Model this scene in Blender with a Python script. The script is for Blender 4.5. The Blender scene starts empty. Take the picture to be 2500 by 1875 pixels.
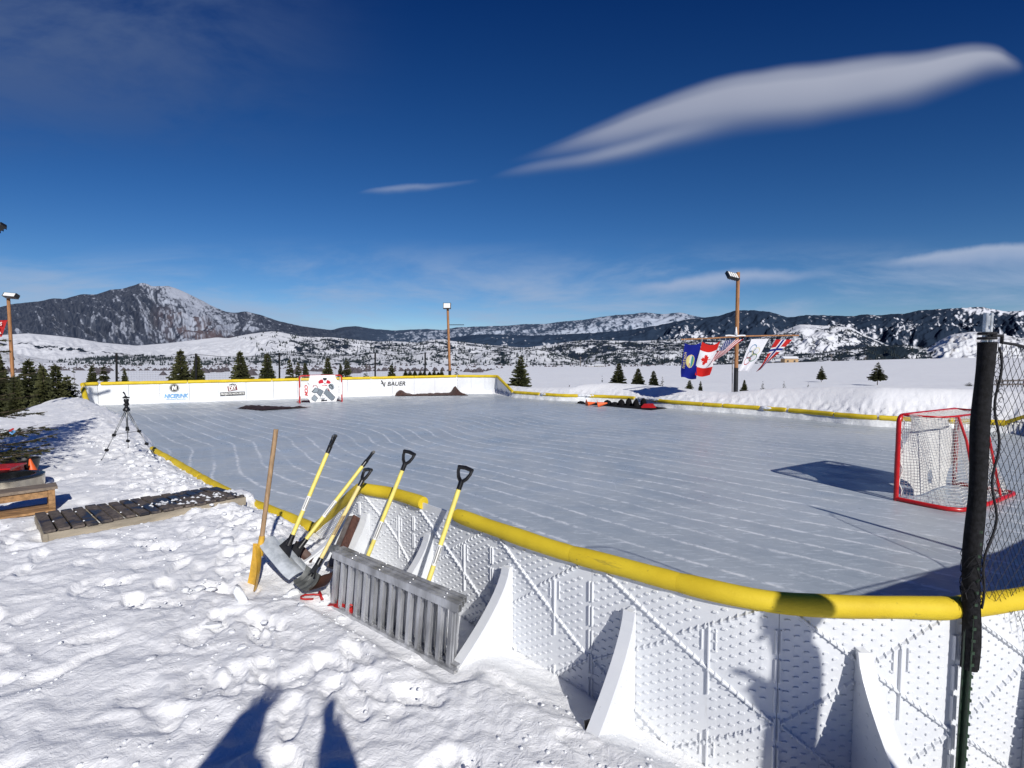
import bpy, bmesh, math, random
import numpy as np
from mathutils import Vector, Matrix
random.seed(7)
PI = math.pi
scene = bpy.context.scene
COL = scene.collection
R = math.radians

# ------------------------------------------------------------------ camera geometry (ice is z = 0, eye is 2 m above it)
F = 1250.0
TH = math.atan(65.5 / 1250)
CAMZ = 2.0
CT, ST = math.cos(TH), math.sin(TH)


def ray(px, py):
    a = (px - 1250) / F
    b = (py - 937.5) / F
    return (a, CT - b * ST, -ST - b * CT)


def at(px, py, Y):
    """world point seen in the photograph at px, py and standing at distance Y"""
    d = ray(px, py)
    k = Y / d[1]
    return Vector((d[0] * k, Y, CAMZ + d[2] * k))


def gp(px, py, z=0.0):
    d = ray(px, py)
    k = (z - CAMZ) / d[2]
    return Vector((d[0] * k, d[1] * k, z))


# ------------------------------------------------------------------ numpy noise
def _h(i, j, seed):
    i = i.astype(np.int64)
    j = j.astype(np.int64)
    n = (i * 374761393 + j * 668265263 + seed * 1442695041) & 0xFFFFFFFF
    n = ((n ^ (n >> 13)) * 1274126177) & 0xFFFFFFFF
    n = (n ^ (n >> 16)) & 0xFFFFFFFF
    return n


def noise(x, y, seed=0):
    """gradient noise, about -1..1"""
    x = np.asarray(x, float)
    y = np.asarray(y, float)
    xi = np.floor(x)
    yi = np.floor(y)
    xf = x - xi
    yf = y - yi
    u = xf * xf * xf * (xf * (xf * 6 - 15) + 10)
    v = yf * yf * yf * (yf * (yf * 6 - 15) + 10)

    def g(ix, iy, dx, dy):
        a = _h(ix, iy, seed) * (2 * PI / 4294967296.0)
        return np.cos(a) * dx + np.sin(a) * dy
    n00 = g(xi, yi, xf, yf)
    n10 = g(xi + 1, yi, xf - 1, yf)
    n01 = g(xi, yi + 1, xf, yf - 1)
    n11 = g(xi + 1, yi + 1, xf - 1, yf - 1)
    return 1.5 * ((n00 * (1 - u) + n10 * u) * (1 - v) + (n01 * (1 - u) + n11 * u) * v)


def fbm(x, y, seed=0, oct=4, gain=0.5):
    s = 0
    a = 1.0
    t = 0
    for k in range(oct):
        s = s + a * noise(x * 2 ** k + 17.3 * k, y * 2 ** k - 9.1 * k, seed + k)
        t += a
        a *= gain
    return s / t


def ridged(x, y, seed=0, oct=4, gain=0.5):
    s = 0
    a = 1.0
    t = 0
    for k in range(oct):
        s = s + a * (1 - np.abs(noise(x * 2 ** k + 7.3 * k, y * 2 ** k + 3.1 * k, seed + k)))
        t += a
        a *= gain
    return s / t


def sst(x, a, b):
    t = np.clip((np.asarray(x, float) - a) / (b - a), 0, 1)
    return t * t * (3 - 2 * t)


# ------------------------------------------------------------------ objects
def rootloc(o):
    v = Vector((0, 0, 0))
    while o is not None:
        v = v + o.location
        o = o.parent
    return v


def tag(o, label=None, cat=None, group=None, kind=None):
    if label:
        o['label'] = label
    if cat:
        o['category'] = cat
    if group:
        o['group'] = group
    if kind:
        o['kind'] = kind
    return o


def thing(name, label, cat, loc=(0, 0, 0), group=None):
    o = bpy.data.objects.new(name, None)
    o.empty_display_size = 0.1
    COL.objects.link(o)
    o.location = loc
    return tag(o, label, cat, group)


class MB:
    """collects shapes (world coordinates) and links them as ONE mesh object"""

    def __init__(s, xf=None):
        s.v = []
        s.f = []
        s.m = []
        s.xf = xf
        s.cm = 0

    def add(s, vs, fs, mi=None):
        n = len(s.v)
        s.v.extend([tuple(p) for p in vs])
        s.f.extend([tuple(i + n for i in f) for f in fs])
        s.m.extend([s.cm if mi is None else mi] * len(fs))

    def box(s, c, size, rot=None, mi=None):
        x, y, z = [k / 2 for k in size]
        P = [Vector(p) for p in ((-x, -y, -z), (x, -y, -z), (x, y, -z), (-x, y, -z), (-x, -y, z), (x, -y, z), (x, y, z), (-x, y, z))]
        if rot is not None:
            P = [rot @ p for p in P]
        c = Vector(c)
        s.add([p + c for p in P], [(0, 3, 2, 1), (4, 5, 6, 7), (0, 1, 5, 4), (1, 2, 6, 5), (2, 3, 7, 6), (3, 0, 4, 7)], mi)

    def beam(s, a, b, w, h, up=(0, 0, 1), mi=None, bev=0.0):
        a = Vector(a)
        b = Vector(b)
        d = (b - a).normalized()
        u = Vector(up)
        if abs(d.dot(u)) > .98:
            u = Vector((1, 0, 0))
        sd = d.cross(u).normalized()
        u = sd.cross(d).normalized()
        if bev <= 0:
            q = [(-w / 2, -h / 2), (w / 2, -h / 2), (w / 2, h / 2), (-w / 2, h / 2)]
        else:
            x, y, e = w / 2, h / 2, bev
            q = [(-x + e, -y), (x - e, -y), (x, -y + e), (x, y - e), (x - e, y), (-x + e, y), (-x, y - e), (-x, -y + e)]
        n = len(q)
        V = [a + sd * i + u * j for i, j in q] + [b + sd * i + u * j for i, j in q]
        s.add(V, [tuple(range(n))[::-1], tuple(range(n, 2 * n))] + [(i, (i + 1) % n, n + (i + 1) % n, n + i) for i in range(n)], mi)

    def tube(s, pts, r, n=8, caps=True, mi=None, closed=False, flat=None):
        pts = [Vector(p) for p in pts]
        m = len(pts)
        rr = r if isinstance(r, (list, tuple)) else [r] * m
        t0 = (pts[1] - pts[0]).normalized()
        ref = Vector((0, 0, 1)) if abs(t0.z) < .9 else Vector((1, 0, 0))
        nrm = t0.cross(ref).normalized()
        V = []
        for i in range(m):
            a = pts[i - 1] if (i > 0 or closed) else pts[i]
            b = pts[(i + 1) % m] if (i < m - 1 or closed) else pts[i]
            t = (b - a)
            t = t.normalized() if t.length > 1e-9 else t0
            nrm = (nrm - t * nrm.dot(t))
            nrm = nrm.normalized() if nrm.length > 1e-6 else t.orthogonal().normalized()
            bi = t.cross(nrm)
            for k in range(n):
                an = 2 * PI * k / n
                c, sn = math.cos(an), math.sin(an)
                if flat:
                    sn *= flat
                V.append(pts[i] + (nrm * c + bi * sn) * rr[i])
        Fs = []
        for i in range(m if closed else m - 1):
            j = (i + 1) % m
            for k in range(n):
                l = (k + 1) % n
                Fs.append((i * n + k, i * n + l, j * n + l, j * n + k))
        if caps and not closed:
            Fs.append(tuple(range(n))[::-1])
            Fs.append(tuple(range((m - 1) * n, m * n)))
        s.add(V, Fs, mi)

    def lathe(s, prof, c=(0, 0, 0), n=24, mi=None, axis=None, x=None):
        c = Vector(c)
        az = Vector(axis).normalized() if axis else Vector((0, 0, 1))
        ax = az.orthogonal().normalized() if x is None else Vector(x)
        ay = az.cross(ax)
        V = []
        for r, z in prof:
            for k in range(n):
                a = 2 * PI * k / n
                V.append(c + ax * (r * math.cos(a)) + ay * (r * math.sin(a)) + az * z)
        Fs = []
        for i in range(len(prof) - 1):
            for k in range(n):
                l = (k + 1) % n
                Fs.append((i * n + k, i * n + l, (i + 1) * n + l, (i + 1) * n + k))
        s.add(V, Fs, mi)

    def prism(s, poly, vec, mi=None):
        poly = [Vector(p) for p in poly]
        vec = Vector(vec)
        n = len(poly)
        s.add(poly + [p + vec for p in poly], [tuple(range(n))[::-1], tuple(range(n, 2 * n))] + [(i, (i + 1) % n, n + (i + 1) % n, n + i) for i in range(n)], mi)

    def grid(s, fn, nu, nv, mi=None, skip=None):
        V = []
        for j in range(nv + 1):
            for i in range(nu + 1):
                V.append(fn(i / nu, j / nv))
        Fs = []
        w = nu + 1
        for j in range(nv):
            for i in range(nu):
                if skip and skip((i + .5) / nu, (j + .5) / nv):
                    continue
                Fs.append((j * w + i, j * w + i + 1, (j + 1) * w + i + 1, (j + 1) * w + i))
        s.add(V, Fs, mi)

    def build(s, name, mats, parent=None, smooth=False, angle=None, cols=None):
        me = bpy.data.meshes.new(name)
        V = s.v
        if s.xf:
            V = [tuple(p) for p in s.xf(np.array(V))]
        off = rootloc(parent) if parent is not None else Vector((0, 0, 0))
        if off.length > 0:
            V = [(p[0] - off.x, p[1] - off.y, p[2] - off.z) for p in V]
        me.from_pydata(V, [], s.f)
        mats = mats if isinstance(mats, (list, tuple)) else [mats]
        for m in mats:
            me.materials.append(m)
        if len(mats) > 1:
            me.polygons.foreach_set('material_index', s.m)
        if smooth or angle:
            me.polygons.foreach_set('use_smooth', [True] * len(me.polygons))
            if angle:
                me.set_sharp_from_angle(angle=R(angle))
        if cols is not None:
            facecols(me, cols)
        me.update()
        o = bpy.data.objects.new(name, me)
        COL.objects.link(o)
        if parent is not None:
            o.parent = parent
        return o


def facecols(me, cols):
    """one colour per face, stored on corners"""
    a = me.color_attributes.new(name='col', type='FLOAT_COLOR', domain='CORNER')
    tot = np.empty(len(me.polygons), np.int32)
    me.polygons.foreach_get('loop_total', tot)
    c = np.repeat(np.asarray(cols, np.float32), tot, axis=0)
    c = np.concatenate([c, np.ones((len(c), 1), np.float32)], axis=1)
    a.data.foreach_set('color', c.ravel())


def gridmesh(name, X, Y, Z, mat, cols=None, smooth=True, attrs=None):
    """big grid from numpy arrays of shape (rows, cols)"""
    nr, nc = X.shape
    me = bpy.data.meshes.new(name)
    nv = nr * nc
    me.vertices.add(nv)
    co = np.stack([X, Y, Z], axis=-1).reshape(-1).astype(np.float32)
    me.vertices.foreach_set('co', co)
    idx = np.arange(nv).reshape(nr, nc)
    q = np.stack([idx[:-1, :-1], idx[:-1, 1:], idx[1:, 1:], idx[1:, :-1]], axis=-1).reshape(-1, 4)
    nf = len(q)
    me.loops.add(nf * 4)
    me.loops.foreach_set('vertex_index', q.reshape(-1).astype(np.int32))
    me.polygons.add(nf)
    me.polygons.foreach_set('loop_start', np.arange(0, nf * 4, 4, dtype=np.int32))
    me.polygons.foreach_set('loop_total', np.full(nf, 4, np.int32))
    me.update(calc_edges=True)
    me.polygons.foreach_set('use_smooth', np.full(nf, smooth, bool))
    if cols is not None:
        a = me.color_attributes.new(name='col', type='FLOAT_COLOR', domain='POINT')
        c = np.concatenate([cols.reshape(-1, 3), np.ones((nv, 1))], axis=1).astype(np.float32)
        a.data.foreach_set('color', c.ravel())
    for k, A in (attrs or {}).items():
        a = me.attributes.new(name=k, type='FLOAT', domain='POINT')
        a.data.foreach_set('value', A.reshape(-1).astype(np.float32))
    me.materials.append(mat)
    me.update()
    o = bpy.data.objects.new(name, me)
    COL.objects.link(o)
    return o


def copy_tree(o, parent=None):
    c = o.copy()
    COL.objects.link(c)
    c.parent = parent
    for ch in list(o.children):
        copy_tree(ch, c)
    return c


# ------------------------------------------------------------------ materials
class NT:
    def __init__(s, tree):
        s.t = tree
        s.n = tree.nodes
        s.l = tree.links

    def new(s, kind, **kw):
        n = s.n.new(kind)
        for k, v in kw.items():
            setattr(n, k, v)
        return n

    def put(s, sock, val):
        if isinstance(val, bpy.types.NodeSocket):
            s.l.new(val, sock)
        else:
            if sock.type == 'RGBA' and len(val) == 3:
                val = (*val, 1)
            sock.default_value = val

    def math(s, op, a, b=None, c=None, clamp=False):
        n = s.new('ShaderNodeMath', operation=op, use_clamp=clamp)
        s.put(n.inputs[0], a)
        if b is not None:
            s.put(n.inputs[1], b)
        if c is not None:
            s.put(n.inputs[2], c)
        return n.outputs[0]

    def mapr(s, x, a, b, c=0.0, d=1.0, smooth=True):
        n = s.new('ShaderNodeMapRange', interpolation_type='SMOOTHSTEP' if smooth else 'LINEAR')
        for i, v in enumerate((x, a, b, c, d)):
            s.put(n.inputs[i], v)
        return n.outputs[0]

    def mix(s, f, a, b, blend='MIX'):
        n = s.new('ShaderNodeMix', data_type='RGBA', blend_type=blend)
        s.put(n.inputs[0], f)
        s.put(n.inputs[6], a)
        s.put(n.inputs[7], b)
        return n.outputs[2]

    def noise(s, vec, scale, detail=4, rough=.5, dist=0.0, dim='3D'):
        n = s.new('ShaderNodeTexNoise', noise_dimensions=dim)
        if vec is not None:
            s.put(n.inputs['Vector'], vec)
        n.inputs['Scale'].default_value = scale
        n.inputs['Detail'].default_value = detail
        n.inputs['Roughness'].default_value = rough
        n.inputs['Distortion'].default_value = dist
        return n.outputs[0]

    def mapping(s, vec, scale=(1, 1, 1), rot=(0, 0, 0), loc=(0, 0, 0)):
        n = s.new('ShaderNodeMapping')
        s.put(n.inputs[0], vec)
        n.inputs['Scale'].default_value = scale
        n.inputs['Rotation'].default_value = rot
        n.inputs['Location'].default_value = loc
        return n.outputs[0]

    def bump(s, h, strength=.3, dist=.01, nrm=None):
        n = s.new('ShaderNodeBump')
        n.inputs['Strength'].default_value = strength
        n.inputs['Distance'].default_value = dist
        s.put(n.inputs['Height'], h)
        if nrm is not None:
            s.put(n.inputs['Normal'], nrm)
        return n.outputs[0]


def newmat(name):
    m = bpy.data.materials.new(name)
    m.use_nodes = True
    t = NT(m.node_tree)
    b = m.node_tree.nodes['Principled BSDF']
    tc = t.new('ShaderNodeTexCoord').outputs['Object']
    return m, t, b, tc


def mat(name, base, rough=.6, metal=0.0, var=.12, vscale=8.0, bump=0.0, bscale=60.0, dark=None, spec=.5, stretch=(1, 1, 1), bdist=.004):
    m, t, b, tc = newmat(name)
    v = t.mapping(tc, scale=stretch)
    n = t.noise(v, vscale, 5, .6)
    lo = dark if dark is not None else tuple(c * (1 - var * 1.6) for c in base)
    hi = tuple(min(1, c * (1 + var)) for c in base)
    c = t.mix(t.mapr(n, .3, .7), lo, hi)
    t.put(b.inputs['Base Color'], c)
    t.put(b.inputs['Roughness'], t.mapr(n, .2, .8, max(0, rough - .08), min(1, rough + .08)))
    b.inputs['Metallic'].default_value = metal
    b.inputs['Specular IOR Level'].default_value = spec
    if bump > 0:
        t.put(b.inputs['Normal'], t.bump(t.noise(v, bscale, 4, .6), bump, bdist))
    return m


def colmat(name, rough=.7, spec=.3, fine=0.0, trans=0.0):
    """printed colour, one value per face"""
    m, t, b, tc = newmat(name)
    a = t.new('ShaderNodeAttribute', attribute_name='col').outputs['Color']
    if fine:
        n = t.noise(tc, 14, 4, .6)
        a = t.mix(t.mapr(n, .3, .7, 0, fine), a, (0.0, 0.0, 0.0))
    t.put(b.inputs['Base Color'], a)
    b.inputs['Roughness'].default_value = rough
    b.inputs['Specular IOR Level'].default_value = spec
    if trans:
        tr = t.new('ShaderNodeBsdfTranslucent')
        t.put(tr.inputs[0], a)
        mx = t.new('ShaderNodeMixShader')
        mx.inputs[0].default_value = trans
        t.l.new(b.outputs[0], mx.inputs[1])
        t.l.new(tr.outputs[0], mx.inputs[2])
        t.l.new(mx.outputs[0], t.n['Material Output'].inputs[0])
    return m


M = {}
def foammat():
    m, t, b, tc = newmat('yellow_foam')
    n = t.noise(tc, 3, 5, .6)
    c = t.mix(t.mapr(n, .3, .7), (.60, .43, .018), (.72, .54, .030))
    s1 = t.noise(t.mapping(tc, scale=(1.5, 1.5, 9)), 2.2, 6, .75)
    c = t.mix(t.mapr(s1, .60, .72, 0, .55), c, (.20, .16, .04))
    s2 = t.noise(tc, 11, 3, .8)
    c = t.mix(t.mapr(s2, .66, .74, 0, .6), c, (.12, .10, .04))
    t.put(b.inputs['Base Color'], c)
    b.inputs['Roughness'].default_value = .62
    b.inputs['Specular IOR Level'].default_value = .3
    h = t.math('ADD', t.noise(tc, 190, 3, .6), t.math('MULTIPLY', t.noise(tc, 14, 4, .6), 1.2))
    t.put(b.inputs['Normal'], t.bump(h, .35, .006))
    return m


M['yellow_foam'] = foammat()
M['white_board'] = mat('white_board', (.74, .76, .78), .42, var=.025, vscale=2.5, bump=.03, bscale=30)
def plasticmat():
    m, t, b, tc = newmat('white_plastic')
    n = t.noise(tc, 4, 4, .6)
    c = t.mix(t.mapr(n, .3, .7), (.67, .69, .72), (.72, .74, .765))
    d1 = t.noise(t.mapping(tc, scale=(3, 3, .7)), 5, 6, .75)
    c = t.mix(t.mapr(d1, .60, .74, 0, .35), c, (.42, .41, .38))
    d2 = t.noise(tc, 34, 2, .6)
    c = t.mix(t.mapr(d2, .74, .78, 0, .7), c, (.22, .21, .20))
    t.put(b.inputs['Base Color'], c)
    t.put(b.inputs['Roughness'], t.mapr(d1, .3, .7, .32, .5))
    t.put(b.inputs['Normal'], t.bump(t.noise(tc, 7, 2, .5), .12, .01))
    return m


M['white_plastic'] = plasticmat()
M['liner'] = mat('liner', (.72, .74, .75), .3, var=.08, vscale=6, bump=.5, bscale=9, bdist=.03)
M['black_foam'] = mat('black_foam', (.012, .012, .014), .85, var=.5, vscale=60, bump=.6, bscale=220, spec=.25)
M['black_plastic'] = mat('black_plastic', (.012, .012, .013), .35, var=.3)
M['black_rope'] = mat('black_rope', (.012, .012, .016), .8, var=.3)
M['galvanised'] = mat('galvanised', (.62, .64, .66), .38, metal=.85, var=.12, vscale=20)
M['aluminium'] = mat('aluminium', (.50, .51, .53), .40, metal=.55, var=.28, vscale=9, bump=.1, bscale=50, stretch=(1, 1, .3))
M['aluminium_dull'] = mat('aluminium_dull', (.30, .31, .32), .5, metal=.75, var=.3, vscale=14)
M['green_metal'] = mat('green_metal', (.015, .04, .02), .5, var=.3, vscale=40)
M['pole_wood'] = mat('pole_wood', (.36, .17, .07), .75, var=.25, vscale=5, bump=.3, bscale=25, stretch=(6, 6, .6))
M['black_metal'] = mat('black_metal', (.015, .016, .018), .4, var=.2)
M['lens'] = mat('lens', (.8, .8, .78), .25, var=.03)
M['handle_yellow'] = mat('handle_yellow', (.78, .66, .16), .5, var=.06, vscale=20)
M['handle_wood'] = mat('handle_wood', (.34, .22, .12), .65, var=.2, vscale=12, stretch=(8, 8, .8))
M['handle_pale'] = mat('handle_pale', (.74, .60, .24), .6, var=.08, vscale=12)
M['blade_grey'] = mat('blade_grey', (.10, .105, .10), .4, var=.3, vscale=9)
M['blade_brown'] = mat('blade_brown', (.06, .028, .02), .5, var=.3, vscale=9)
M['blade_clear'] = mat('blade_clear', (.44, .47, .50), .3, var=.28, vscale=9, dark=(.30, .33, .36))
M['orange_scoop'] = mat('orange_scoop', (.62, .36, .04), .4, var=.15, vscale=14)
M['label_white'] = mat('label_white', (.75, .75, .72), .5, var=.03)
M['ink_black'] = mat('ink_black', (.02, .02, .02), .5, var=.05)
M['ink_brown'] = mat('ink_brown', (.12, .05, .03), .6, var=.1)
M['ink_red'] = mat('ink_red', (.55, .03, .03), .5, var=.05)
M['ink_blue'] = mat('ink_blue', (.12, .34, .62), .5, var=.1)
M['plank_brown'] = mat('plank_brown', (.085, .035, .025), .7, var=.3, vscale=20, stretch=(4, 4, 1))
M['plank_grey'] = mat('plank_grey', (.16, .14, .13), .8, var=.3, vscale=14)
M['red_strap'] = mat('red_strap', (.42, .012, .012), .5, var=.1)
M['red_paint'] = mat('red_paint', (.50, .012, .015), .3, var=.1, vscale=8)
M['net_white'] = mat('net_white', (.82, .81, .77), .75, var=.08)
M['tutor_back'] = mat('tutor_back', (.66, .66, .64), .6, var=.06, vscale=4)
M['bench_wood'] = mat('bench_wood', (.34, .19, .08), .55, var=.25, vscale=4, bump=.2, bscale=30, stretch=(1, 8, 8))
M['bench_top'] = mat('bench_top', (.22, .17, .125), .6, var=.2, vscale=4, stretch=(1, 8, 8))
M['deck_side'] = mat('deck_side', (.30, .26, .20), .85, var=.2, vscale=3, bump=.3, bscale=18, stretch=(1, 1, 5))
M['steel'] = mat('steel', (.50, .45, .36), .22, metal=1.0, var=.12, vscale=3)
M['steel_dark'] = mat('steel_dark', (.05, .055, .06), .25, metal=.8, var=.2)
M['cone_orange'] = mat('cone_orange', (.75, .12, .02), .5, var=.08)
M['rug_dark'] = mat('rug_dark', (.03, .012, .016), .9, var=.5, vscale=9, bump=.4, bscale=30)
M['rug_brown'] = mat('rug_brown', (.075, .035, .028), .9, var=.4, vscale=12, bump=.4, bscale=30)
M['mat_black'] = mat('mat_black', (.010, .010, .012), .95, var=.4, vscale=9, spec=.1)
M['bark'] = mat('bark', (.10, .07, .05), .9, var=.3, vscale=20)
M['shrub_wood'] = mat('shrub_wood', (.14, .09, .06), .9, var=.3, vscale=20)
M['fence_wood'] = mat('fence_wood', (.16, .14, .13), .9, var=.2)
M['house_tan'] = mat('house_tan', (.42, .28, .15), .8, var=.1)
M['house_grey'] = mat('house_grey', (.25, .25, .25), .8, var=.1)
M['jacket'] = mat('jacket', (.03, .04, .07), .8, var=.2)
M['trousers'] = mat('trousers', (.03, .03, .035), .8, var=.2)
M['skin'] = mat('skin', (.55, .33, .24), .5, var=.05)
M['hair'] = mat('hair', (.08, .05, .03), .7, var=.2)
M['boot'] = mat('boot', (.05, .035, .025), .7, var=.2)


def deckmat():
    m, t, b, tc = newmat('deck_slats')
    n = t.noise(t.mapping(tc, scale=(1, 1, 1)), 26, 5, .6)
    w = t.noise(tc, 3.2, 4, .6)
    c = t.mix(t.mapr(n, .3, .7), (.055, .045, .040), (.155, .125, .105))
    wet = t.mapr(w, .47, .56)
    c = t.mix(wet, c, (.018, .017, .022))
    t.put(b.inputs['Base Color'], c)
    t.put(b.inputs['Roughness'], t.mapr(w, .47, .56, .8, .35))
    t.put(b.inputs['Normal'], t.bump(n, .4, .004))
    return m


M['deck'] = deckmat()


def snowmat():
    m, t, b, tc = newmat('snow')
    n1 = t.noise(tc, 1.3, 4, .55)
    n2 = t.noise(tc, 60, 4, .7)
    n3 = t.noise(tc, 16, 6, .68, .6)
    c = t.mix(t.mapr(n1, .3, .7), (.87, .88, .90), (.92, .925, .93))
    dirt = t.noise(tc, 2.6, 6, .75)
    c = t.mix(t.mapr(dirt, .63, .80, 0, .5), c, (.55, .50, .42))
    t.put(b.inputs['Base Color'], c)
    b.inputs['Roughness'].default_value = .55
    b.inputs['Specular IOR Level'].default_value = .3
    b1 = t.bump(n2, .35, .008)
    b2 = t.bump(n3, .50, .035, b1)
    t.put(b.inputs['Normal'], b2)
    return m


M['snow'] = snowmat()


def lumpmat():
    m, t, b, tc = newmat('snow_lump')
    n3 = t.noise(tc, 30, 5, .6)
    t.put(b.inputs['Base Color'], (.76, .78, .81))
    b.inputs['Roughness'].default_value = .6
    t.put(b.inputs['Normal'], t.bump(n3, .8, .02))
    return m


M['snow_lump'] = lumpmat()


def foliage(name, dark, light, snow=0.0):
    m, t, b, tc = newmat(name)
    oi = t.new('ShaderNodeObjectInfo').outputs['Random']
    n = t.noise(tc, 3.2, 4, .6)
    n2 = t.noise(tc, 22, 2, .5)
    f = t.math('ADD', t.mapr(n, .35, .65, 0, .6), t.math('MULTIPLY', n2, .5))
    f = t.math('ADD', f, t.math('MULTIPLY', t.math('SUBTRACT', oi, .5), .3), clamp=True)
    c = t.mix(f, dark, light)
    if snow:
        g = t.new('ShaderNodeNewGeometry').outputs['Normal']
        sp = t.new('ShaderNodeSeparateXYZ')
        t.put(sp.inputs[0], g)
        k = t.math('MULTIPLY', t.mapr(t.noise(tc, 5, 3, .6), .52, .66), snow)
        c = t.mix(k, c, (.7, .73, .78))
    t.put(b.inputs['Base Color'], c)
    b.inputs['Roughness'].default_value = .7
    b.inputs['Specular IOR Level'].default_value = .25
    return m


M['spruce'] = foliage('spruce', (.012, .018, .008), (.075, .078, .026))
M['spruce_frost'] = foliage('spruce_frost', (.02, .028, .016), (.08, .085, .05), .5)
M['far_wood'] = foliage('far_wood', (.012, .020, .026), (.028, .04, .042))
M['brush'] = foliage('brush', (.045, .042, .055), (.11, .095, .10))


def icemat():
    m, t, b, tc = newmat('ice')
    sp = t.new('ShaderNodeSeparateXYZ')
    t.put(sp.inputs[0], tc)
    x, y = sp.outputs[0], sp.outputs[1]
    k = 1 / math.sqrt(2)
    s = t.math('MULTIPLY', t.math('SUBTRACT', x, y), k)
    w = t.math('MULTIPLY', t.math('ADD', x, y), k)
    # the resurfacing passes run along the rink and jog sideways near its far-left third
    jog = t.mapr(s, -13.5, -9.2, .95, 0.0)
    jog2 = t.mapr(s, -9.2, -6.5, 0.0, .25)
    slow = t.noise(t.mapping(tc, scale=(.16, .16, 1)), 1, 2, .5)
    u = t.math('SUBTRACT', w, jog)
    u = t.math('SUBTRACT', u, jog2)
    u = t.math('ADD', u, t.math('MULTIPLY', t.math('SUBTRACT', slow, .5), 1.2))
    wob = t.noise(tc, 2.2, 4, .65)
    u = t.math('ADD', u, t.math('MULTIPLY', t.math('SUBTRACT', wob, .5), .10))
    cmb = t.new('ShaderNodeCombineXYZ')
    t.put(cmb.inputs[0], t.math('MULTIPLY', s, .55))
    t.put(cmb.inputs[1], t.math('MULTIPLY', u, 2.4))
    strand = t.noise(cmb.outputs[0], 1.0, 2, .5)
    # one thin chalky line per pass
    fr = t.math('FRACT', t.math('MULTIPLY', u, 1 / .43))
    dist = t.math('ABSOLUTE', t.math('SUBTRACT', fr, .5))
    brk = t.noise(tc, 7.5, 6, .75)
    line = t.mapr(dist, .0, .105, 1, 0)
    line = t.math('MULTIPLY', line, t.mapr(brk, .40, .55))
    line = t.math('MULTIPLY', line, t.mapr(strand, .34, .52, .15, 1))
    line = t.math('MULTIPLY', line, t.mapr(t.noise(tc, .42, 3, .6), .36, .54, .5, 1))
    halo = t.math('MULTIPLY', t.mapr(dist, .0, .20, 1, 0), t.mapr(brk, .50, .62))
    # soft bands between the passes
    band = t.mapr(fr, 0, 1, 0, 1, smooth=False)
    # frost flecks lying across
    fl = t.noise(t.mapping(tc, scale=(3.2, 17, 1), rot=(0, 0, 0)), 1, 5, .75)
    fleck = t.mapr(fl, .545, .63)
    fl2 = t.noise(t.mapping(tc, scale=(7, 40, 1), rot=(0, 0, .06)), 1, 4, .7)
    fleck = t.math('MAXIMUM', fleck, t.math('MULTIPLY', t.mapr(fl2, .58, .66), .9))
    big = t.noise(tc, .35, 4, .6)
    mid = t.noise(tc, 1.6, 5, .65)
    base = t.mix(t.mapr(big, .35, .65), (.335, .380, .420), (.450, .490, .525))
    base = t.mix(t.mapr(mid, .35, .7, 0, .35), base, (.47, .52, .58))
    base = t.mix(t.math('MULTIPLY', band, .22), base, (.50, .55, .60))
    c = t.mix(t.math('MULTIPLY', fleck, t.mapr(mid, .35, .65, .22, .9)), base, (.66, .71, .76))
    c = t.mix(t.math('MULTIPLY', halo, .55), c, (.62, .67, .72))
    c = t.mix(t.math('MULTIPLY', line, .88), c, (.86, .88, .90))
    # skate scratches: long thin arcs
    vo = t.new('ShaderNodeTexVoronoi', feature='DISTANCE_TO_EDGE')
    t.put(vo.inputs['Vector'], t.mapping(tc, scale=(1, 1, 0)))
    vo.inputs['Scale'].default_value = .55
    sc = t.math('MULTIPLY', t.mapr(vo.outputs[0], 0, .006, 1, 0), t.mapr(t.noise(tc, 1.1, 3, .5), .5, .62))
    c = t.mix(t.math('MULTIPLY', sc, .35), c, (.7, .75, .8))
    t.put(b.inputs['Base Color'], c)
    t.put(b.inputs['Roughness'], t.mapr(mid, .3, .7, .26, .52))
    b.inputs['Specular IOR Level'].default_value = .35
    h = t.math('ADD', t.math('MULTIPLY', line, .5), t.math('MULTIPLY', t.noise(tc, 26, 5, .7), .6))
    t.put(b.inputs['Normal'], t.bump(h, .25, .006))
    return m


M['ice'] = icemat()
# ------------------------------------------------------------------ camera, sun, sky
SUN_EL, SUN_AZ = R(30.5), R(156)       # azimuth clockwise from +Y
cam = bpy.data.cameras.new('camera')
cam.sensor_fit = 'HORIZONTAL'
cam.sensor_width = 36
cam.lens = 36 * F / 2500
cam.clip_start = .03
cam.clip_end = 40000
co = bpy.data.objects.new('camera', cam)
COL.objects.link(co)
co.location = (0, 0, CAMZ)
co.rotation_euler = (PI / 2 - TH, 0, 0)
scene.camera = co
sd = Vector((math.sin(SUN_AZ) * math.cos(SUN_EL), math.cos(SUN_AZ) * math.cos(SUN_EL), math.sin(SUN_EL)))
sun = bpy.data.lights.new('sun', 'SUN')
sun.energy = 4.5
sun.angle = R(.6)
sun.color = (1, .965, .91)
so = bpy.data.objects.new('sun', sun)
COL.objects.link(so)
so.location = sd * 50
so.rotation_euler = (-sd).to_track_quat('-Z', 'Y').to_euler()
scene.view_settings.view_transform = 'Standard'
scene.view_settings.look = 'None'
scene.view_settings.exposure = 0
scene.view_settings.gamma = 1

STR = .085


def K(c):
    return tuple(v / STR for v in c)


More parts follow.
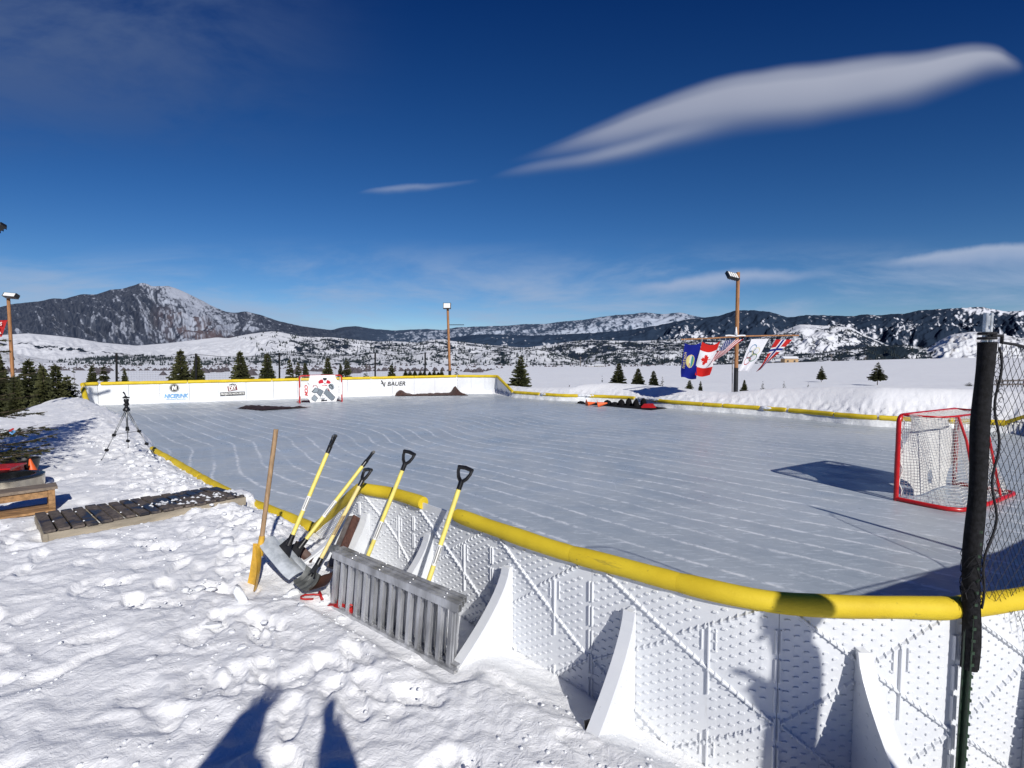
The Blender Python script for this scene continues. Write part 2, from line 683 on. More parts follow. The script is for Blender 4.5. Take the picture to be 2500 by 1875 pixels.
world = bpy.data.worlds.new("World")
scene.world = world
world.use_nodes = True
W = NT(world.node_tree)
bg = world.node_tree.nodes['Background']
sky = W.new('ShaderNodeTexSky', sky_type='NISHITA')
sky.sun_disc = False
sky.sun_elevation = SUN_EL
sky.sun_rotation = SUN_AZ
sky.altitude = 1800
sky.air_density = 1.0
sky.dust_density = .15
sky.ozone_density = 4.0
gam = W.new('ShaderNodeGamma')
W.put(gam.inputs[0], sky.outputs[0])
gam.inputs[1].default_value = 1.0
hs = W.new('ShaderNodeHueSaturation')
W.put(hs.inputs['Color'], gam.outputs[0])
hs.inputs['Saturation'].default_value = 1.24
hs.inputs['Hue'].default_value = .502
skyc = hs.outputs[0]
D = W.new('ShaderNodeTexCoord').outputs['Generated']
sp = W.new('ShaderNodeSeparateXYZ')
W.put(sp.inputs[0], D)
dx, dy, dz = sp.outputs
yy = W.math('MAXIMUM', dy, .05)
U = W.math('DIVIDE', dx, yy)
V = W.math('DIVIDE', dz, yy)
# deeper blue towards the zenith
skyc = W.mix(1.0, skyc, W.mix(W.mapr(V, .0, .78, smooth=False), (.92, .92, .94), (.10, .30, .58)), 'MULTIPLY')
front = W.mapr(dy, .1, .3)


def uv(px, py):
    d = ray(px, py)
    return d[0] / d[1], d[2] / d[1]


def curve(x, pts):
    """pts: list of (u, v); returns v(x)"""
    u0, u1 = pts[0][0], pts[-1][0]
    v0 = min(p[1] for p in pts) - .01
    v1 = max(p[1] for p in pts) + .01
    n = W.new('ShaderNodeFloatCurve')
    cu = n.mapping.curves[0]
    q = [((u - u0) / (u1 - u0), (v - v0) / (v1 - v0)) for u, v in pts]
    cu.points[0].location = q[0]
    cu.points[1].location = q[-1]
    for a in q[1:-1]:
        cu.points.new(*a)
    n.mapping.update()
    W.put(n.inputs['Value'], W.mapr(x, u0, u1, 0, 1, smooth=False))
    return W.mapr(n.outputs[0], 0, 1, v0, v1, smooth=False)


def cloud(top, bot, soft_t, soft_b, warp, seed, wscale=4.0, rag=.35):
    cv = W.new('ShaderNodeCombineXYZ')
    W.put(cv.inputs[0], U)
    W.put(cv.inputs[1], V)
    cv.inputs[2].default_value = seed
    n = W.noise(cv.outputs[0], wscale, 1.5, .5)
    n2 = W.noise(cv.outputs[0], wscale * 4, 4, .6)
    off = W.math('MULTIPLY', W.math('ADD', W.math('SUBTRACT', n, .5), W.math('MULTIPLY', W.math('SUBTRACT', n2, .5), rag)), warp)
    v = W.math('ADD', V, off)
    tu = curve(U, [uv(*p) for p in top])
    bu = curve(U, [uv(*p) for p in bot])
    a = W.math('SUBTRACT', tu, v)
    b = W.math('SUBTRACT', v, bu)
    m = W.math('MULTIPLY', W.mapr(a, 0, soft_t), W.mapr(b, 0, soft_b))
    ua, ub = uv(*top[0])[0], uv(*top[-1])[0]
    m = W.math('MULTIPLY', m, W.math('MULTIPLY', W.mapr(U, ua - .004, ua + .02), W.mapr(U, ub - .03, ub, 1, 0) if top[-1][0] < 2540 else 1.0))
    rel = W.math('DIVIDE', b, W.math('MAXIMUM', W.math('SUBTRACT', tu, bu), .002))
    return W.math('MULTIPLY', m, front), rel, cv.outputs[0]


# the long lens-shaped cloud: a higher back layer and a lower front one
mA, rA, cA = cloud([(1230, 392), (1400, 318), (1600, 240), (1800, 180), (2000, 136), (2200, 112), (2400, 106), (2470, 135), (2520, 175)],
                   [(1230, 408), (1400, 398), (1600, 380), (1800, 352), (2000, 318), (2200, 270), (2400, 222), (2470, 205), (2520, 176)], .030, .060, .050, 0.0, 3.0, .04)
st = W.math('SINE', W.math('ADD', W.math('MULTIPLY', rA, 11.0), W.math('MULTIPLY', W.noise(cA, 3.5, 3, .5), 5.0)))
shA = W.mapr(rA, .0, .85, .24, .80)
shA = W.math('ADD', shA, W.math('MULTIPLY', st, .030))
shA = W.math('SUBTRACT', shA, W.math('MULTIPLY', W.mapr(W.math('ABSOLUTE', W.math('SUBTRACT', rA, .80)), 0, .09, 1, 0), .16), clamp=True)
colA = W.mix(shA, K((.060, .105, .23)), K((.52, .545, .64)))
skyc = W.mix(W.math('MULTIPLY', mA, W.mapr(U, -.05, .6, .55, .93)), skyc, colA)
mB, rB, cB = cloud([(1180, 437), (1260, 402), (1400, 372), (1550, 330), (1700, 290), (1850, 262), (2000, 250)],
                   [(1180, 443), (1260, 442), (1400, 428), (1550, 402), (1700, 376), (1850, 352), (2000, 330)], .026, .045, .022, 3.0, 3.0, .06)
colB = W.mix(W.mapr(rB, .1, .9), K((.12, .17, .30)), K((.52, .55, .64)))
skyc = W.mix(W.math('MULTIPLY', mB, W.mapr(U, .15, .48, .78, 0)), skyc, colB)
mC, rC, cC = cloud([(862, 470), (930, 452), (1010, 445), (1100, 442), (1180, 436)], [(862, 474), (930, 478), (1010, 474), (1100, 462), (1180, 449)], .012, .02, .012, 5.0, 8.0)
skyc = W.mix(W.math('MULTIPLY', mC, .70), skyc, W.mix(W.mapr(rC, 0, 1), K((.16, .23, .40)), K((.42, .48, .62))))
# low bank at the right and the thin sheets above the hills
mD, rD, cD = cloud([(1990, 650), (2120, 636), (2250, 615), (2400, 594), (2560, 584)], [(1990, 655), (2120, 655), (2250, 668), (2400, 668), (2560, 650)], .016, .030, .030, 8.0, 6.0)
skyc = W.mix(W.math('MULTIPLY', mD, .85), skyc, W.mix(W.mapr(rD, .2, 1), K((.26, .36, .56)), K((.42, .49, .64))))
mE, rE, cE = cloud([(1480, 694), (1700, 664), (1850, 650), (1950, 656), (2080, 670)], [(1480, 712), (1700, 726), (1850, 704), (1950, 696), (2080, 680)], .020, .030, .030, 11.0, 6.0)
skyc = W.mix(W.math('MULTIPLY', mE, .85), skyc, K((.34, .43, .62)))
cs = W.new('ShaderNodeCombineXYZ')
W.put(cs.inputs[0], W.math('MULTIPLY', U, 1.0))
W.put(cs.inputs[1], W.math('MULTIPLY', V, 4.5))
w1 = W.noise(cs.outputs[0], 2.2, 6, .62, .4)
sheet = W.math('MULTIPLY', W.mapr(w1, .38, .66), W.math('MULTIPLY', W.mapr(V, -.02, .06), W.mapr(V, .12, .24, 1, 0)))
skyc = W.mix(W.math('MULTIPLY', W.math('MULTIPLY', sheet, front), .75), skyc, K((.34, .44, .62)))
cs2 = W.new('ShaderNodeCombineXYZ')
W.put(cs2.inputs[0], W.math('ADD', U, W.math('MULTIPLY', V, .6)))
W.put(cs2.inputs[1], W.math('MULTIPLY', V, 2.6))
w2 = W.noise(cs2.outputs[0], 2.0, 6, .6, .3)
wisp = W.math('MULTIPLY', W.mapr(w2, .32, .62), W.math('MULTIPLY', W.mapr(U, -.85, -.15, 1, 0), W.mapr(V, .32, .62)))
skyc = W.mix(W.math('MULTIPLY', W.math('MULTIPLY', wisp, front), .72), skyc, K((.085, .135, .27)))
W.l.new(skyc, bg.inputs[0])
bg.inputs[1].default_value = STR
# ------------------------------------------------------------------ the rink outline
# (x, y, board height, snow height at the board, crest height, crest distance, plateau?, inner ridge width, inner ridge height)
NEAR_TUBE = [(882, 1184), (965, 1199), (1035, 1222), (1118, 1250), (1206, 1281), (1300, 1312), (1400, 1342), (1500, 1369), (1657, 1410), (1870, 1455), (2030, 1466), (2196, 1470), (2330, 1470)]
PATH = []


def pp(P, h, zb, zc, dc, p, wi, hi):
    PATH.append((P[0], P[1], h, zb, zc, dc, p, wi, hi))


pp(gp(768, 1288, .27), .30, .22, .38, .4, 1, .03, .0)
for i, q in enumerate(NEAR_TUBE):
    pp(gp(*q, .97), 1.0, (.33, .33, .31, .28, .27, .26, .24, .20, .14, .10, .08, .08, .08)[i], .40, .55, 1, .02, 0)
for x, y in ((3.0, 2.4), (4.0, 2.84), (5.0, 3.3), (6.06, 3.84), (7.5, 4.75), (9.5, 6.3), (11.5, 8.3), (13.0, 10.2), (13.7, 11.6)):
    pp((x, y), 1.0, .2, .4, .6, 1, .02, 0)
pp((13.75, 12.4), 1.0, .3, .9, 1.2, .3, .02, 0)
for i, (q, zc, dc) in enumerate((((2449, 1033), 1.05, 1.9), ((2300, 1027), 1.05, 1.9), ((2116, 1018.5), 1.05, 1.9), ((1958, 1004.5), 1.0, 1.8), ((1850, 996), .86, 1.7), ((1742, 989), .64, 1.6), ((1634, 981), .63, 1.6), ((1540, 971.5), .72, 1.8), ((1450, 967.5), .76, 2.2), ((1371, 965.5), .58, 1.5), ((1281, 959.5), .50, 1.2), ((1252, 957), .45, 1.0))):
    pp(gp(*q, .25), .30, .27, zc, dc, 0, .12, .04)
pp(gp(1214, 918, .97), 1.0, .4, .4, .8, 0, .35, .07)
pp(gp(1117, 960, 0), 1.0, .0, -.2, .8, 0, .35, .07)
BW0 = len(PATH) - 1
pp(gp(240, 988.5, 0), .94, .0, -.2, .8, 0, .35, .07)
pp(gp(204, 991.5, 0), .94, .1, .3, .8, .5, .1, .05)
pp(gp(213, 999, 0), .35, .40, .46, .6, 1, .25, .25)
pp(gp(246, 1022, 0), .30, .40, .50, .7, 1, .45, .37)
pp(gp(296, 1052, 0), .30, .40, .50, .7, 1, .45, .37)
pp(gp(345, 1080, .1), .30, .36, .47, .6, 1, .30, .34)
for q in ((375, 1096), (424, 1124), (494, 1165), (585, 1212), (661, 1243)):
    pp(gp(*q, .27), .30, .24, .40, .45, 1, .03, 0)
PA = np.array([list(p) for p in PATH])
NP_ = len(PA)


def densify(P, closed=True, step=.05):
    """Catmull-Rom through the outline so its corners are round, with all the values carried along"""
    out = []
    n = len(P)
    for i in range(n if closed else n - 1):
        p0, p1, p2, p3 = P[(i - 1) % n], P[i], P[(i + 1) % n], P[(i + 2) % n]
        L = math.hypot(*(p2[:2] - p1[:2]))
        k = max(2, int(L / step))
        sharp = abs(p1[2] - p2[2]) > .3 or L > 6
        for j in range(k):
            t = j / k
            lin = p1 * (1 - t) + p2 * t
            if not sharp:
                L0 = math.hypot(*(p1[:2] - p0[:2]))
                L3 = math.hypot(*(p3[:2] - p2[:2]))
                m1 = (p2[:2] - p0[:2]) / (L + L0) * L
                m2 = (p3[:2] - p1[:2]) / (L + L3) * L
                if L0 > 6:
                    m1 = p2[:2] - p1[:2]
                if L3 > 6:
                    m2 = p2[:2] - p1[:2]
                xy = (2 * t ** 3 - 3 * t * t + 1) * p1[:2] + (t ** 3 - 2 * t * t + t) * m1 + (-2 * t ** 3 + 3 * t * t) * p2[:2] + (t ** 3 - t * t) * m2
                lin = lin.copy()
                lin[:2] = xy
            out.append(lin)
    return np.array(out)


RK = densify(PA)
seg = np.hypot(*(np.roll(RK[:, :2], -1, 0) - RK[:, :2]).T)
SL = np.concatenate([[0], np.cumsum(seg)[:-1]])
STOT = seg.sum()
RKc = np.vstack([RK, RK[:1]])
SLc = np.append(SL, STOT)


def path_at(s):
    """s: array of arclengths -> x, y, outward normal x, y, h"""
    s = np.mod(np.asarray(s, float), STOT)
    x = np.interp(s, SLc, RKc[:, 0])
    y = np.interp(s, SLc, RKc[:, 1])
    e = .06
    a = np.mod(s - e, STOT)
    b = np.mod(s + e, STOT)
    tx = np.interp(b, SLc, RKc[:, 0]) - np.interp(a, SLc, RKc[:, 0])
    ty = np.interp(b, SLc, RKc[:, 1]) - np.interp(a, SLc, RKc[:, 1])
    L = np.hypot(tx, ty) + 1e-9
    tx, ty = tx / L, ty / L
    h = np.interp(s, SLc, RKc[:, 2])
    return x, y, ty, -tx, h          # the outline runs anticlockwise, outside is to its right


def s_near(x, y):
    d = (RK[:, 0] - x) ** 2 + (RK[:, 1] - y) ** 2
    return SL[int(np.argmin(d))]


def rink_query(x, y):
    """signed distance to the outline (outside positive) and its local values"""
    shp = x.shape
    x = x.ravel()
    y = y.ravel()
    P = RK[::6, :]
    n = len(P)
    best = np.full(x.shape, 1e9)
    bi = np.zeros(x.shape, np.int32)
    bt = np.zeros(x.shape)
    inside = np.zeros(x.shape, bool)
    Q = np.roll(P, -1, 0)
    for i in range(n):
        ax, ay, bx, by = P[i, 0], P[i, 1], Q[i, 0], Q[i, 1]
        ex, ey = bx - ax, by - ay
        L2 = ex * ex + ey * ey
        t = np.clip(((x - ax) * ex + (y - ay) * ey) / L2, 0, 1)
        d = (x - ax - t * ex) ** 2 + (y - ay - t * ey) ** 2
        k = d < best
        best[k] = d[k]
        bi[k] = i
        bt[k] = t[k]
        c = (ay > y) != (by > y)
        if c.any():
            xi = ax + (y[c] - ay) / (by - ay) * ex
            inside[np.nonzero(c)[0][x[c] < xi]] ^= True
    sd_ = np.sqrt(best)
    sd_[inside] *= -1
    vals = P[bi, 3:] * (1 - bt[:, None]) + Q[bi, 3:] * bt[:, None]
    return sd_.reshape(shp), [vals[:, k].reshape(shp) for k in range(6)]


def field(x, y):
    """the country round the rink: a flat field, rising a little to the right, falling away to the valley"""
    z = -.48 - .004 * np.clip(y - 40, 0, 110)
    z = z + sst(x, 25, 150) * 2.75 * sst(y, 30, 150)
    z = z + .10 * fbm(x / 14, y / 9, 31, 3) * sst(y, 28, 45) * (1 - .6 * sst(y, 100, 150))
    a = x / np.maximum(y, 1)
    edge = 60 + 92 * sst(a, -.10, .02)
    fall = sst((y - edge) / 120, 0, 1)
    deep = -7.2 - 8.0 * sst(y, 260, 700)
    return z * (1 - fall) + (deep + .5 * fbm(x / 60, y / 80, 5, 3)) * fall


def rough(x, y):
    """trodden snow"""
    qx = x + .10 * noise(x * 2.1, y * 2.1, 3) + .03 * noise(x * 7, y * 7, 4)
    qy = y + .10 * noise(x * 2.1 + 9, y * 2.1, 5) + .03 * noise(x * 7, y * 7 + 4, 6)
    n = .030 * fbm(x / 1.4, y / 1.4, 11, 3)
    a = np.abs(noise(qx / .42, qy / .30, 12))
    n = n + .030 * (a - .3)
    b = np.abs(noise(qx / .17 + 5, qy / .13, 13))
    n = n + .021 * (b - .3)
    c = np.abs(noise(qx / .075, qy / .06, 14))
    n = n + .008 * (c - .3)
    e = np.abs(noise(qx / .034, qy / .03, 16))
    n = n + .0035 * (e - .3) * (y < 7)
    n = n + .012 * ridged(qx / .5 + 3, qy / .22, 17, 3, .6) * sst(noise(x / 1.1, y / 1.1, 18), -.2, .4)
    foot = noise(qx / .24, qy / .26 + 3, 15)
    n = n - .040 * sst(foot, .28, .62)
    return n


def lumpy(x, y):
    """shovelled snow: clods"""
    a = noise(x / .16, y / .16, 21)
    b = noise(x / .07, y / .07, 22)
    return .042 * sst(a, -.1, .5) + .018 * sst(b, -.1, .4)


PADS = []          # (x0, y0, x1, y1, radius, height, how much of the roughness stays)


def ground(x, y, with_noise=True):
    x = np.asarray(x, float)
    y = np.asarray(y, float)
    d, (zb, zc, dc, p, wi, hi) = rink_query(x, y)
    # plateau on the camera's side; it breaks off left of the crest line
    lx, ly = x + 12.7, y - 12.7
    off = lx * (-.868) + ly * (-.497)
    off = off + .35 * noise(x / 2.2, y / 2.2, 41)
    plate = .40 + .10 * sst(y, 6, 12) - 1.35 * sst(off, -.2, 3.2)
    fld = field(x, y)
    base = p * plate + (1 - p) * fld
    t1 = sst(d, 0, 1) * 0 + np.clip(d / np.maximum(dc, .05), 0, 1)
    up = zb + (zc - zb) * (t1 * t1 * (3 - 2 * t1))
    wid = np.where(p > .5, 1.2, 3.4)
    t2 = sst((d - dc) / wid, 0, 1)
    z = up * (1 - t2) + base * t2
    if with_noise:
        near = 1 - sst(d, 5, 9) * (1 - p)
        near = near * (1 - sst(y, 60, 80))
        r = rough(x, y) * .68
        edge_amp = np.clip(d / .22, .12, 1) * (1 - .55 * (1 - p))
        edge_amp = edge_amp * (1 - .35 * (1 - p))
        calm = 1 - .55 * np.exp(-((x - .9) ** 2 + (y - 1.9) ** 2) / .5)
        z = z + r * near * edge_amp * calm
        cl = np.exp(-((d - .45) / .5) ** 2) * sst(np.where(p > .5, y, 9), 3.3, 4.2)
        z = z + lumpy(x, y) * cl * (d > .02)
        # soft wind-drifts on the far field
        z = z + .035 * fbm(x / 2.6, y / 1.1, 51, 3) * (1 - near) * (1 - sst(y, 90, 140))
    for (x0, y0, x1, y1, rad, hz_, keep) in PADS:
        ex, ey = x1 - x0, y1 - y0
        t = np.clip(((x - x0) * ex + (y - y0) * ey) / (ex * ex + ey * ey), 0, 1)
        dd = np.hypot(x - x0 - t * ex, y - y0 - t * ey)
        k = 1 - sst(dd, rad * .45, rad * 1.25)
        rr = (r * keep) if with_noise else 0
        z = z * (1 - k) + (hz_ + rr) * k
    ins = d < 0
    ti = np.clip(1 + d / np.maximum(wi, .01), 0, 1)
    zi = np.minimum(hi * ti ** 1.3, hi) + .5 * hi * noise(x / .35, y / .35, 61) * ti + np.where(ti > 0, .0, 0) - .12 * sst(1 - ti, .6, 1.0)
    if with_noise:
        zi = zi + r * .5 * ti * sst(hi, .1, .3)
    z = np.where(ins, zi, z)
    return z


def gz(x, y):
    return float(ground(np.array([x]), np.array([y]), False)[0])


def gzn(x, y):
    return float(ground(np.array([x]), np.array([y]), True)[0])


def pad(a, b, rad, h, keep=.5):
    PADS.append((a.x, a.y, b.x, b.y, rad, h, keep))


pad(gp(806, 1474, .345), gp(1112, 1640, .345), .16, .335, .35)
pad(gp(120, 1310, .40), gp(420, 1256, .40), .13, .365, .6)
pad(gp(100, 1280, .40), gp(590, 1198, .40), .28, .39, .3)
pad(gp(640, 1420, .40), gp(790, 1425, .40), .22, .37, .7)
pad(gp(0, 1250, .38), gp(134, 1243, .38), .35, .37, .5)

rows = [np.arange(-7, .6, .12)]
yv = .6
l = []
while yv < 170:
    l.append(yv)
    yv += max(.011, .0066 * (yv + .3))
while yv < 14000:
    l.append(yv)
    yv *= 1.035
rows = np.concatenate([rows[0], np.array(l)])
A = np.linspace(-1.85, 1.85, 1180)
GX = A[None, :] * (np.abs(rows[:, None]) + 1.2)
GY = np.repeat(rows[:, None], len(A), 1)
GZ = ground(GX, GY)
# boot prints trodden across the near snow
_r = random.Random(77)
_tracks = [((-6.5, 3.2), (-1.6, 2.9)), ((-.5, 1.6), (-3.4, 4.6)), ((-1.0, 2.0), (-5.5, 9.5)), ((-.2, 2.1), (-6.0, 5.2)), ((-3.0, 1.8), (-8.5, 10.5)), ((-2.2, 3.2), (-4.6, 6.6)), ((.3, 1.7), (-2.0, 3.1)), ((-5.2, 1.9), (-3.8, 7.4)), ((-7.0, 8.0), (-10.5, 13.0))]
for (ax_, ay_), (bx_, by_) in _tracks:
    L_ = math.hypot(bx_ - ax_, by_ - ay_)
    for i in range(int(L_ / .34)):
        t = (i + .5) * .34 / L_
        ang = math.atan2(by_ - ay_, bx_ - ax_) + _r.gauss(0, .35)
        cx_ = ax_ + (bx_ - ax_) * t + (-math.sin(ang)) * (.11 if i % 2 else -.11) + _r.gauss(0, .08)
        cy_ = ay_ + (by_ - ay_) * t + math.cos(ang) * (.11 if i % 2 else -.11) + _r.gauss(0, .08)
        dep = _r.uniform(.010, .036)
        r0, r1 = np.searchsorted(rows, cy_ - .3), np.searchsorted(rows, cy_ + .3)
        w_ = abs(cy_) + 1.2
        c0_, c1_ = np.searchsorted(A, (cx_ - .45) / w_), np.searchsorted(A, (cx_ + .45) / w_)
        X_, Y_ = GX[r0:r1, c0_:c1_], GY[r0:r1, c0_:c1_]
        if X_.size == 0:
            continue
        u = (X_ - cx_) * math.cos(ang) + (Y_ - cy_) * math.sin(ang)
        v = -(X_ - cx_) * math.sin(ang) + (Y_ - cy_) * math.cos(ang)
        rr_ = np.sqrt((u / .15) ** 2 + (v / (.052 + .012 * (u > 0))) ** 2) * (1 + .12 * noise(X_ * 18, Y_ * 18, 7))
        tread = .004 * (np.sin(u * 130) > .2) * (rr_ < .8)
        GZ[r0:r1, c0_:c1_] += -dep * (1 - sst(rr_, .72, 1.05)) + dep * .14 * np.exp(-((rr_ - 1.22) / .16) ** 2) + tread
go = gridmesh('snow_ground', GX, GY, GZ, M['snow'])
tag(go, kind='structure')

# ------------------------------------------------------------------ ice
ib = MB()
xi, yi, nx, ny, hh = path_at(np.arange(0, STOT, .12))
P2 = [(xi[i] - nx[i] * .02, yi[i] - ny[i] * .02, 0) for i in range(len(xi))]
bm = bmesh.new()
vs = [bm.verts.new(p) for p in P2]
f = bm.faces.new(vs)
f.normal_update()
if f.normal.z < 0:
    f.normal_flip()
me = bpy.data.meshes.new('ice')
bmesh.ops.triangulate(bm, faces=[f])
bm.to_mesh(me)
me.materials.append(M['ice'])
io = bpy.data.objects.new('ice', me)
COL.objects.link(io)
tag(io, kind='structure')

# ------------------------------------------------------------------ far country: four ranges, each a strip of real relief, haze tinted into the colours
SKYL = [(-700, 790), (-300, 770), (0, 750), (30, 742), (100, 735), (130, 728), (155, 730), (200, 718), (235, 719), (270, 707), (300, 705), (325, 697), (343, 691), (354, 691), (372, 699), (412, 698), (440, 708), (480, 727), (520, 748), (548, 760), (570, 764), (600, 760), (640, 770), (680, 784), (740, 797), (809, 806), (833, 799), (867, 796), (912, 803), (963, 807), (993, 805), (1045, 803), (1080, 806), (1115, 799), (1200, 796), (1240, 795), (1281, 791), (1330, 791), (1363, 786), (1430, 780), (1471, 773), (1506, 769), (1540, 767), (1574, 762.5), (1618, 767), (1661, 762.5), (1702, 773), (1729, 776), (1800, 800), (2500, 840), (3200, 840)]
RIGHT = [(-700, 900), (900, 880), (1000, 842), (1060, 832), (1110, 823), (1156, 817), (1200, 815.5), (1308, 819), (1444, 813), (1539, 805), (1607, 794), (1675, 780), (1715, 776), (1756, 771), (1794, 758), (1832, 757), (1879, 761), (1923, 775), (1971, 769), (2021, 770), (2085, 772), (2107, 767), (2148, 770), (2170, 767), (2211, 765.5), (2243, 757.6), (2325, 753), (2392, 749), (2433, 756), (2458, 761), (2500, 758), (2700, 750), (3200, 745)]
MIDH = [(-700, 830), (0, 818), (68, 814), (136, 819.5), (190, 826), (244, 836), (334, 844), (407, 838), (475, 830), (531, 823.6), (556, 826), (600, 817), (627, 813), (660, 809), (681, 810), (736, 822), (811, 823.6), (871, 830), (925, 834), (960, 833), (1023, 837), (1047, 830), (1085, 828), (1099, 832), (1200, 843), (1281, 849), (1340, 842), (1390, 834), (1440, 830), (1552, 833), (1634, 829), (1720, 826), (1800, 835), (1850, 826), (1885, 818), (1952, 792), (1990, 794), (2028, 796), (2078, 799), (2100, 812), (2160, 840), (2230, 860), (2500, 880), (3200, 880)]
FRONT = [(-700, 850), (0, 861), (40, 864), (90, 873), (135, 880), (190, 875), (271, 870), (353, 869), (430, 872), (520, 876), (600, 872), (660, 860), (700, 856), (760, 864), (850, 866), (895, 853), (920, 850), (945, 856), (980, 861), (1050, 850), (1100, 853), (1150, 862), (1190, 858), (1230, 857), (1290, 848), (1320, 851), (1363, 864), (1417, 881), (1444, 868), (1487, 858), (1552, 861), (1620, 850), (1700, 858), (1800, 850), (1900, 866), (2000, 861), (2100, 848), (2200, 842), (2262, 849), (2290, 833), (2322, 817), (2370, 810), (2417, 811), (2500, 827), (2700, 840), (3200, 840)]


def strip(name, prof, D, depth, zbase, relief, spur, forest, pxs=(-650, 3150), step=2.3, nr=150, seed=0, smallamp=.2):
    px = np.arange(pxs[0], pxs[1], step)
    pr = np.array(prof, float)
    # smooth interpolation of the crest plus a little tree-line raggedness
    yc = np.interp(px, pr[:, 0], pr[:, 1])
    k = np.ones(5) / 5
    yc = np.convolve(np.pad(yc, 2, 'edge'), k, 'valid')
    yc = yc + smallamp * 3.2 * noise(px / 14.0, px * 0 + seed, seed + 70) + smallamp * 1.5 * noise(px / 5.0, px * 0, seed + 71)
    b = (yc - 937.5) / F
    zc = CAMZ + (-ST - b * CT) / (CT - b * ST) * D
    a = (px - 1250) / F / (CT - b * ST)
    v = np.concatenate([np.linspace(0, 1, nr), [1.06, 1.2, 1.5]])
    V2 = v[:, None]
    Y = D - depth * (1 - V2) + 0 * a[None, :]
    X = a[None, :] * D * (.9 + .1 * np.clip(V2, 0, 1.5)) if False else a[None, :] * Y
    Xs = a[None, :] * D + 0 * V2
    vv = np.clip(V2, 0, 1)
    env = np.sin(PI * vv) ** .8
    # spurs run down from the crest, leaning a little
    wx = Xs / spur + 1.6 * (1 - vv) * np.sign(Xs + 6200) * 1.0 + .6 * noise(Xs / spur * .7, vv * 1.5, seed + 5)
    r1 = ridged(wx, vv * 1.8 + 3, seed + 1, 4, .52)
    r2 = ridged(Xs / (spur * .33) + 1.5 * vv, vv * 3.0, seed + 2, 4, .55)
    hgt = zc[None, :] - zbase
    S = vv ** 1.15
    Z = zbase + hgt * (S + env * (relief * (r1 - .72) * 1.6 + relief * .45 * (r2 - .7)))
    Z = np.where(V2 > 1, zbase + hgt * (1 - (V2 - 1) * .8), Z)
    dZx = np.gradient(Z, axis=1) / (np.gradient(X, axis=1) + 1e-6)
    cols = forest(px[None, :] + 0 * V2, vv + 0 * px[None, :], Xs, Y, Z, dZx, r1, r2, seed)
    o = gridmesh(name, X, Y, Z, M['hillmat'], cols=cols)
    tag(o, kind='structure')
    return X, Y, Z, px


def hillmat():
    m, t, b, tc = newmat('hill_cover')
    a = t.new('ShaderNodeAttribute', attribute_name='col').outputs['Color']
    t.put(b.inputs['Base Color'], a)
    b.inputs['Roughness'].default_value = .9
    b.inputs['Specular IOR Level'].default_value = .05
    return m


M['hillmat'] = hillmat()


def blend(f, a, b):
    return a * (1 - f[..., None]) + b * f[..., None]


C = lambda *k: np.array(k, float)


def forestA(px, v, X, Y, Z, dz, r1, r2, seed):
    """snowy mountain with burnt timber: dark on slopes turned from the sun, snow high up on its right shoulder"""
    n1 = fbm(px / 26, v * 7, seed + 11, 5, .6)
    n2 = fbm(px / 5.5, v * 26, seed + 12, 4, .65)
    streak = fbm((px + 60 * v) / 3.2, v * 5, seed + 13, 3, .6)
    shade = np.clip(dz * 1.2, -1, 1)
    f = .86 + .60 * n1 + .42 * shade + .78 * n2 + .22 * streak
    peak = np.exp(-((px - 415) / 65) ** 2) * sst(v, .72, .98) + .75 * np.exp(-((px - 440 - 200 * (1 - v)) / 60) ** 2) * sst(v, .5, .85)
    f = f - (.38 - .35 * streak) * peak
    f = f + .40 * (1 - sst(px, 560, 700)) * sst(px, 480, 560) * 0
    f = f + .30 * sst(px, 560, 760) * (1 - sst(px, 900, 1000))
    f = f + .18 * (1 - sst(px, 100, 260))
    f = f - .26 * sst(px, 880, 1150) * (r2 < .84)
    patch = np.exp(-((px - 1640) / 70) ** 2) * np.exp(-((v - .75) / .18) ** 2) + .8 * np.exp(-((px - 1480) / 90) ** 2) * np.exp(-((v - .6) / .2) ** 2)
    f = f - .65 * patch * (r2 < .78)
    f = f - .30 * sst(r2, .80, .93) * (1 - sst(px, 560, 700)) - .22 * sst(r1, .84, .95)
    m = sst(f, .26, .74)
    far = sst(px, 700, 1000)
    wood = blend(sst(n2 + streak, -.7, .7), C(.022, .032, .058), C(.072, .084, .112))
    wood = blend(far, wood, C(.045, .070, .115) + 0 * wood)  # distant ridges turned bluer: aerial haze put into the timber colour
    snow = blend(far * .6, C(.36, .395, .47) + 0 * wood, C(.40, .46, .56) + 0 * wood)  # same haze tint in the snow colour
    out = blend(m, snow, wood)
    f = f
    br = np.exp(-((px - 470 - 120 * (.5 - v)) / 80) ** 2) * sst(v, .05, .3) * (1 - sst(v, .5, .7)) + .8 * np.exp(-((px - 720) / 110) ** 2) * (1 - sst(v, .2, .45))
    out = blend(np.clip(br * sst(n1 + n2 * .5, -.3, .3), 0, .75), out, C(.115, .085, .090) + 0 * wood)
    return out


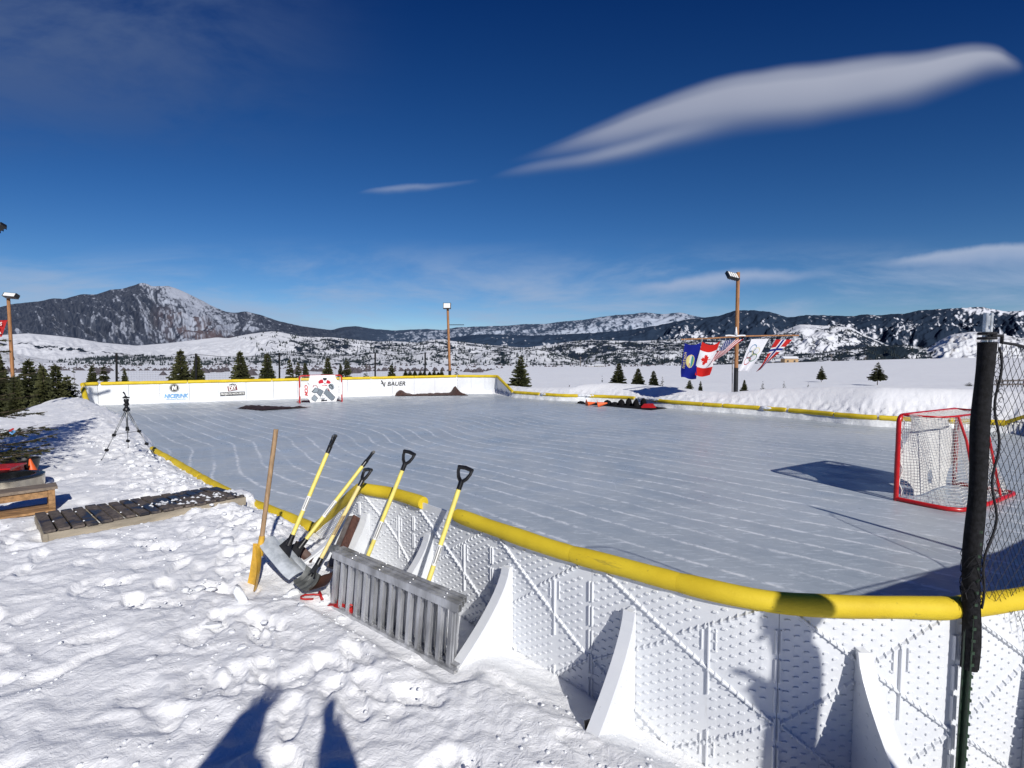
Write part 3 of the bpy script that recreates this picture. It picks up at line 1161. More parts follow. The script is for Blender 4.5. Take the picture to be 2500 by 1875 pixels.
def forestC(px, v, X, Y, Z, dz, r1, r2, seed):
    n1 = fbm(px / 45, v * 9, seed + 11, 4, .55)
    n2 = fbm(px / 9, v * 28, seed + 12, 4, .6)
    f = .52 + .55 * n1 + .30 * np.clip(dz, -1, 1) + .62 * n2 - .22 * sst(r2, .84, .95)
    f = f + .30 * np.exp(-((px - 1840) / 170) ** 2) + .22 * (1 - sst(px, 1500, 1700))
    f = f + .22 * sst(px, 2050, 2200) - .46 * sst(px, 2200, 2330) * sst(v, .84, .97) - .12 * sst(px, 2080, 2240) * sst(v, .35, .55) * (1 - sst(v, .8, .95))
    f = f - .5 * np.exp(-((px - 1700) / 55) ** 2) * np.exp(-((v - .55) / .08) ** 2)
    m = sst(f, .16, .38)
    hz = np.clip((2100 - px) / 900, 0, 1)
    wood = blend(hz, C(.017, .029, .052) + 0 * m[..., None], C(.028, .048, .086) + 0 * m[..., None])  # aerial haze put into the timber colour, stronger towards the left
    return blend(m, C(.62, .64, .70) + 0 * wood, wood)


def forestE(px, v, X, Y, Z, dz, r1, r2, seed):
    n1 = fbm(px / 60, v * 6, seed + 11, 4, .55)
    n2 = noise(px / 3.2, v * 46, seed + 12)
    n3 = fbm(px / 16, v * 18, seed + 15, 3, .6)
    dens = -.12 + .62 * sst(px, 560, 760) + .15 * sst(px, 1250, 1450) - .35 * np.exp(-((px - 1990) / 70) ** 2)
    band = np.exp(-((v - (.42 - (px - 250) * .0006)) / .045) ** 2) * (1 - sst(px, 420, 520)) * sst(n3, -.5, .1)
    f = dens + .75 * n1 - .08 + .26 * n2 + .55 * n3 + 1.1 * band - .25 * sst(v, .85, 1)
    m = sst(f, .38, .50)
    grass = sst(n3 + .6 * n2, .2, .9) * .35
    snow = blend(grass, C(.66, .68, .72) + 0 * m[..., None], C(.30, .27, .25) + 0 * m[..., None])
    return blend(m, snow, C(.020, .030, .048) + 0 * snow)


def forestF(px, v, X, Y, Z, dz, r1, r2, seed):
    n1 = fbm(px / 48, v * 5, seed + 11, 4, .55)
    n2 = noise(px / 2.8, v * 24, seed + 12)
    n3 = fbm(px / 14, v * 12, seed + 15, 3, .6)
    dens = .12 + .20 * sst(px, 500, 600) + .50 * np.exp(-((px - 290) / 130) ** 2) * sst(v, .35, .6) - .25 * (1 - sst(px, 60, 150)) + .16 * sst(px, 1400, 1500) - .8 * np.exp(-((px - 2385) / 95) ** 2) + .35 * np.exp(-((px - 2170) / 80) ** 2)
    f = dens + .80 * n1 - .02 + .26 * n2 + .55 * n3
    m = sst(f, .36, .46)
    gr = sst(n3 + .5 * n1, .0, .6) * .65
    snow = blend(gr, C(.68, .70, .73) + 0 * m[..., None], C(.26, .22, .20) + 0 * m[..., None])
    return blend(m, snow, C(.016, .026, .036) + 0 * snow)


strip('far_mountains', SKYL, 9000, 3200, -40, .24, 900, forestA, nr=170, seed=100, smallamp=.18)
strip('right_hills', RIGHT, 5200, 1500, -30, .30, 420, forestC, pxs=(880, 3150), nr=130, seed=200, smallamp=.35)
E_ = strip('rolling_hills', MIDH, 3600, 1100, -24, .26, 330, forestE, nr=120, seed=300, smallamp=.12)
F_ = strip('low_hills', FRONT, 2100, 1100, -19, .28, 150, forestF, nr=90, seed=400, smallamp=.15)

# far wood: thousands of dots of trees on the two nearer ranges, and the brown brush of the valley floor
rng = np.random.default_rng(5)


def scatter_cones(name, label, cat, pts, mat_, hs, ws, n=5):
    V = []
    Fc = []
    for (x, y, z), h, w in zip(pts, hs, ws):
        k = len(V)
        a0 = rng.random() * 6
        for i in range(n):
            a = a0 + 2 * PI * i / n
            V.append((x + w * math.cos(a), y + w * math.sin(a), z + h * .08))
        V.append((x, y, z + h))
        for i in range(n):
            Fc.append((k + i, k + (i + 1) % n, k + n))
    me = bpy.data.meshes.new(name)
    me.from_pydata(V, [], Fc)
    me.materials.append(mat_)
    o = bpy.data.objects.new(name, me)
    COL.objects.link(o)
    tag(o, label, cat, kind='stuff')


def pick(G, dens, n, seed):
    X, Y, Z, px = G
    nr = X.shape[0] - 3
    out = []
    i = rng.integers(2, nr - 1, n * 6)
    j = rng.integers(0, X.shape[1], n * 6)
    P = px[j]
    v = i / nr
    c = fbm(P / 26, v * 7, seed, 4, .6)
    ok = c + rng.random(len(i)) * .5 > dens(P, v)
    i, j = i[ok][:n], j[ok][:n]
    return [(X[a, b], Y[a, b], Z[a, b] - 1) for a, b in zip(i, j)]


pE = pick(E_, lambda P, v: .62 + .55 * (1 - sst(P, 480, 620)) - .25 * sst(P, 560, 760) + .3 * np.exp(-((P - 1990) / 70) ** 2), 3800, 71)
pF = pick(F_, lambda P, v: .50 + .5 * (1 - sst(P, 80, 170)) - .15 * np.exp(-((P - 290) / 130) ** 2) + .9 * np.exp(-((P - 2385) / 95) ** 2), 4200, 72)
pts = pE + pF
hs_ = list(rng.uniform(9, 20, len(pE))) + list(rng.uniform(5, 12, len(pF)))
scatter_cones('far_wood', 'dark conifers dotted thickly over the snowy hills beyond the valley', 'forest', pts, M['far_wood'], hs_, [h * .24 for h in hs_])
pts = []
for i in range(7600):
    px = rng.uniform(-300, 2900)
    Y = rng.choice([rng.uniform(420, 620), rng.uniform(620, 1250), rng.uniform(255, 420)])
    if Y < 420 and px > 1180:
        continue
    den = noise(np.array([px / 70]), np.array([Y / 90]), 77)[0]
    if den < .0 + (.35 if Y < 560 else 0):
        continue
    d = ray(px, 890)
    pts.append((d[0] / d[1] * Y, Y, -7.6 - 8.0 * float(sst(Y, 260, 700))))
hs_ = list(rng.uniform(1.2, 4.2, len(pts)))
scatter_cones('valley_brush', 'brown leafless brush along the snowy valley floor', 'brush', pts, M['brush'], hs_, [h * .8 for h in hs_], 6)
# ------------------------------------------------------------------ boards of the rink
def bend(s0):
    def f(V):
        # local (u along, out, z) -> world
        x, y, nx, ny, h = path_at(s0 + V[:, 0])
        return np.stack([x + nx * V[:, 1], y + ny * V[:, 1], V[:, 2]], axis=1)
    return f


def sheet(mb, W, o0, o1, z0, ztop, step=.06):
    """bendable board between o0 and o1; ztop is a function of u"""
    n = max(1, int(round(W / step)))
    V = []
    for i in range(n + 1):
        u = W * i / n
        zt = ztop(u)
        V += [(u, o0, z0), (u, o1, z0), (u, o1, zt), (u, o0, zt)]
    Fs = []
    for i in range(n):
        a, b = i * 4, i * 4 + 4
        for k in range(4):
            l = (k + 1) % 4
            Fs.append((a + k, b + k, b + l, a + l))
    Fs.append((0, 1, 2, 3))
    Fs.append((n * 4 + 3, n * 4 + 2, n * 4 + 1, n * 4))
    mb.add(V, Fs)


def stud(mb, u, z, o, a=.0125, b=.0058, hgt=.0062):
    V = []
    for sc_, oo in ((1.0, 0), (.72, hgt)):
        for k in range(8):
            an = PI / 8 + k * PI / 4
            cu = math.cos(an)
            V.append((u + (a if cu > 0 else -a) * .45 + cu * a * .6 * sc_, o + oo, z + math.sin(an) * b * sc_))
    Fs = [tuple(range(8, 16))] + [(k, (k + 1) % 8, 8 + (k + 1) % 8, 8 + k) for k in range(8)]
    mb.add(V, Fs)


def rib(mb, u0, z0, u1, z1, o, w=.016, hgt=.010, teeth=True):
    L = math.hypot(u1 - u0, z1 - z0)
    n = max(2, int(L / .06))
    ax, az = (u1 - u0) / L, (z1 - z0) / L
    V = []
    for i in range(n + 1):
        u, z = u0 + (u1 - u0) * i / n, z0 + (z1 - z0) * i / n
        V += [(u - az * w / 2, o, z + ax * w / 2), (u - az * w / 5, o + hgt, z + ax * w / 5), (u + az * w / 5, o + hgt, z - ax * w / 5), (u + az * w / 2, o, z - ax * w / 2)]
    Fs = []
    for i in range(n):
        a, b = i * 4, i * 4 + 4
        for k in range(3):
            Fs.append((a + k, b + k, b + k + 1, a + k + 1))
    Fs += [(3, 2, 1, 0), tuple(n * 4 + k for k in range(4))]
    mb.add(V, Fs)
    # thin raised line beside the rib
    e = w * 1.25
    q = [(u0 + az * e, o, z0 - ax * e), (u1 + az * e, o, z1 - ax * e), (u1 + az * (e + .004), o + .004, z1 - ax * (e + .004)), (u0 + az * (e + .004), o + .004, z0 - ax * (e + .004))]
    if teeth:
        m = int(L / .036)
        for i in range(m):
            t = (i + .5) / m
            u, z = u0 + (u1 - u0) * t, z0 + (z1 - z0) * t
            hw, tt, ho = w * .8, .003, hgt + .006
            # a small upright web across the rib
            p = [(u - tt, o, z - hw), (u + tt, o, z - hw), (u + tt, o + ho, z - hw * .3), (u + tt, o + ho, z + hw * .5), (u + tt, o, z + hw * 1.25), (u - tt, o, z + hw * 1.25), (u - tt, o + ho, z + hw * .5), (u - tt, o + ho, z - hw * .3)]
            mb.add(p, [(0, 1, 2, 7), (7, 2, 3, 6), (6, 3, 4, 5), (1, 4, 3, 2), (0, 7, 6, 5)])


def bracket(mb, u, prof, th=.036):
    """curved support standing out from the board; prof is a list of (out, z)"""
    def pr(hw, pts):
        n = len(pts)
        V = [(u - hw, o, z) for o, z in pts] + [(u + hw, o, z) for o, z in pts]
        mb.add(V, [tuple(range(n)), tuple(range(2 * n - 1, n - 1, -1))] + [(i, n + i, n + (i + 1) % n, (i + 1) % n) for i in range(n)])
    pr(th / 2, prof)
    # wider rim along the curved outer edge
    outer = prof[1:-1]
    for (a, b) in zip(outer[:-1], outer[1:]):
        ox, oz = b[0] - a[0], b[1] - a[1]
        L = math.hypot(ox, oz)
        nx_, nz_ = -oz / L * -1, ox / L * -1
        if nx_ < 0:
            nx_, nz_ = -nx_, -nz_
        w = .011
        pr(th / 2 + .012, [(a[0] - nx_ * w, a[1] - nz_ * w), (a[0] + nx_ * .003, a[1] + nz_ * .003), (b[0] + nx_ * .003, b[1] + nz_ * .003), (b[0] - nx_ * w, b[1] - nz_ * w)])


def bro(t, reach):
    return .055 + (reach - .085) * t ** 1.55


def bprof(top, reach=.46, k=1.0):
    """concave curve from the board's top down to the foot"""
    P_ = [(.014, top)]
    for i in range(10):
        t = i / 9
        P_.append((bro(t, reach), top - (top - .36) * t))
    P_.append((reach + .035, .30))
    P_.append((reach + .035, -.10))
    P_.append((.014, -.10))
    return P_


def ztop_fn(s0, trim=.045):
    return lambda u: float(path_at(np.array([s0 + u]))[4][0]) - trim


def board(name, s0, s1, label, studs=True, brk=(), rib_on=True, group=None, outer=True, inner_pad=.004):
    W = s1 - s0
    P0 = path_at(np.array([(s0 + s1) / 2]))
    root = thing(name, label, 'board', (float(P0[0][0]), float(P0[1][0]), 0), group)
    mb = MB(bend(s0))
    zt = ztop_fn(s0)
    g = .0015
    mb2 = MB(bend(s0 + g))
    sheet(mb2, W - 2 * g, 0, .012, -.10, lambda u: zt(u + g))
    if studs:
        nr = int(1.1 / .0225)
        for r in range(nr):
            z = -.02 + r * .0225
            off = .039 if r % 2 else .0
            u = .03 + off
            while u < W - .03:
                if z < zt(u) - .03:
                    # leave room for the diagonal ribs
                    q = 9
                    if rib_on:
                        zl1 = .95 - (u / W) * .53
                        zl2 = .42 + (u / W) * .53
                        q = min(abs(z - zl1), abs(z - zl2))
                    if q > .024 and abs(u - .68 * W) > .016:
                        stud(mb2, u, z, .012)
                u += .078
    if rib_on:
        rib(mb2, .012, .945, W - .012, .42, .012)
        rib(mb2, .012, .42, W * .47, .42 + .53 * .47 - .012, .012)
        rib(mb2, W * .53, .42 + .53 * .53 + .012, W - .012, .945, .012)
        rib(mb2, .012, .415, W * .5, .14, .012)
        rib(mb2, W * .5, .14, W - .012, .415, .012)
    if studs:
        # upright ribs and the little clips on them
        for zz0, zz1 in ((.02, .30), (.47, .80)):
            if zt(.68 * W) > zz1:
                rib(mb2, .68 * W, zz0, .68 * W, zz1, .012, w=.012, hgt=.012, teeth=False)
                rib(mb2, .68 * W - .03, zz1 - .13, .68 * W - .03, zz1 - .03, .012, w=.006, hgt=.008, teeth=False)
                rib(mb2, .68 * W + .03, zz1 - .12, .68 * W + .03, zz1 - .02, .012, w=.006, hgt=.008, teeth=False)
        for uu in (.006, W - .012):
            zt_ = zt(uu) - .03
            z = -.05
            while z < zt_ - .1:
                rib(mb2, uu, z, uu, z + .105, .012, w=.010, hgt=.012, teeth=False)
                z += .13
        for zz in (.06, .115):
            rib(mb2, .02, zz, W - .02, zz, .012, w=.004, hgt=.003, teeth=False)
    mb2.build('panel', M['white_plastic'], root)
    for u, top, reach in brk:
        mbb = MB(bend(s0))
        bracket(mbb, u, bprof(top, reach))
        zz = .12
        # flat round marks moulded in its sides
        i = 0
        while zz < top - .08:
            for oo in (.05, .11, .17, .23, .30, .37):
                t = (top - zz) / (top - .36)
                lim = bro(max(0, min(1, t)), reach)
                if oo < lim - .03:
                    for sg in (-1, 1):
                        V = []
                        for k in range(8):
                            an = k * PI / 4
                            V.append((u + sg * .0185, oo + .009 * math.cos(an), zz + .007 * math.sin(an)))
                        for k in range(8):
                            an = k * PI / 4
                            V.append((u + sg * .0205, oo + .006 * math.cos(an), zz + .0045 * math.sin(an)))
                        mbb.add(V, [tuple(range(8, 16))] + [(k, (k + 1) % 8, 8 + (k + 1) % 8, 8 + k) for k in range(8)])
            zz += .048
            i += 1
        mbb.build('bracket', M['white_plastic'], root)
    return root


def s_of_px(px, z=.97):
    y = np.interp(px, [p[0] for p in NEAR_TUBE], [p[1] for p in NEAR_TUBE])
    g_ = gp(px, y, z)
    return s_near(g_.x, g_.y)


joints = [s_of_px(p) for p in (877, 1018, 1201, 1456, 1905, 2320)]
brks = [s_of_px(p) for p in (905, 1056, 1254, 1552, 2092)]
NB = 'perforated look white plastic rink boards along the near end'
names = ['studded white rink panel behind the yellow shovel with the upright black grip',
         'studded white rink panel behind the folded ramp, under the gap in the yellow foam',
         'studded white rink panel beside the near end of the folded aluminium ramp',
         'studded white rink panel between the ramp and the big curved foot with a black edge',
         'large studded white panel nearest the camera, with one bracket, left of the black net post']
for i in range(5):
    board('rink_board', joints[i], joints[i + 1], names[i], brk=[(brks[i] - joints[i], .765 if i < 4 else .78, .44)], group=NB)
sE = joints[5]
for i, lb in enumerate(('studded white panel right of the black net post, behind the hanging net', 'studded white panel standing second to the right of the net post')):
    board('rink_board', sE, sE + .80, lb, brk=[(.42, .765, .44)], group=NB)
    sE += .80
# plainer continuation round the corner, out of the photograph
s_hi = s_near(13.75, 12.4)
n = 7
ed = np.linspace(sE, s_hi, n + 1)
for i in range(n):
    board('rink_board', ed[i], ed[i + 1], 'white panel of the near end boards beyond the right edge of the view', studs=False, rib_on=False, brk=[(.3, .77, .44)], group='white boards beyond the right edge')
# the sloping panel that steps down to the low boards
s_low0 = s_near(*gp(768, 1288, .27)[:2])
board('rink_board', s_low0 - .02 if s_low0 > .02 else 0, joints[0], 'white rink panel whose top slopes down to the low boards, behind the leaning shovels', rib_on=False, brk=[(joints[0] - s_low0 - .16, .70, .5)])

# low boards of the left side (mostly buried) and of the right side (liner showing)
def low_board(s0, s1, label, group, inside_liner=False, name='low_board'):
    P0 = path_at(np.array([(s0 + s1) / 2]))
    root = thing(name, label, 'board', (float(P0[0][0]), float(P0[1][0]), 0), group)
    mb = MB(bend(s0))
    zt = ztop_fn(s0, .03)
    sheet(mb, s1 - s0 - .003, 0, .012, -.10, zt, .25)
    mb.build('panel', M['white_plastic'], root)
    if inside_liner:
        mb = MB(bend(s0))
        Wd = s1 - s0

        def fn(a, b):
            u = a * Wd
            n_ = float(noise(np.array([(s0 + u) / .13 + b * 2.2]), np.array([b * 1.4]), 91)[0])
            n2_ = float(noise(np.array([(s0 + u) / .5]), np.array([0.0]), 92)[0])
            zz = zt(u) * (1 - b) + .004
            return (u, -.012 - .13 * b ** 1.6 * (1 + .5 * n2_) - .028 * n_ * (b * (1.2 - b)), zz)
        mb.grid(fn, max(4, int(Wd / .045)), 6)
        mb.build('liner', M['liner'], root, smooth=True)
    return root


sL = s_near(*gp(345, 1080, .1)[:2])
ed = np.linspace(sL, STOT - .001, 6)
for i in range(5):
    low_board(ed[i], ed[i + 1], 'low white board of the left side, sunk in the snow bank under yellow foam', 'low boards on the left side')
s_r0 = s_near(*gp(2449, 1033, .25)[:2])
s_r1 = s_near(*gp(1252, 957, .25)[:2])
ed = np.linspace(s_r0, s_r1, 10)
for i in range(9):
    low_board(ed[i], ed[i + 1], 'low white board with a wrinkled plastic liner along the right side of the ice', 'low lined boards on the right side', True)
# left side, buried stretch towards the far corner
s_c1 = s_near(*gp(213, 999, 0)[:2])
s_c0 = s_near(*gp(240, 988.5, 0)[:2])
low_board(s_c1, sL, 'long low white board wholly buried in the left snow bank', None)

# ---- high boards of the far end: one thing per panel, seams from the photograph
def wall_s(px):
    """where the ray through px meets the far wall line"""
    a, b = gp(1117, 960, 0), gp(240, 988.5, 0)
    d = ray(px, 960)
    k = d[0] / d[1]
    ex, ey = b.x - a.x, b.y - a.y
    # (a + t e).x = k (a + t e).y
    t = (k * a.y - a.x) / (ex - k * ey)
    return s_near(a.x + ex * t, a.y + ey * t)


s_b0 = s_near(*gp(1252, 957, .25)[:2])
s_b1 = s_near(*gp(1214, 918, .97)[:2])
s_b2 = s_near(*gp(1117, 960, 0)[:2])
seams = [wall_s(p) for p in (1117, 1062, 1010, 957, 904, 848, 788, 727, 666, 601, 534, 462, 390, 315, 240)]


def far_board(s0, s1, label, group=None):
    P0 = path_at(np.array([(s0 + s1) / 2]))
    root = thing('far_board', label, 'board', (float(P0[0][0]), float(P0[1][0]), 0), group)
    mb = MB(bend(s0))
    zt = ztop_fn(s0, .045)
    sheet(mb, s1 - s0 - .012, 0, .014, -.10, zt, .2)
    mb.build('panel', M['white_board'], root)
    mb = MB(bend(s0))
    bracket(mb, (s1 - s0) / 2, bprof(min(.77, zt((s1 - s0) / 2) - .05), .44))
    mb.build('bracket', M['white_plastic'], root)
    return root


FB = 'plain white panels of the far end boards'
far_boards = {}
for i in range(len(seams) - 1):
    lb = 'plain smooth white panel in the far end boards'
    if i == 3:
        lb = 'smooth white far end panel with black slanted lettering beside the goal'
    if i == 4:
        lb = 'smooth white far end panel between the lettered panel and the goal'
    if i == 10:
        lb = 'white far end panel with the small red and black DIY sign'
    if i == 12:
        lb = 'white far end panel with the round black N badge and blue lettering'
    if i == 13:
        lb = 'white far end panel in the left corner, behind the tripod'
    plain = lb.startswith('plain')
    far_boards[i] = far_board(seams[i], seams[i + 1], lb, FB if plain else None)
ed = [s_b1 + (s_b2 - s_b1) * k / 3 for k in range(4)]
for i in range(3):
    far_board(ed[i], ed[i + 1], ('grey white corner panel next to the sloping yellow foam', 'middle one of the three shaded panels in the far right corner', 'shaded corner panel where the far end boards turn left')[i])
far_board(s_b0, s_b1, 'far corner panel with its top sloping down to the low boards')
s_c2 = s_near(*gp(204, 991.5, 0)[:2])
far_board(s_c0, s_c2, 'short white panel turning the far left corner of the rink')
far_board(s_c2, s_c1, 'white panel at the far left corner with a slanted end')

# ------------------------------------------------------------------ yellow foam along the top edge
def foam(s0, s1, label, group=None, r=.046, zoff=-.05, dip=0.0, seed=0, ends=(0, 0)):
    n = max(3, int((s1 - s0) / .05))
    ss = np.linspace(s0, s1, n)
    x, y, nx, ny, h = path_at(ss)
    w = noise(ss / .6, ss * 0 + seed, 95) * .006
    pts = [(x[i] + nx[i] * .006, y[i] + ny[i] * .006, h[i] + zoff + w[i]) for i in range(n)]
    mb = MB()
    rr = [r * (1 + .03 * math.sin(i * .7 + seed)) for i in range(n)]
    rr[0] *= .93
    rr[-1] *= .93
    mb.tube(pts, rr, 16, True)
    # the slit of the split tube, gripping the board
    o = mb.build('foam_bumper', M['yellow_foam'], None, angle=50)
    tag(o, label, 'foam tube', group)
    return o


def sp_(px, z=.97):
    return s_of_px(px, z)


foam(s_low0 + .02, sp_(1040), 'thick yellow foam tube that bends up over the panel behind the leaning shovels')
foam(sp_(1112), sp_(1390), 'clean yellow foam tube right of the gap, above the folded ramp')
foam(sp_(1390) + .001, sp_(1650), 'yellow foam tube with a scuffed ring mark, middle of the near boards')
foam(sp_(1665), sp_(2330), 'yellow foam tube nearest the camera, crossed by the shadow of a person')
foam(sp_(2330) + .002, s_near(5.0, 3.3), 'yellow foam tube right of the black net post, behind the net')
ed = np.linspace(s_near(5.0, 3.3) + .003, s_hi, 6)
for i in range(5):
    foam(ed[i], ed[i + 1] - .01, 'yellow foam tube on the boards beyond the right edge of the view', 'foam tubes beyond the right edge')
foam(s_hi, s_r0 - .05, 'yellow foam tube sloping down on the far right behind the net')
PXL = lambda px, y: s_near(*gp(px, y, .25)[:2])
rb = [(2452, 1034, 2318, 1028), (2312, 1027.5, 2145, 1020), (2141, 1020, 2046, 1011.5), (2042, 1011, 1925, 1002), (1918, 1001.5, 1868, 997), (1858, 996, 1765, 991), (1761, 990.7, 1720, 987.5), (1716, 987, 1594, 977), (1536, 973, 1438, 968), (1411, 967, 1330, 962.7), (1320, 962, 1256, 957.5)]
lbs = ['yellow foam tube on the right boards, behind the goal and net', 'yellow foam tube on the right boards directly behind the near goal', 'yellow foam length left of the goal on the right boards', 'yellow foam length with a split, below the round bush tree',
       'short yellow foam length beside a snow filled gap, right side', 'yellow foam tube below the flag pole on the right boards', 'very short yellow foam piece left of the flag pole', 'long yellow foam tube right of the snow gap behind the black mat', 'yellow foam tube just behind the orange cones on the mat', 'yellow foam tube between two snow gaps, right side', 'yellow foam tube at the foot of the slope in the far right corner']
for q, lb in zip(rb, lbs):
    foam(PXL(q[0], q[1]), PXL(q[2], q[3]), lb, r=.078)
foam(s_b0, s_b1, 'yellow foam sloping up to the tall boards at the far right corner', r=.075)
foam(s_b1 + .01, s_b2 - .01, 'yellow foam above the three shaded corner panels', r=.075)
fs = [wall_s(p) for p in (1115, 1010, 905, 790, 665, 460, 247)]
for i in range(6):
    foam(fs[i] + .01, fs[i + 1] - .01, ['yellow foam tube on the far end boards, rightmost length', 'yellow foam tube above the black slanted lettering', 'yellow foam tube behind the goal on the far end boards', 'yellow foam tube just left of the goal on the far end boards', 'yellow foam tube above the DIY sign', 'long yellow foam tube above the round N badge'][i], r=.072)
foam(s_c0, s_c2 + .12, 'dull yellow foam round the far left corner of the rink', r=.075)
foam(s_c2 + .30, s_c1, 'yellow foam wrapped down the slanted board end at the far left corner', r=.09, zoff=-.12)
lfx = [(372, 1094, 424, 1122), (424, 1122, 494, 1162), (495, 1163, 600, 1215), (602, 1216, 765, 1287)]
lfl = ['yellow foam tube end sticking out of the snow beside the tripod', 'yellow foam tube on the left boards, tied with a strip, half buried', 'yellow foam tube on the left boards, behind the end of the wooden walkway', 'yellow foam tube behind the wooden handled scoop, ending at the step']
for q, lb in zip(lfx, lfl):
    foam(s_near(*gp(q[0], q[1], .27)[:2]), min(STOT - .01, s_near(*gp(q[2], q[3], .27)[:2])) if q[2] < 760 else STOT - .03, lb, r=.06)

# ------------------------------------------------------------------ lettering on the far boards
def textobj(name, s, parent, m, place, size=.2, shear=0.0, bold=0.0, align='CENTER', sx=1.0, extr=0.0):
    cu = bpy.data.curves.new(name, 'FONT')
    cu.body = s
    cu.size = size
    cu.align_x = align
    cu.align_y = 'CENTER'
    cu.shear = shear
    cu.offset = bold
    to = bpy.data.objects.new(name + '_src', cu)
    COL.objects.link(to)
    dg = bpy.context.evaluated_depsgraph_get()
    dg.update()
    me = bpy.data.meshes.new_from_object(to.evaluated_get(dg))
    bpy.data.objects.remove(to)
    bpy.data.curves.remove(cu)
    me.name = name
    me.materials.clear()
    me.materials.append(m)
    off = rootloc(parent)
    for v in me.vertices:
        p = Vector(place(v.co.x * sx, v.co.y)) - off
        v.co = p
    me.update()
    o = bpy.data.objects.new(name, me)
    COL.objects.link(o)
    o.parent = parent
    return o


def wall_place(pxc, pyc, out=.006, more=.018, rot=0.0, zc=None):
    s = wall_s(pxc)
    x, y, nx, ny, h = [float(k[0]) for k in path_at(np.array([s]))]
    z = CAMZ + (872 - pyc) / F * y if zc is None else zc
    tx, ty = ny, -nx           # along the wall, towards the right of the picture
    if tx < 0:
        tx, ty = -tx, -ty
    cr, sr = math.cos(rot), math.sin(rot)

    out = out + more

    def f(a, b):
        a, b = a * cr - b * sr, a * sr + b * cr
        return (x + tx * a - nx * out, y + ty * a - ny * out, z + b)
    return f


pn = far_boards[12]
pl = wall_place(427, 947)


def disc(pl, r, n=32, r2=0.0, m=None, name='badge', parent=None, out=0):
    mb = MB()
    V = []
    for k in range(n):
        a = 2 * PI * k / n
        V.append(pl(r * math.cos(a), r * math.sin(a)))
    if r2:
        for k in range(n):
            a = 2 * PI * k / n
            V.append(pl(r2 * math.cos(a), r2 * math.sin(a)))
        mb.add(V, [(k, (k + 1) % n, n + (k + 1) % n, n + k) for k in range(n)])
    else:
        mb.add(V, [tuple(range(n))])
    return mb.build(name, m, parent)


disc(wall_place(427, 947, .004), .185, m=M['ink_black'], parent=pn)
disc(wall_place(427, 947, .006), .172, r2=.158, m=M['label_white'], name='badge_ring', parent=pn)
mb = MB()
for q in ([(-.085, -.10), (-.035, -.10), (-.035, .10), (-.085, .10)], [(.035, -.10), (.085, -.10), (.085, .10), (.035, .10)], [(-.085, .10), (-.02, .10), (.085, -.10), (.02, -.10)]):
    p7 = wall_place(427, 947, .008)
    mb.add([p7(*k) for k in q], [(0, 1, 2, 3)])
mb.build('badge_letter', M['label_white'], pn)
textobj('lettering', 'NICERINK', pn, M['ink_blue'], wall_place(428, 967, .005), .235, shear=.25, bold=.008, sx=.82)
textobj('slogan', '#FrozenMemories', pn, M['ink_blue'], wall_place(428, 974.5, .005), .095, shear=.3, sx=1.05)
pn = far_boards[10]
mb = MB()
p7 = wall_place(568, 948, .004, rot=R(9))
mb.add([p7(a, b) for a, b in ((-.19, -.11), (.19, -.11), (.19, .12), (-.19, .12))], [(0, 1, 2, 3)])
mb.build('sign_plate', mat('dark_red', (.16, .02, .025), .5, var=.3), pn)
textobj('lettering', 'DIY', pn, M['label_white'], wall_place(568, 948, .007, rot=R(9)), .25, bold=.012, sx=.75)
mb = MB()
p7 = wall_place(567, 961.5, .004, rot=R(1))
mb.add([p7(a, b) for a, b in ((-.50, -.085), (.50, -.085), (.50, .085), (-.50, .085))], [(0, 1, 2, 3)])
mb.build('sign_strip', M['ink_black'], pn)
textobj('strip_lettering', 'PROJECTS WITH PETE', pn, M['label_white'], wall_place(567, 961.5, .007, rot=R(1)), .125, bold=.004, sx=.78)
mb = MB()
p7 = wall_place(567, 939.5, .005)
mb.tube([p7(-.13, -.005), p7(-.04, .03), p7(.04, .035), p7(.15, .02)], .012, 5)
mb.tube([p7(-.05, .0), p7(0, .05), p7(.06, .01)], .014, 5)
mb.build('sign_sketch', M['ink_black'], pn)
pn = far_boards[3]
textobj('lettering', 'BAUER', pn, M['ink_black'], wall_place(968, 937, .005), .30, shear=.22, bold=.005, sx=1.05)
mb = MB()
p7 = wall_place(938, 936.5, .005)
for q in ([(-.15, .17), (-.08, .17), (.05, -.14), (.02, -.17)], [(.02, -.17), (.05, -.15), (.10, .09), (.04, .06)], [(-.16, .0), (-.02, .07), (.0, .03), (-.12, -.02)]):
    mb.add([p7(*k) for k in q], [(0, 1, 2, 3)])
mb.build('emblem', M['ink_black'], pn)
# ------------------------------------------------------------------ goals
def pip(px, py, poly):
    """points in polygon, vectorised"""
    ins = np.zeros(px.shape, bool)
    n = len(poly)
    for i in range(n):
        x0, y0 = poly[i]
        x1, y1 = poly[(i + 1) % n]
        c = ((y0 > py) != (y1 > py)) & (px < (x1 - x0) * (py - y0) / ((y1 - y0) + 1e-12) + x0)
        ins ^= c
    return ins


def netting(mb, fn, nu, nv, r=.0018, jit=0.0, seed=1):
    """square mesh over fn(u, v), every strand a thin three-sided line"""
    rn = random.Random(seed)
    P_ = [[Vector(fn(i / nu, j / nv)) + Vector((rn.uniform(-jit, jit), rn.uniform(-jit, jit), rn.uniform(-jit, jit))) for i in range(nu + 1)] for j in range(nv + 1)]
    for j in range(nv + 1):
        mb.tube(P_[j], r, 3, False)
    for i in range(nu + 1):
        mb.tube([P_[j][i] for j in range(nv + 1)], r, 3, False)


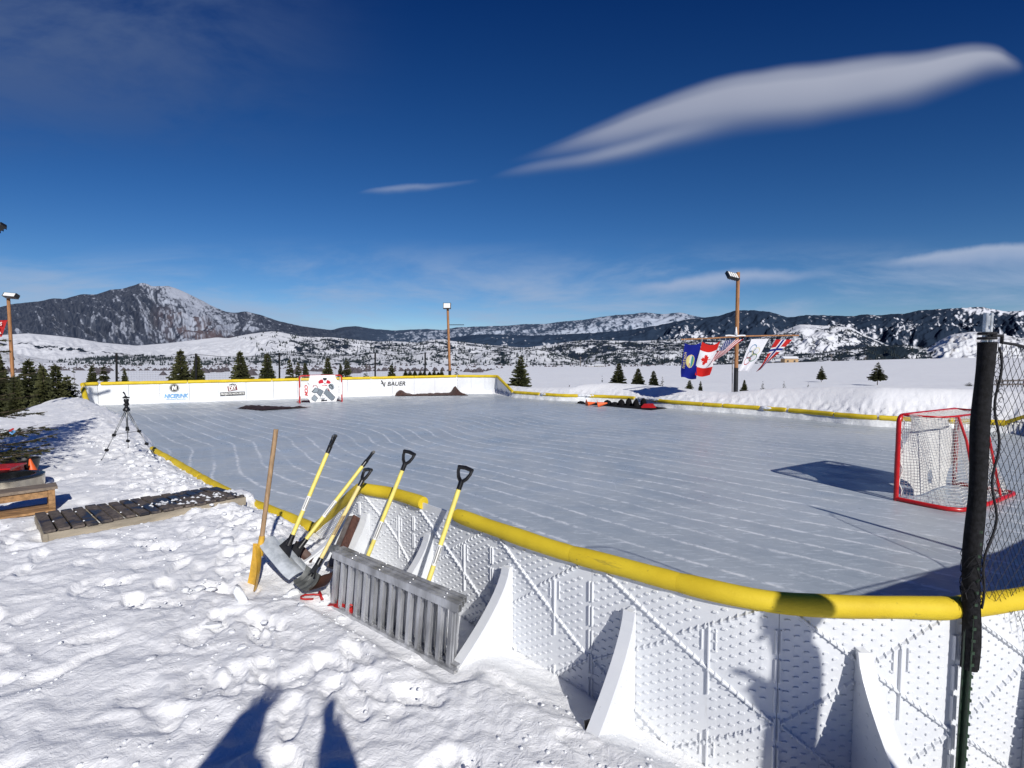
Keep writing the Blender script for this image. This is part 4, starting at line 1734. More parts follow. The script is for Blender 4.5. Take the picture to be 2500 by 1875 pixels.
def make_goal(label, foot_near, foot_far, depth=.72, W=1.83, Hh=1.22, top_d=.46, net_r=.0018, cell=.045, name='hockey_goal'):
    a = Vector((foot_near[0], foot_near[1], 0))
    b = Vector((foot_far[0], foot_far[1], 0))
    e = (b - a).normalized()
    nrm = Vector((e.y, -e.x, 0))       # away from the mouth
    b = a + e * W
    up = Vector((0, 0, 1))
    root = thing(name, label, 'hockey goal', a)
    r = .03

    def P_(u, d, z):
        return a + e * u + nrm * d + up * z
    rc = .10
    mb = MB()
    pts = [P_(0, 0, 0), P_(0, 0, Hh - r - rc)]
    for k in range(1, 6):
        t = k / 6 * PI / 2
        pts.append(P_(rc - rc * math.cos(t), 0, Hh - r - rc + rc * math.sin(t)))
    pts.append(P_(rc, 0, Hh - r))
    mb.tube(pts, r, 14)
    mb.build('post', M['red_paint'], root, angle=40)
    mb = MB()
    pts = [P_(W, 0, 0), P_(W, 0, Hh - r - rc)]
    for k in range(1, 6):
        t = k / 6 * PI / 2
        pts.append(P_(W - rc + rc * math.cos(t), 0, Hh - r - rc + rc * math.sin(t)))
    pts.append(P_(W - rc, 0, Hh - r))
    mb.tube(pts, r, 14)
    mb.build('post', M['red_paint'], root, angle=40)
    mb = MB()
    mb.tube([P_(rc, 0, Hh - r), P_(W - rc, 0, Hh - r)], r, 14)
    mb.build('crossbar', M['red_paint'], root, angle=40)
    mb = MB()
    base = [(0, 0)]
    base += [(0.0, depth * .55), (.02, depth * .80), (.10, depth * .95), (.25, depth), (W * .5, depth * 1.04), (W - .12, depth), (W - .02, depth * .97), (W, depth * .85), (W, 0)]
    mb.tube([P_(u, d, r) for u, d in base], r, 12)
    mb.build('base_frame', M['red_paint'], root, angle=60)
    mb = MB()
    td = top_d
    tb = [(rc * .6, .01), (.10, td * .6), (.24, td * .92), (.45, td), (W - .45, td), (W - .24, td * .92), (W - .10, td * .6), (W - rc * .6, .01)]
    mb.tube([P_(u, d, Hh - .02) for u, d in tb], .014, 10)
    mb.build('top_shelf_bar', M['red_paint'], root, angle=60)
    for u in (W * .30, W * .70):
        mb = MB()
        mb.tube([P_(u, td, Hh - .02), P_(u, td + .10, Hh * .72), P_(u, depth, r)], .016, 8)
        mb.build('back_brace', M['red_paint'], root, angle=60)
    # the net: top, back and two sides
    mb = MB()

    def topf(u, v):
        uu = .05 + u * (W - .1)
        edge = td * min(1, .25 + 1.3 * min(u, 1 - u) ** .5 * 1.2)
        return P_(uu, v * edge, Hh - .012 - .03 * math.sin(PI * v))
    netting(mb, topf, int(W / cell), int(td / cell), net_r, .002, 3)

    def backf(u, v):
        uu = .03 + u * (W - .06)
        edge = td * min(1, .25 + 1.3 * min(u, 1 - u) ** .5 * 1.2)
        bd = depth * .98 * min(1, .72 + .9 * min(u, 1 - u) ** .5)
        sag = .10 * math.sin(PI * v) * math.sin(PI * u) * (1 + .3 * math.sin(u * 17))
        d = edge + (bd - edge) * v - sag + .015 * math.sin(u * 40 + v * 5) * v
        return P_(uu, d, (Hh - .02) * (1 - v) + .04 * v)
    netting(mb, backf, int(W / cell), int(Hh / cell), net_r, .003, 4)
    for sd_ in (0, 1):
        def sidef(u, v, sd_=sd_):
            top = td * .42
            bd = depth * .72
            d = (top * (1 - v) + bd * v) * u + .02
            inn = .05 + .06 * math.sin(PI * v) * math.sin(PI * min(1, u * 1.1)) + .02 * math.sin(9 * v + 5 * u)
            uu = inn if sd_ == 0 else W - inn
            return P_(uu, d, (Hh - .03) * (1 - v) + .06 * v)
        netting(mb, sidef, int(depth * .7 / cell), int(Hh / cell), net_r, .003, 5)
    mb.build('net', M['net_white'], root)
    # lacing rope down the posts
    for u0 in (.045, W - .045):
        mb = MB()
        pts = [P_(u0 + .012 * math.sin(k * 2.1), .03 + .02 * math.sin(k * .9), Hh - .08 - k * (Hh - .14) / 24) for k in range(25)]
        mb.tube(pts, .007, 5)
        mb.build('lacing', M['net_white'], root, smooth=True)
    return root, P_, W, Hh


# the printed sheet hung in the far goal, drawn on a 1460 x 980 field
def cutout(x, y):
    """True where the sheet is cut away (x, y in 0..1, y down)"""
    k = ((x + .0) / .235) ** 2 + ((y + .0) / .44) ** 2 < 1
    k2 = ((1 - x) / .16) ** 2 + (y / .28) ** 2 < 1
    k3 = (x / .235) ** 2 + ((1 - y) / .24) ** 2 < 1
    k4 = ((1 - x) / .14) ** 2 + ((1 - y) / .26) ** 2 < 1
    k5 = ((x - .533) / .055) ** 2 + ((y - .83) / .085) ** 2 < 1
    return k | k2 | k3 | k4 | k5


def tutor(label, P_, W, Hh, printed, sway=0.0, name='shooter_sheet'):
    nu, nv = 190, 124
    root_p = P_(0, 0, 0)
    root = thing(name, label, 'goal sheet', root_p)
    u = (np.arange(nu) + .5) / nu
    v = (np.arange(nv) + .5) / nv
    UU, VV = np.meshgrid(u, v)
    cut = cutout(UU, VV)
    g_ = np.clip(.79 + .09 * fbm(UU * 16, VV * 11, 3, 4, .6) - .05 * (noise(UU * 40, VV * 30, 9) > .35), .2, .88)
    Cc = np.stack([g_, g_, g_ * 1.0], -1)

    def poly(pts, c, noise_amt=.0):
        q = [((x - 410) / 1460, (y - 195) / 985) for x, y in pts]
        k = pip(UU, VV, q)
        cc = np.array(c, float)
        if noise_amt:
            nn = 1 + noise_amt * fbm(UU * 30, VV * 22, 5, 3)[k]
            Cc[k] = cc[None, :] * nn[:, None]
        else:
            Cc[k] = cc
    RED, GR, GR2, BK, WH, BR = (.50, .012, .03), (.17, .20, .23), (.24, .28, .31), (.015, .018, .025), (.80, .80, .80), (.28, .03, .03)
    if printed:
        poly([(1040, 430), (1110, 360), (1200, 350), (1350, 370), (1430, 410), (1480, 470), (1540, 560), (1520, 660), (1430, 640), (1420, 700), (1100, 700), (1030, 640), (860, 640), (850, 590), (930, 480)], WH)
        poly([(1040, 430), (1110, 360), (1200, 350), (1225, 480), (1060, 510)], RED)
        poly([(1345, 370), (1430, 405), (1480, 470), (1430, 520), (1310, 500)], RED)
        poly([(1200, 350), (1350, 370), (1270, 500)], WH)
        poly([(1225, 480), (1310, 500), (1270, 525)], BK)
        poly([(1200, 300), (1230, 270), (1310, 275), (1345, 310), (1330, 370), (1270, 400), (1215, 370)], BK)
        poly([(1205, 300), (1230, 265), (1310, 268), (1345, 305), (1300, 300), (1240, 300)], WH)
        poly([(860, 560), (960, 540), (1040, 640), (1000, 650), (930, 590), (850, 640)], BR)
        poly([(880, 575), (950, 565), (1010, 640), (985, 645), (935, 590), (870, 600)], WH)
        poly([(1340, 670), (1380, 680), (1440, 790), (1410, 800)], BR)
        # blocker and stick
        poly([(935, 640), (1060, 670), (1040, 830), (900, 850), (800, 790)], BK)
        poly([(950, 650), (1050, 680), (1030, 810), (905, 830), (840, 790)], GR2, .3)
        # pads
        poly([(1080, 680), (1230, 780), (1180, 870), (1100, 990), (980, 850)], BK)
        poly([(1090, 690), (1220, 785), (1170, 860), (1100, 970), (990, 845)], GR, .3)
        poly([(1310, 680), (1430, 790), (1630, 1020), (1560, 1130), (1480, 1150), (1210, 860)], BK)
        poly([(1310, 690), (1420, 795), (1615, 1020), (1555, 1115), (1480, 1135), (1220, 855)], GR, .3)
        poly([(905, 890), (1020, 1040), (930, 1160), (800, 1080), (800, 1000)], BK)
        poly([(905, 905), (1005, 1040), (930, 1140), (815, 1070), (815, 1005)], GR2, .3)
        poly([(920, 870), (980, 850), (1090, 1040), (1040, 1070)], WH)
        for q in ((950, 895), (985, 960), (1015, 1015), (1060, 1050)):
            poly([(q[0] - 12, q[1]), (q[0] + 6, q[1] - 12), (q[0] + 16, q[1] + 8), (q[0] - 4, q[1] + 20)], BK)
        # catching glove
        poly([(1390, 560), (1470, 510), (1560, 530), (1600, 650), (1580, 720), (1500, 750), (1400, 660)], GR2, .2)
        poly([(1395, 565), (1470, 535), (1540, 600), (1550, 700), (1500, 700), (1420, 640)], BK)
        poly([(1420, 590), (1470, 575), (1520, 640), (1530, 690), (1450, 650)], GR2)
        # black bar under the round hole, slit at the left
        poly([(1130, 1105), (1350, 1095), (1330, 1145), (1120, 1160)], BK)
        poly([(655, 435), (675, 428), (748, 555), (738, 565)], BK)
        k = (((UU - .533) / .061) ** 2 + ((VV - .83) / .093) ** 2 < 1)
        Cc[k] = (.2, .2, .2)
    V = []
    for j in range(nv + 1):
        for i in range(nu + 1):
            uu, vv = i / nu, j / nv
            d = -.036 + sway * (.07 * math.sin(PI * uu) * vv + .03 * math.sin(7 * uu) * vv)
            V.append(P_(uu * W, d, (Hh - .01) * (1 - vv) + .02 * vv))
    Fs = []
    cl = []
    for j in range(nv):
        for i in range(nu):
            if cut[j, i]:
                continue
            Fs.append((j * (nu + 1) + i, j * (nu + 1) + i + 1, (j + 1) * (nu + 1) + i + 1, (j + 1) * (nu + 1) + i))
            cl.append(Cc[j, i])
    mb = MB()
    mb.add(V, Fs)
    mb.build('sheet', M['tutor_print'] if printed else M['tutor_back'], root, cols=np.array(cl))
    return root


M['tutor_print'] = colmat('tutor_print', .55, .3)
fa = gp(732, 985, 0)
fb = gp(835, 980.5, 0)
# far goal, mouth towards the camera
g1, P1, W1, H1 = make_goal('small red goal at the far end with a printed goalkeeper sheet in its mouth', (fb.x, fb.y), (fa.x, fa.y), depth=.8, W=(fb - fa).length, net_r=.003, cell=.07)
P1m = lambda u, d, z: P1(W1 - u, d, z)
t1 = tutor('white sheet printed with a goalkeeper, hung in the far goal mouth', P1m, W1, H1, True)


def sheet_place(u0, v0, rot=0.0, out=-.042):
    def f(a, b):
        c_, s_ = math.cos(rot), math.sin(rot)
        a, b = a * c_ - b * s_, a * s_ + b * c_
        return tuple(P1m(u0 * W1 + a, out, H1 * (1 - v0) + b))
    return f


textobj('lettering', 'CCM', t1, M['ink_red'], sheet_place(.145, .53, -PI / 2), .17, shear=.2, bold=.008, sx=1.25)
textobj('chest_lettering', 'CCM', t1, M['ink_red'], sheet_place(.575, .385), .075, shear=.2, bold=.003, sx=1.4)
mb = MB()
for k in range(16):
    c0 = sheet_place(.925, .42 + k * .02)
    if k % 5 != 4:
        mb.add([c0(-.012, -.008), c0(.012, -.008), c0(.012, .008), c0(-.012, .008)], [(0, 1, 2, 3)])
mb.build('small_print', M['ink_black'], t1)

na = gp(2187, 1222, 0)
nb = gp(2333, 1182, 0)
g2, P2_, W2, H2 = make_goal('large red goal in the right foreground seen from behind through its white net', (na.x, na.y), (nb.x, nb.y), depth=.72, W=1.83, net_r=.0030, cell=.040)
tutor('plain white sheet hung in the near goal, seen from behind', P2_, W2, H2, False, sway=1.0)
# ------------------------------------------------------------------ the black net and its padded posts by the near boards
pb = gp(2349, 1875, 0)
PX_, PY_ = 1.858, 2.045


def net_post(x, y, label, lean=(0, 0)):
    root = thing('net_post', label, 'net post', (x, y, 0))
    ztop = 2.175
    rn = random.Random(3)

    def c(z):
        return Vector((x + lean[0] * z, y + lean[1] * z, z))
    mb = MB()
    # perforated green T-stake
    mb.beam(c(-.1), c(1.35), .030, .008, up=(0, 1, 0))
    mb.beam(c(-.1) + Vector((0, -.012, 0)), c(1.35) + Vector((0, -.012, 0)), .007, .024, up=(0, 1, 0))
    for k in range(26):
        z = .05 + k * .05
        mb.box(c(z) + Vector((0, -.026, 0)), (.012, .006, .012))
    mb.build('stake', M['green_metal'], root)
    mb = MB()
    # slotted galvanised channel rising out of the foam
    for dx_ in (-.0125, .0125):
        mb.beam(c(1.2) + Vector((dx_, 0, 0)), c(ztop) + Vector((dx_, 0, 0)), .004, .014, up=(0, 1, 0))
    zz = 1.2
    while zz < ztop - .01:
        mb.box(c(zz + .010) + Vector((0, -.004, 0)), (.026, .004, .040))
        zz += .055
    for dx_ in (-.009, .009):
        mb.beam(c(1.2) + Vector((dx_, -.0045, 0)), c(ztop) + Vector((dx_, -.0045, 0)), .008, .0065, up=(0, 1, 0))
    mb.build('channel', M['galvanised'], root)
    mb = MB()
    # split foam sleeve: an open C with a slit on its right
    z0, z1 = .72, 2.06
    n, m = 22, 24
    V = []
    for j in range(m + 1):
        t = j / m
        z = z0 + (z1 - z0) * t
        ro = .0300 * (1 + .05 * math.sin(j * .8)) * (1 - .10 * sst(z, .72, 1.15) * 0 + .0)
        gape = .30 + .25 * (1 - float(sst(z, .9, 1.3)))
        cc = c(z) + Vector((.004 * math.sin(j * .6) + (.016 * (1 - float(sst(z, .72, 1.2)))), .002, 0))
        for k in range(n + 1):
            an = -PI * .30 + gape / 2 + (2 * PI - gape) * k / n
            V.append(cc + Vector((math.cos(an) * ro, math.sin(an) * ro, 0)))
        for k in range(n, -1, -1):
            an = -PI * .30 + gape / 2 + (2 * PI - gape) * k / n
            V.append(cc + Vector((math.cos(an) * ro * .55, math.sin(an) * ro * .55, 0)))
    w = 2 * (n + 1)
    Fs = []
    for j in range(m):
        for k in range(w):
            l_ = (k + 1) % w
            Fs.append((j * w + k, j * w + l_, (j + 1) * w + l_, (j + 1) * w + k))
    Fs.append(tuple(range(w))[::-1])
    Fs.append(tuple(m * w + k for k in range(w)))
    mb.add(V, Fs)
    mb.build('foam_sleeve', M['black_foam'], root, angle=50)
    mb = MB()
    for z, lo in ((2.075, 0), (2.09, .004)):
        mb.tube([c(z) + Vector((math.cos(a) * .026, math.sin(a) * .026, lo)) for a in np.linspace(0, 2 * PI, 12)], .006, 6)
    mb.build('collar', M['black_rope'], root)
    mb = MB()
    # net bunched and wound on the post at board height
    for k in range(20):
        z = rn.uniform(.98, 1.22)
        a0 = rn.uniform(0, 6.28)
        pts = []
        rr = rn.uniform(.029, .037)
        for q in range(9):
            a = a0 + q * .45
            pts.append(c(z + .035 * math.sin(q * 1.1 + k)) + Vector((math.cos(a) * rr * (1 + .15 * math.sin(q * 2.3 + k)), math.sin(a) * rr, 0)))
        mb.tube(pts, .0013, 3, False)
    mb.build('binding', M['black_rope'], root)
    return root, c


post1, c1 = net_post(PX_, PY_, 'black foam padded net post in the right foreground, steel channel showing at its top', (.016, 0))
post2, c2 = net_post(5.5, 3.42, 'second black padded net post, standing beyond the right edge of the view')
Npost2 = (5.5, 3.42)

# the net itself: a hexagon-like diamond mesh hung between the posts
root = thing('barrier_net', 'black diamond mesh netting hanging from the foam padded post over the near boards', 'net', (PX_, PY_, 2.1))
A0 = Vector((PX_ + .085, PY_ + .005, 0))
B0 = Vector((Npost2[0] - .04, Npost2[1], 0))
Ln = (B0 - A0).length
en = (B0 - A0) / Ln
nn_ = Vector((-en.y, en.x, 0))


def net_top(u):
    t = u / Ln
    return 2.055 - .055 * float(sst(u, 0, .5)) - .98 * float(sst(u, .42, 1.1)) + .95 * float(sst(u, Ln - .7, Ln))  # unseen sag, shaped so the cord's shadow stays off the ice


def net_bot(u):
    return 1.0 - .62 * float(sst(u, 0, .75))


def net_pt(i, j, nj, du):
    u = i * du
    t = j / nj
    zt_, zb_ = net_top(u), net_bot(u)
    # strands gather towards the edge cord beside the post
    g_ = math.exp(-u / .10)
    z = zt_ + (zb_ - zt_) * t
    uu = u + .02 * math.sin(t * 9 + u * 3) * (1 - g_) - .03 * g_ * math.sin(t * 6)
    sway = .03 * math.sin(u * 2.4 + t * 3) + .015 * math.sin(u * 7 + t * 8)
    jx = noise(np.array([i * .9]), np.array([j * .9]), 301)[0] * .006
    jz = noise(np.array([i * .9]), np.array([j * .9]), 302)[0] * .008
    return A0 + en * (uu + jx) + nn_ * sway + Vector((0, 0, z + jz))


du = .0215
NI = int(Ln / du)
NJ = 36
pt = {}
for i in range(NI + 1):
    for j in range(NJ + 1):
        if (i + j) % 2 == 0:
            pt[(i, j)] = net_pt(i, j, NJ, du)
V = []
Fs = []


def strand(a, b, r):
    d = b - a
    L = d.length
    if L < 1e-6:
        return
    d = d / L
    s1 = Vector((-d.z * en.x, -d.z * en.y, d.dot(en)))
    s1 = s1.normalized() if s1.length > .01 else d.orthogonal().normalized()
    s2 = d.cross(s1)
    k = len(V)
    for p in (a, b):
        for q in range(3):
            an = q * 2 * PI / 3
            V.append(p + s1 * (math.cos(an) * r) + s2 * (math.sin(an) * r))
    for q in range(3):
        l_ = (q + 1) % 3
        Fs.append((k + q, k + l_, k + 3 + l_, k + 3 + q))


for (i, j), p in pt.items():
    for dj in (1, -1):
        q = pt.get((i + 1, j + dj))
        if q is not None:
            mid = (p + q) / 2 + Vector((0, 0, -.0025 * (1 if dj < 0 else .3)))
            strand(p, mid, .0012)
            strand(mid, q, .0012)
mb = MB()
mb.add(V, Fs)
mb.build('mesh_panel', M['black_rope'], root)
mb = MB()
pts = [c1(2.085) + Vector((.0, -.02, 0)), c1(2.085) + Vector((.05, -.01, .0))] + [A0 + en * u + Vector((0, 0, net_top(u) + .004)) for u in np.linspace(.02, Ln, 40)]
mb.tube(pts, .0062, 6)
mb.build('top_cord', M['black_rope'], root, smooth=True)
mb = MB()
pts = []
for k in range(40):
    t = k / 39
    z = 2.04 - t * 1.06
    pts.append(A0 + Vector((.004 + .012 * math.sin(k * .55) - .045 * float(sst(t, .62, 1)), -.02 * t, z)))
mb.tube(pts, .0045, 6)
for k in range(30):
    z = 2.0 - k * .034
    a0 = A0 + Vector((-.012 * math.sin(k) - .045 * float(sst(k / 30, .62, 1)), -.01, z))
    mb.tube([a0 + Vector((.010 * math.cos(q), 0, .010 * math.sin(q))) for q in np.linspace(0, 5.2, 8)], .0014, 3, False)
mb.build('edge_cord', M['black_rope'], root, smooth=True)

# ------------------------------------------------------------------ folded aluminium ramp
E1 = gp(1112, 1640, .345)
E0 = gp(806, 1474, .345)
# tri-fold: three ladder frames side by side
dirr = (E1 - E0)
Lr = dirr.length
dirr = dirr / Lr
perp = Vector((-dirr.y, dirr.x, 0))
if perp.y < 0:
    perp = -perp
lean = Vector((0, 0, 1)) * .985 + perp * .10
root = thing('loading_ramp', 'long grey aluminium folding ramp with upright slats, leaning on the board brackets', 'ramp', E0)
Hr = .365
for k in range(3):
    o_ = perp * (k * .040) + dirr * (-.02 * k)
    mb = MB()
    base = E0 + o_ - Vector((0, 0, .03))
    a, b = base, base + dirr * Lr
    # two rails (hollow at their ends)
    for zz in (.02, Hr):
        p0, p1 = a + lean * zz, b + lean * zz
        w_, h_ = .031, .036
        if k == 0 and zz > .1:
            h_ = .044
        for s_, e_ in ((-1, 0), (1, 0), (0, -1), (0, 1)):
            if s_:
                mb.beam(p0 + perp * (s_ * (w_ / 2 - .002)), p1 + perp * (s_ * (w_ / 2 - .002)), .004, h_, up=lean)
            else:
                mb.beam(p0 + lean * (e_ * (h_ / 2 - .002)), p1 + lean * (e_ * (h_ / 2 - .002)), w_ - .008, .004, up=lean)
        # dark inside of the tube end
        mb.beam(p1 - dirr * .03, p1 - dirr * .027, w_ - .009, h_ - .009, up=lean, mi=1)
    m = 14
    for i in range(m):
        t = (i + .28 + .035 * k) / m
        c0 = a + dirr * (Lr * t)
        mb.beam(c0 + lean * .035, c0 + lean * (Hr - .018), .025, .012, up=perp, mi=0)
    # rivets on the top rail
    for t in (.18, .42, .66, .90):
        c0 = a + dirr * (Lr * t) + lean * (Hr + .026) - perp * .004
        mb.lathe([(.007, 0), (.005, .004), (0, .005)], c0, 8, axis=lean)
    mb.build('ramp_section', [M['aluminium'], M['aluminium_dull']], root)
mb = MB()
tip = E0 + lean * (Hr - .01)
poly = []
for q, w_ in ((-.075, -.012), (-.06, .02), (.0, .03), (.0, -.02)):
    poly.append(tip + dirr * q + lean * w_)
mb.prism(poly, perp * .04)
mb.build('hook_plate', M['aluminium_dull'], root)

# red ratchet strap on the snow under the ramp and the red clip beside it
def gsn(px_, py_, up=0.0):
    """the point of the snow seen at px, py"""
    z = .38
    for _ in range(5):
        p = gp(px_, py_, z)
        z = gzn(p.x, p.y)
    p = gp(px_, py_, z)
    return p + Vector((0, 0, up))


st0 = gp(816, 1484, .37)
root = thing('ratchet_strap', 'crumpled red strap lying on the snow under the far end of the ramp', 'strap', st0)
mb = MB()
rn = random.Random(8)
pts = [gsn(px_, py_, .012 + rn.uniform(0, .012)) for px_, py_ in ((803, 1481), (818, 1486), (832, 1490), (842, 1483), (850, 1492), (858, 1500), (866, 1503))]
for i in range(len(pts) - 1):
    mb.beam(pts[i], pts[i + 1] + Vector((0, 0, .004)), .030, .004, up=(rn.uniform(-.6, .6), rn.uniform(-.6, .6), 1))
mb.build('webbing', M['red_strap'], root)
for px_, py_ in ((832, 1480), (856, 1496)):
    mb = MB()
    c0 = gsn(px_, py_, .025)
    mb.box(c0, (.05, .025, .02), Matrix.Rotation(.5, 3, 'Z'))
    mb.tube([c0 + Vector((-.02, 0, .012)), c0 + Vector((.0, .0, .03)), c0 + Vector((.03, .005, .012))], .006, 6)
    mb.build('buckle', M['red_strap'], root)
c0 = gp(757, 1462, .38)
root = thing('red_clamp', 'thin red hooked clamp lying on the snow left of the ramp', 'clamp', c0)
mb = MB()
zz = .385
pts = [gsn(px_, py_, .014) for px_, py_ in ((786, 1457), (765, 1456), (745, 1457), (735, 1461), (735, 1466), (745, 1468), (765, 1467))]
mb.tube(pts, .0065, 6)
mb.tube([gsn(780, 1452, .02), gsn(787, 1468, .012)], .010, 6)
mb.build('hook_body', M['red_strap'], root, smooth=True)

# ------------------------------------------------------------------ shovels
def dgrip(mb, T, d, side, s=1.0, sock=.055, wide=.052, tall=.095):
    """D handle: T is its top, d points down the shaft"""
    b0 = T + d * (tall + sock)
    nk = T + d * tall
    mb.tube([b0, nk + d * .01, nk - d * .006], [.0165, .0175, .018], 8)
    for sg in (-1, 1):
        pts = [nk + side * sg * .008, nk - d * .022 + side * sg * wide * .62, nk - d * .055 + side * sg * wide * .95, T + d * .016 + side * sg * wide]
        mb.tube(pts, [.013, .0125, .011, .0115], 7)
    mb.tube([T + d * .012 - side * (wide + .006), T + d * .006, T + d * .012 + side * (wide + .006)], [.0135, .0145, .0135], 8)
    return b0


def shovel(name, label, T, Bp, side, grip=True, shaft=None, r=.0155, label_band=True, band=(.50, .66), text=True):
    T, Bp = Vector(T), Vector(Bp)
    d = (Bp - T).normalized()
    side = Vector(side)
    side = (side - d * side.dot(d)).normalized()
    root = thing(name, label, 'shovel', Bp, 'shovels leaning in a row against the near boards')
    s0 = T
    if grip:
        mb = MB()
        s0 = dgrip(mb, T, d, side)
        mb.build('grip', M['black_plastic'], root, angle=50)
    mb = MB()
    rr = r
    mb.tube([s0 - d * (.01 if grip else 0), Bp], rr, 12)
    sh = mb.build('shaft', shaft or M['handle_yellow'], root, angle=40)
    L = (Bp - s0).length
    if label_band:
        a = s0 + d * (L * band[0])
        b = s0 + d * (L * band[1])
        mb = MB()
        mb.tube([a, b], rr + .0012, 12)
        lb = mb.build('wrap_label', M['label_white'], sh, angle=40)
        # black bars of print on the side facing the path
        mb = MB()
        view = Vector((0, 0, CAMZ)) - a
        view = (view - d * view.dot(d)).normalized()
        sd2 = d.cross(view)
        for off, wid in ((-.010, .0035), (.004, .0045)):
            p0 = a + d * (L * .012) + view * (rr * .93 + .0012) + sd2 * off
            p1 = a + d * (L * (band[1] - band[0]) * .9) + view * (rr * .93 + .0012) + sd2 * off
            mb.beam(p0, p1, wid, .002, up=view)
        mb.build('label_print', M['ink_black'], lb)
    return root, sh, d, side, s0


def curved_blade(mb, top, wv, dv, nv, W, Hb, curv=.10, rolls=.0, th=.004, nu=14, nw=8, lip=0.0, ribs=0, flare=.6):
    """sheet of width W along wv, height Hb along dv, bulging along nv"""
    def surf(a, b, off):
        x = (a - .5) * W
        y = b * Hb
        c_ = curv * (4 * b * (1 - b)) - rolls * (1 - b) ** 2 + lip * b * b
        ex = .012 * math.cos(a * ribs * 2 * PI) if ribs else 0
        edge = (1 - .10 * abs(2 * a - 1) ** 6)
        return top + wv * x + dv * (y * edge) + nv * (c_ + off + ex * (1 - .5 * b) + .12 * W * (2 * a - 1) ** 4 * (1 - b) * flare)
    mb.grid(lambda a, b: surf(a, b, 0), nu, nw)
    mb.grid(lambda a, b: surf(1 - a, b, th), nu, nw)
    # rim
    for f_ in (lambda t: (t, 0), lambda t: (1, t), lambda t: (1 - t, 1), lambda t: (0, 1 - t)):
        V = []
        for i in range(nu + 1):
            a, b = f_(i / nu)
            V += [surf(a, b, 0), surf(a, b, th)]
        mb.add(V, [(2 * i, 2 * i + 1, 2 * i + 3, 2 * i + 2) for i in range(nu)])


def yoke(mb, Bp, d, side, w=.05, l=.09, n=None):
    mb.tube([Bp - d * .045, Bp + d * .012], [.0195, .021], 10)
    nrm = n or d.cross(side)
    mb.prism([Bp - side * .018, Bp + side * .018, Bp + side * w + d * l, Bp - side * w + d * l], nrm * .014)
    mb.tube([Bp, Bp + d * l], [.016, .010], 6)


# 1: bare wooden handle with a yellow scoop stuck upright in the snow
T, Bp = at(674, 1048, 3.72), at(638, 1322, 3.62)
root, sh, d, sd_, s0 = shovel('grain_scoop', 'bare wooden handled scoop with a yellow blade stuck upright in the snow', T, Bp, (1, 0, 0), grip=False, shaft=M['handle_wood'], r=.0165, label_band=False)
mb = MB()
wv = Vector((.62, -.78, 0)).normalized()
nv = d.cross(wv).normalized()
mb.tube([Bp - d * .04, Bp + d * .10], [.020, .026], 10)
V = []
nseg = 10
for j in range(nseg + 1):
    t = j / nseg
    hw = .035 + .055 * min(1, t * 1.9)
    for i in range(9):
        a = i / 8 * 2 - 1
        V.append(Bp + d * (.02 + .30 * t) + wv * (a * hw) + nv * (.045 * a * a * (1 - .2 * t) - .012 * math.sin(t * 3)))
mb.add(V, [(j * 9 + i, j * 9 + i + 1, (j + 1) * 9 + i + 1, (j + 1) * 9 + i) for j in range(nseg) for i in range(8)])
V2 = [v + nv * -.005 for v in V]
mb.add(V2, [(j * 9 + i, (j + 1) * 9 + i, (j + 1) * 9 + i + 1, j * 9 + i + 1) for j in range(nseg) for i in range(8)])
mb.build('blade', M['orange_scoop'], root, angle=50)

# 2 and the pusher behind it: big translucent blades seen edge on
T, Bp = at(818, 1062, 3.95), at(708, 1322, 3.66)
root, sh, d, sd_, s0 = shovel('snow_pusher', 'yellow shovel with the widest pale translucent blade, tallest grip', T, Bp, (.45, -.9, .1))
wv = (gp(742, 1424, .36) - gp(652, 1318, .62)).normalized()
nv = Vector((wv.y, -wv.x, 0)).normalized()
if nv.x > 0:
    nv = -nv
dv = Vector((.30, -.80, -.42))
dv = (dv - wv * dv.dot(wv)).normalized()
nv = wv.cross(dv).normalized()
if nv.x > 0:
    nv = -nv
mb = MB()
mb.prism([Bp - d * .03 + wv * -.016, Bp - d * .03 + wv * .016, Bp + d * .13 + wv * .070, Bp + d * .10 - wv * .085], nv * .02)
mb.tube([Bp - d * .05, Bp + d * .03], [.020, .022], 10)
mb.build('blade_socket', M['black_plastic'], root, angle=40)
mb = MB()
curved_blade(mb, at(706, 1354, 3.66) + nv * .005, wv, dv, -nv, .37, .145, .025, 0, th=.005, flare=.25)
mb.build('blade', M['blade_clear'], root, angle=60)
T, Bp = at(912, 1103, 4.25), at(737, 1330, 3.84)
root, sh, d, sd_, s0 = shovel('snow_pusher', 'yellow shovel tilted furthest over, its blade behind the wide pale one', T, Bp, (.25, -.95, .1), band=(.46, .66))
mb = MB()
mb.prism([Bp - d * .03 + wv * -.016, Bp - d * .03 + wv * .016, Bp + d * .13 + wv * .060, Bp + d * .10 - wv * .10], nv * .02)
mb.tube([Bp - d * .05, Bp + d * .03], [.020, .022], 10)
mb.build('blade_socket', M['black_plastic'], root, angle=40)
mb = MB()
curved_blade(mb, at(728, 1358, 3.82), wv, dv, -nv, .36, .14, .025, 0, th=.005, flare=.25)
mb.build('blade', M['blade_clear'], root, angle=60)
# a brown bladed shovel end lying behind
c0 = at(742, 1345, 4.05)
root = thing('spade_head', 'dark brown blade poking up behind the translucent pushers', 'shovel blade', c0)
mb = MB()
curved_blade(mb, at(748, 1340, 4.02), Vector((.75, -.2, -.62)).normalized(), Vector((-.2, -.3, -.9)).normalized(), Vector((-.3, -.95, .1)).normalized(), .20, .10, .02)
mb.build('blade', M['blade_brown'], root, angle=60)

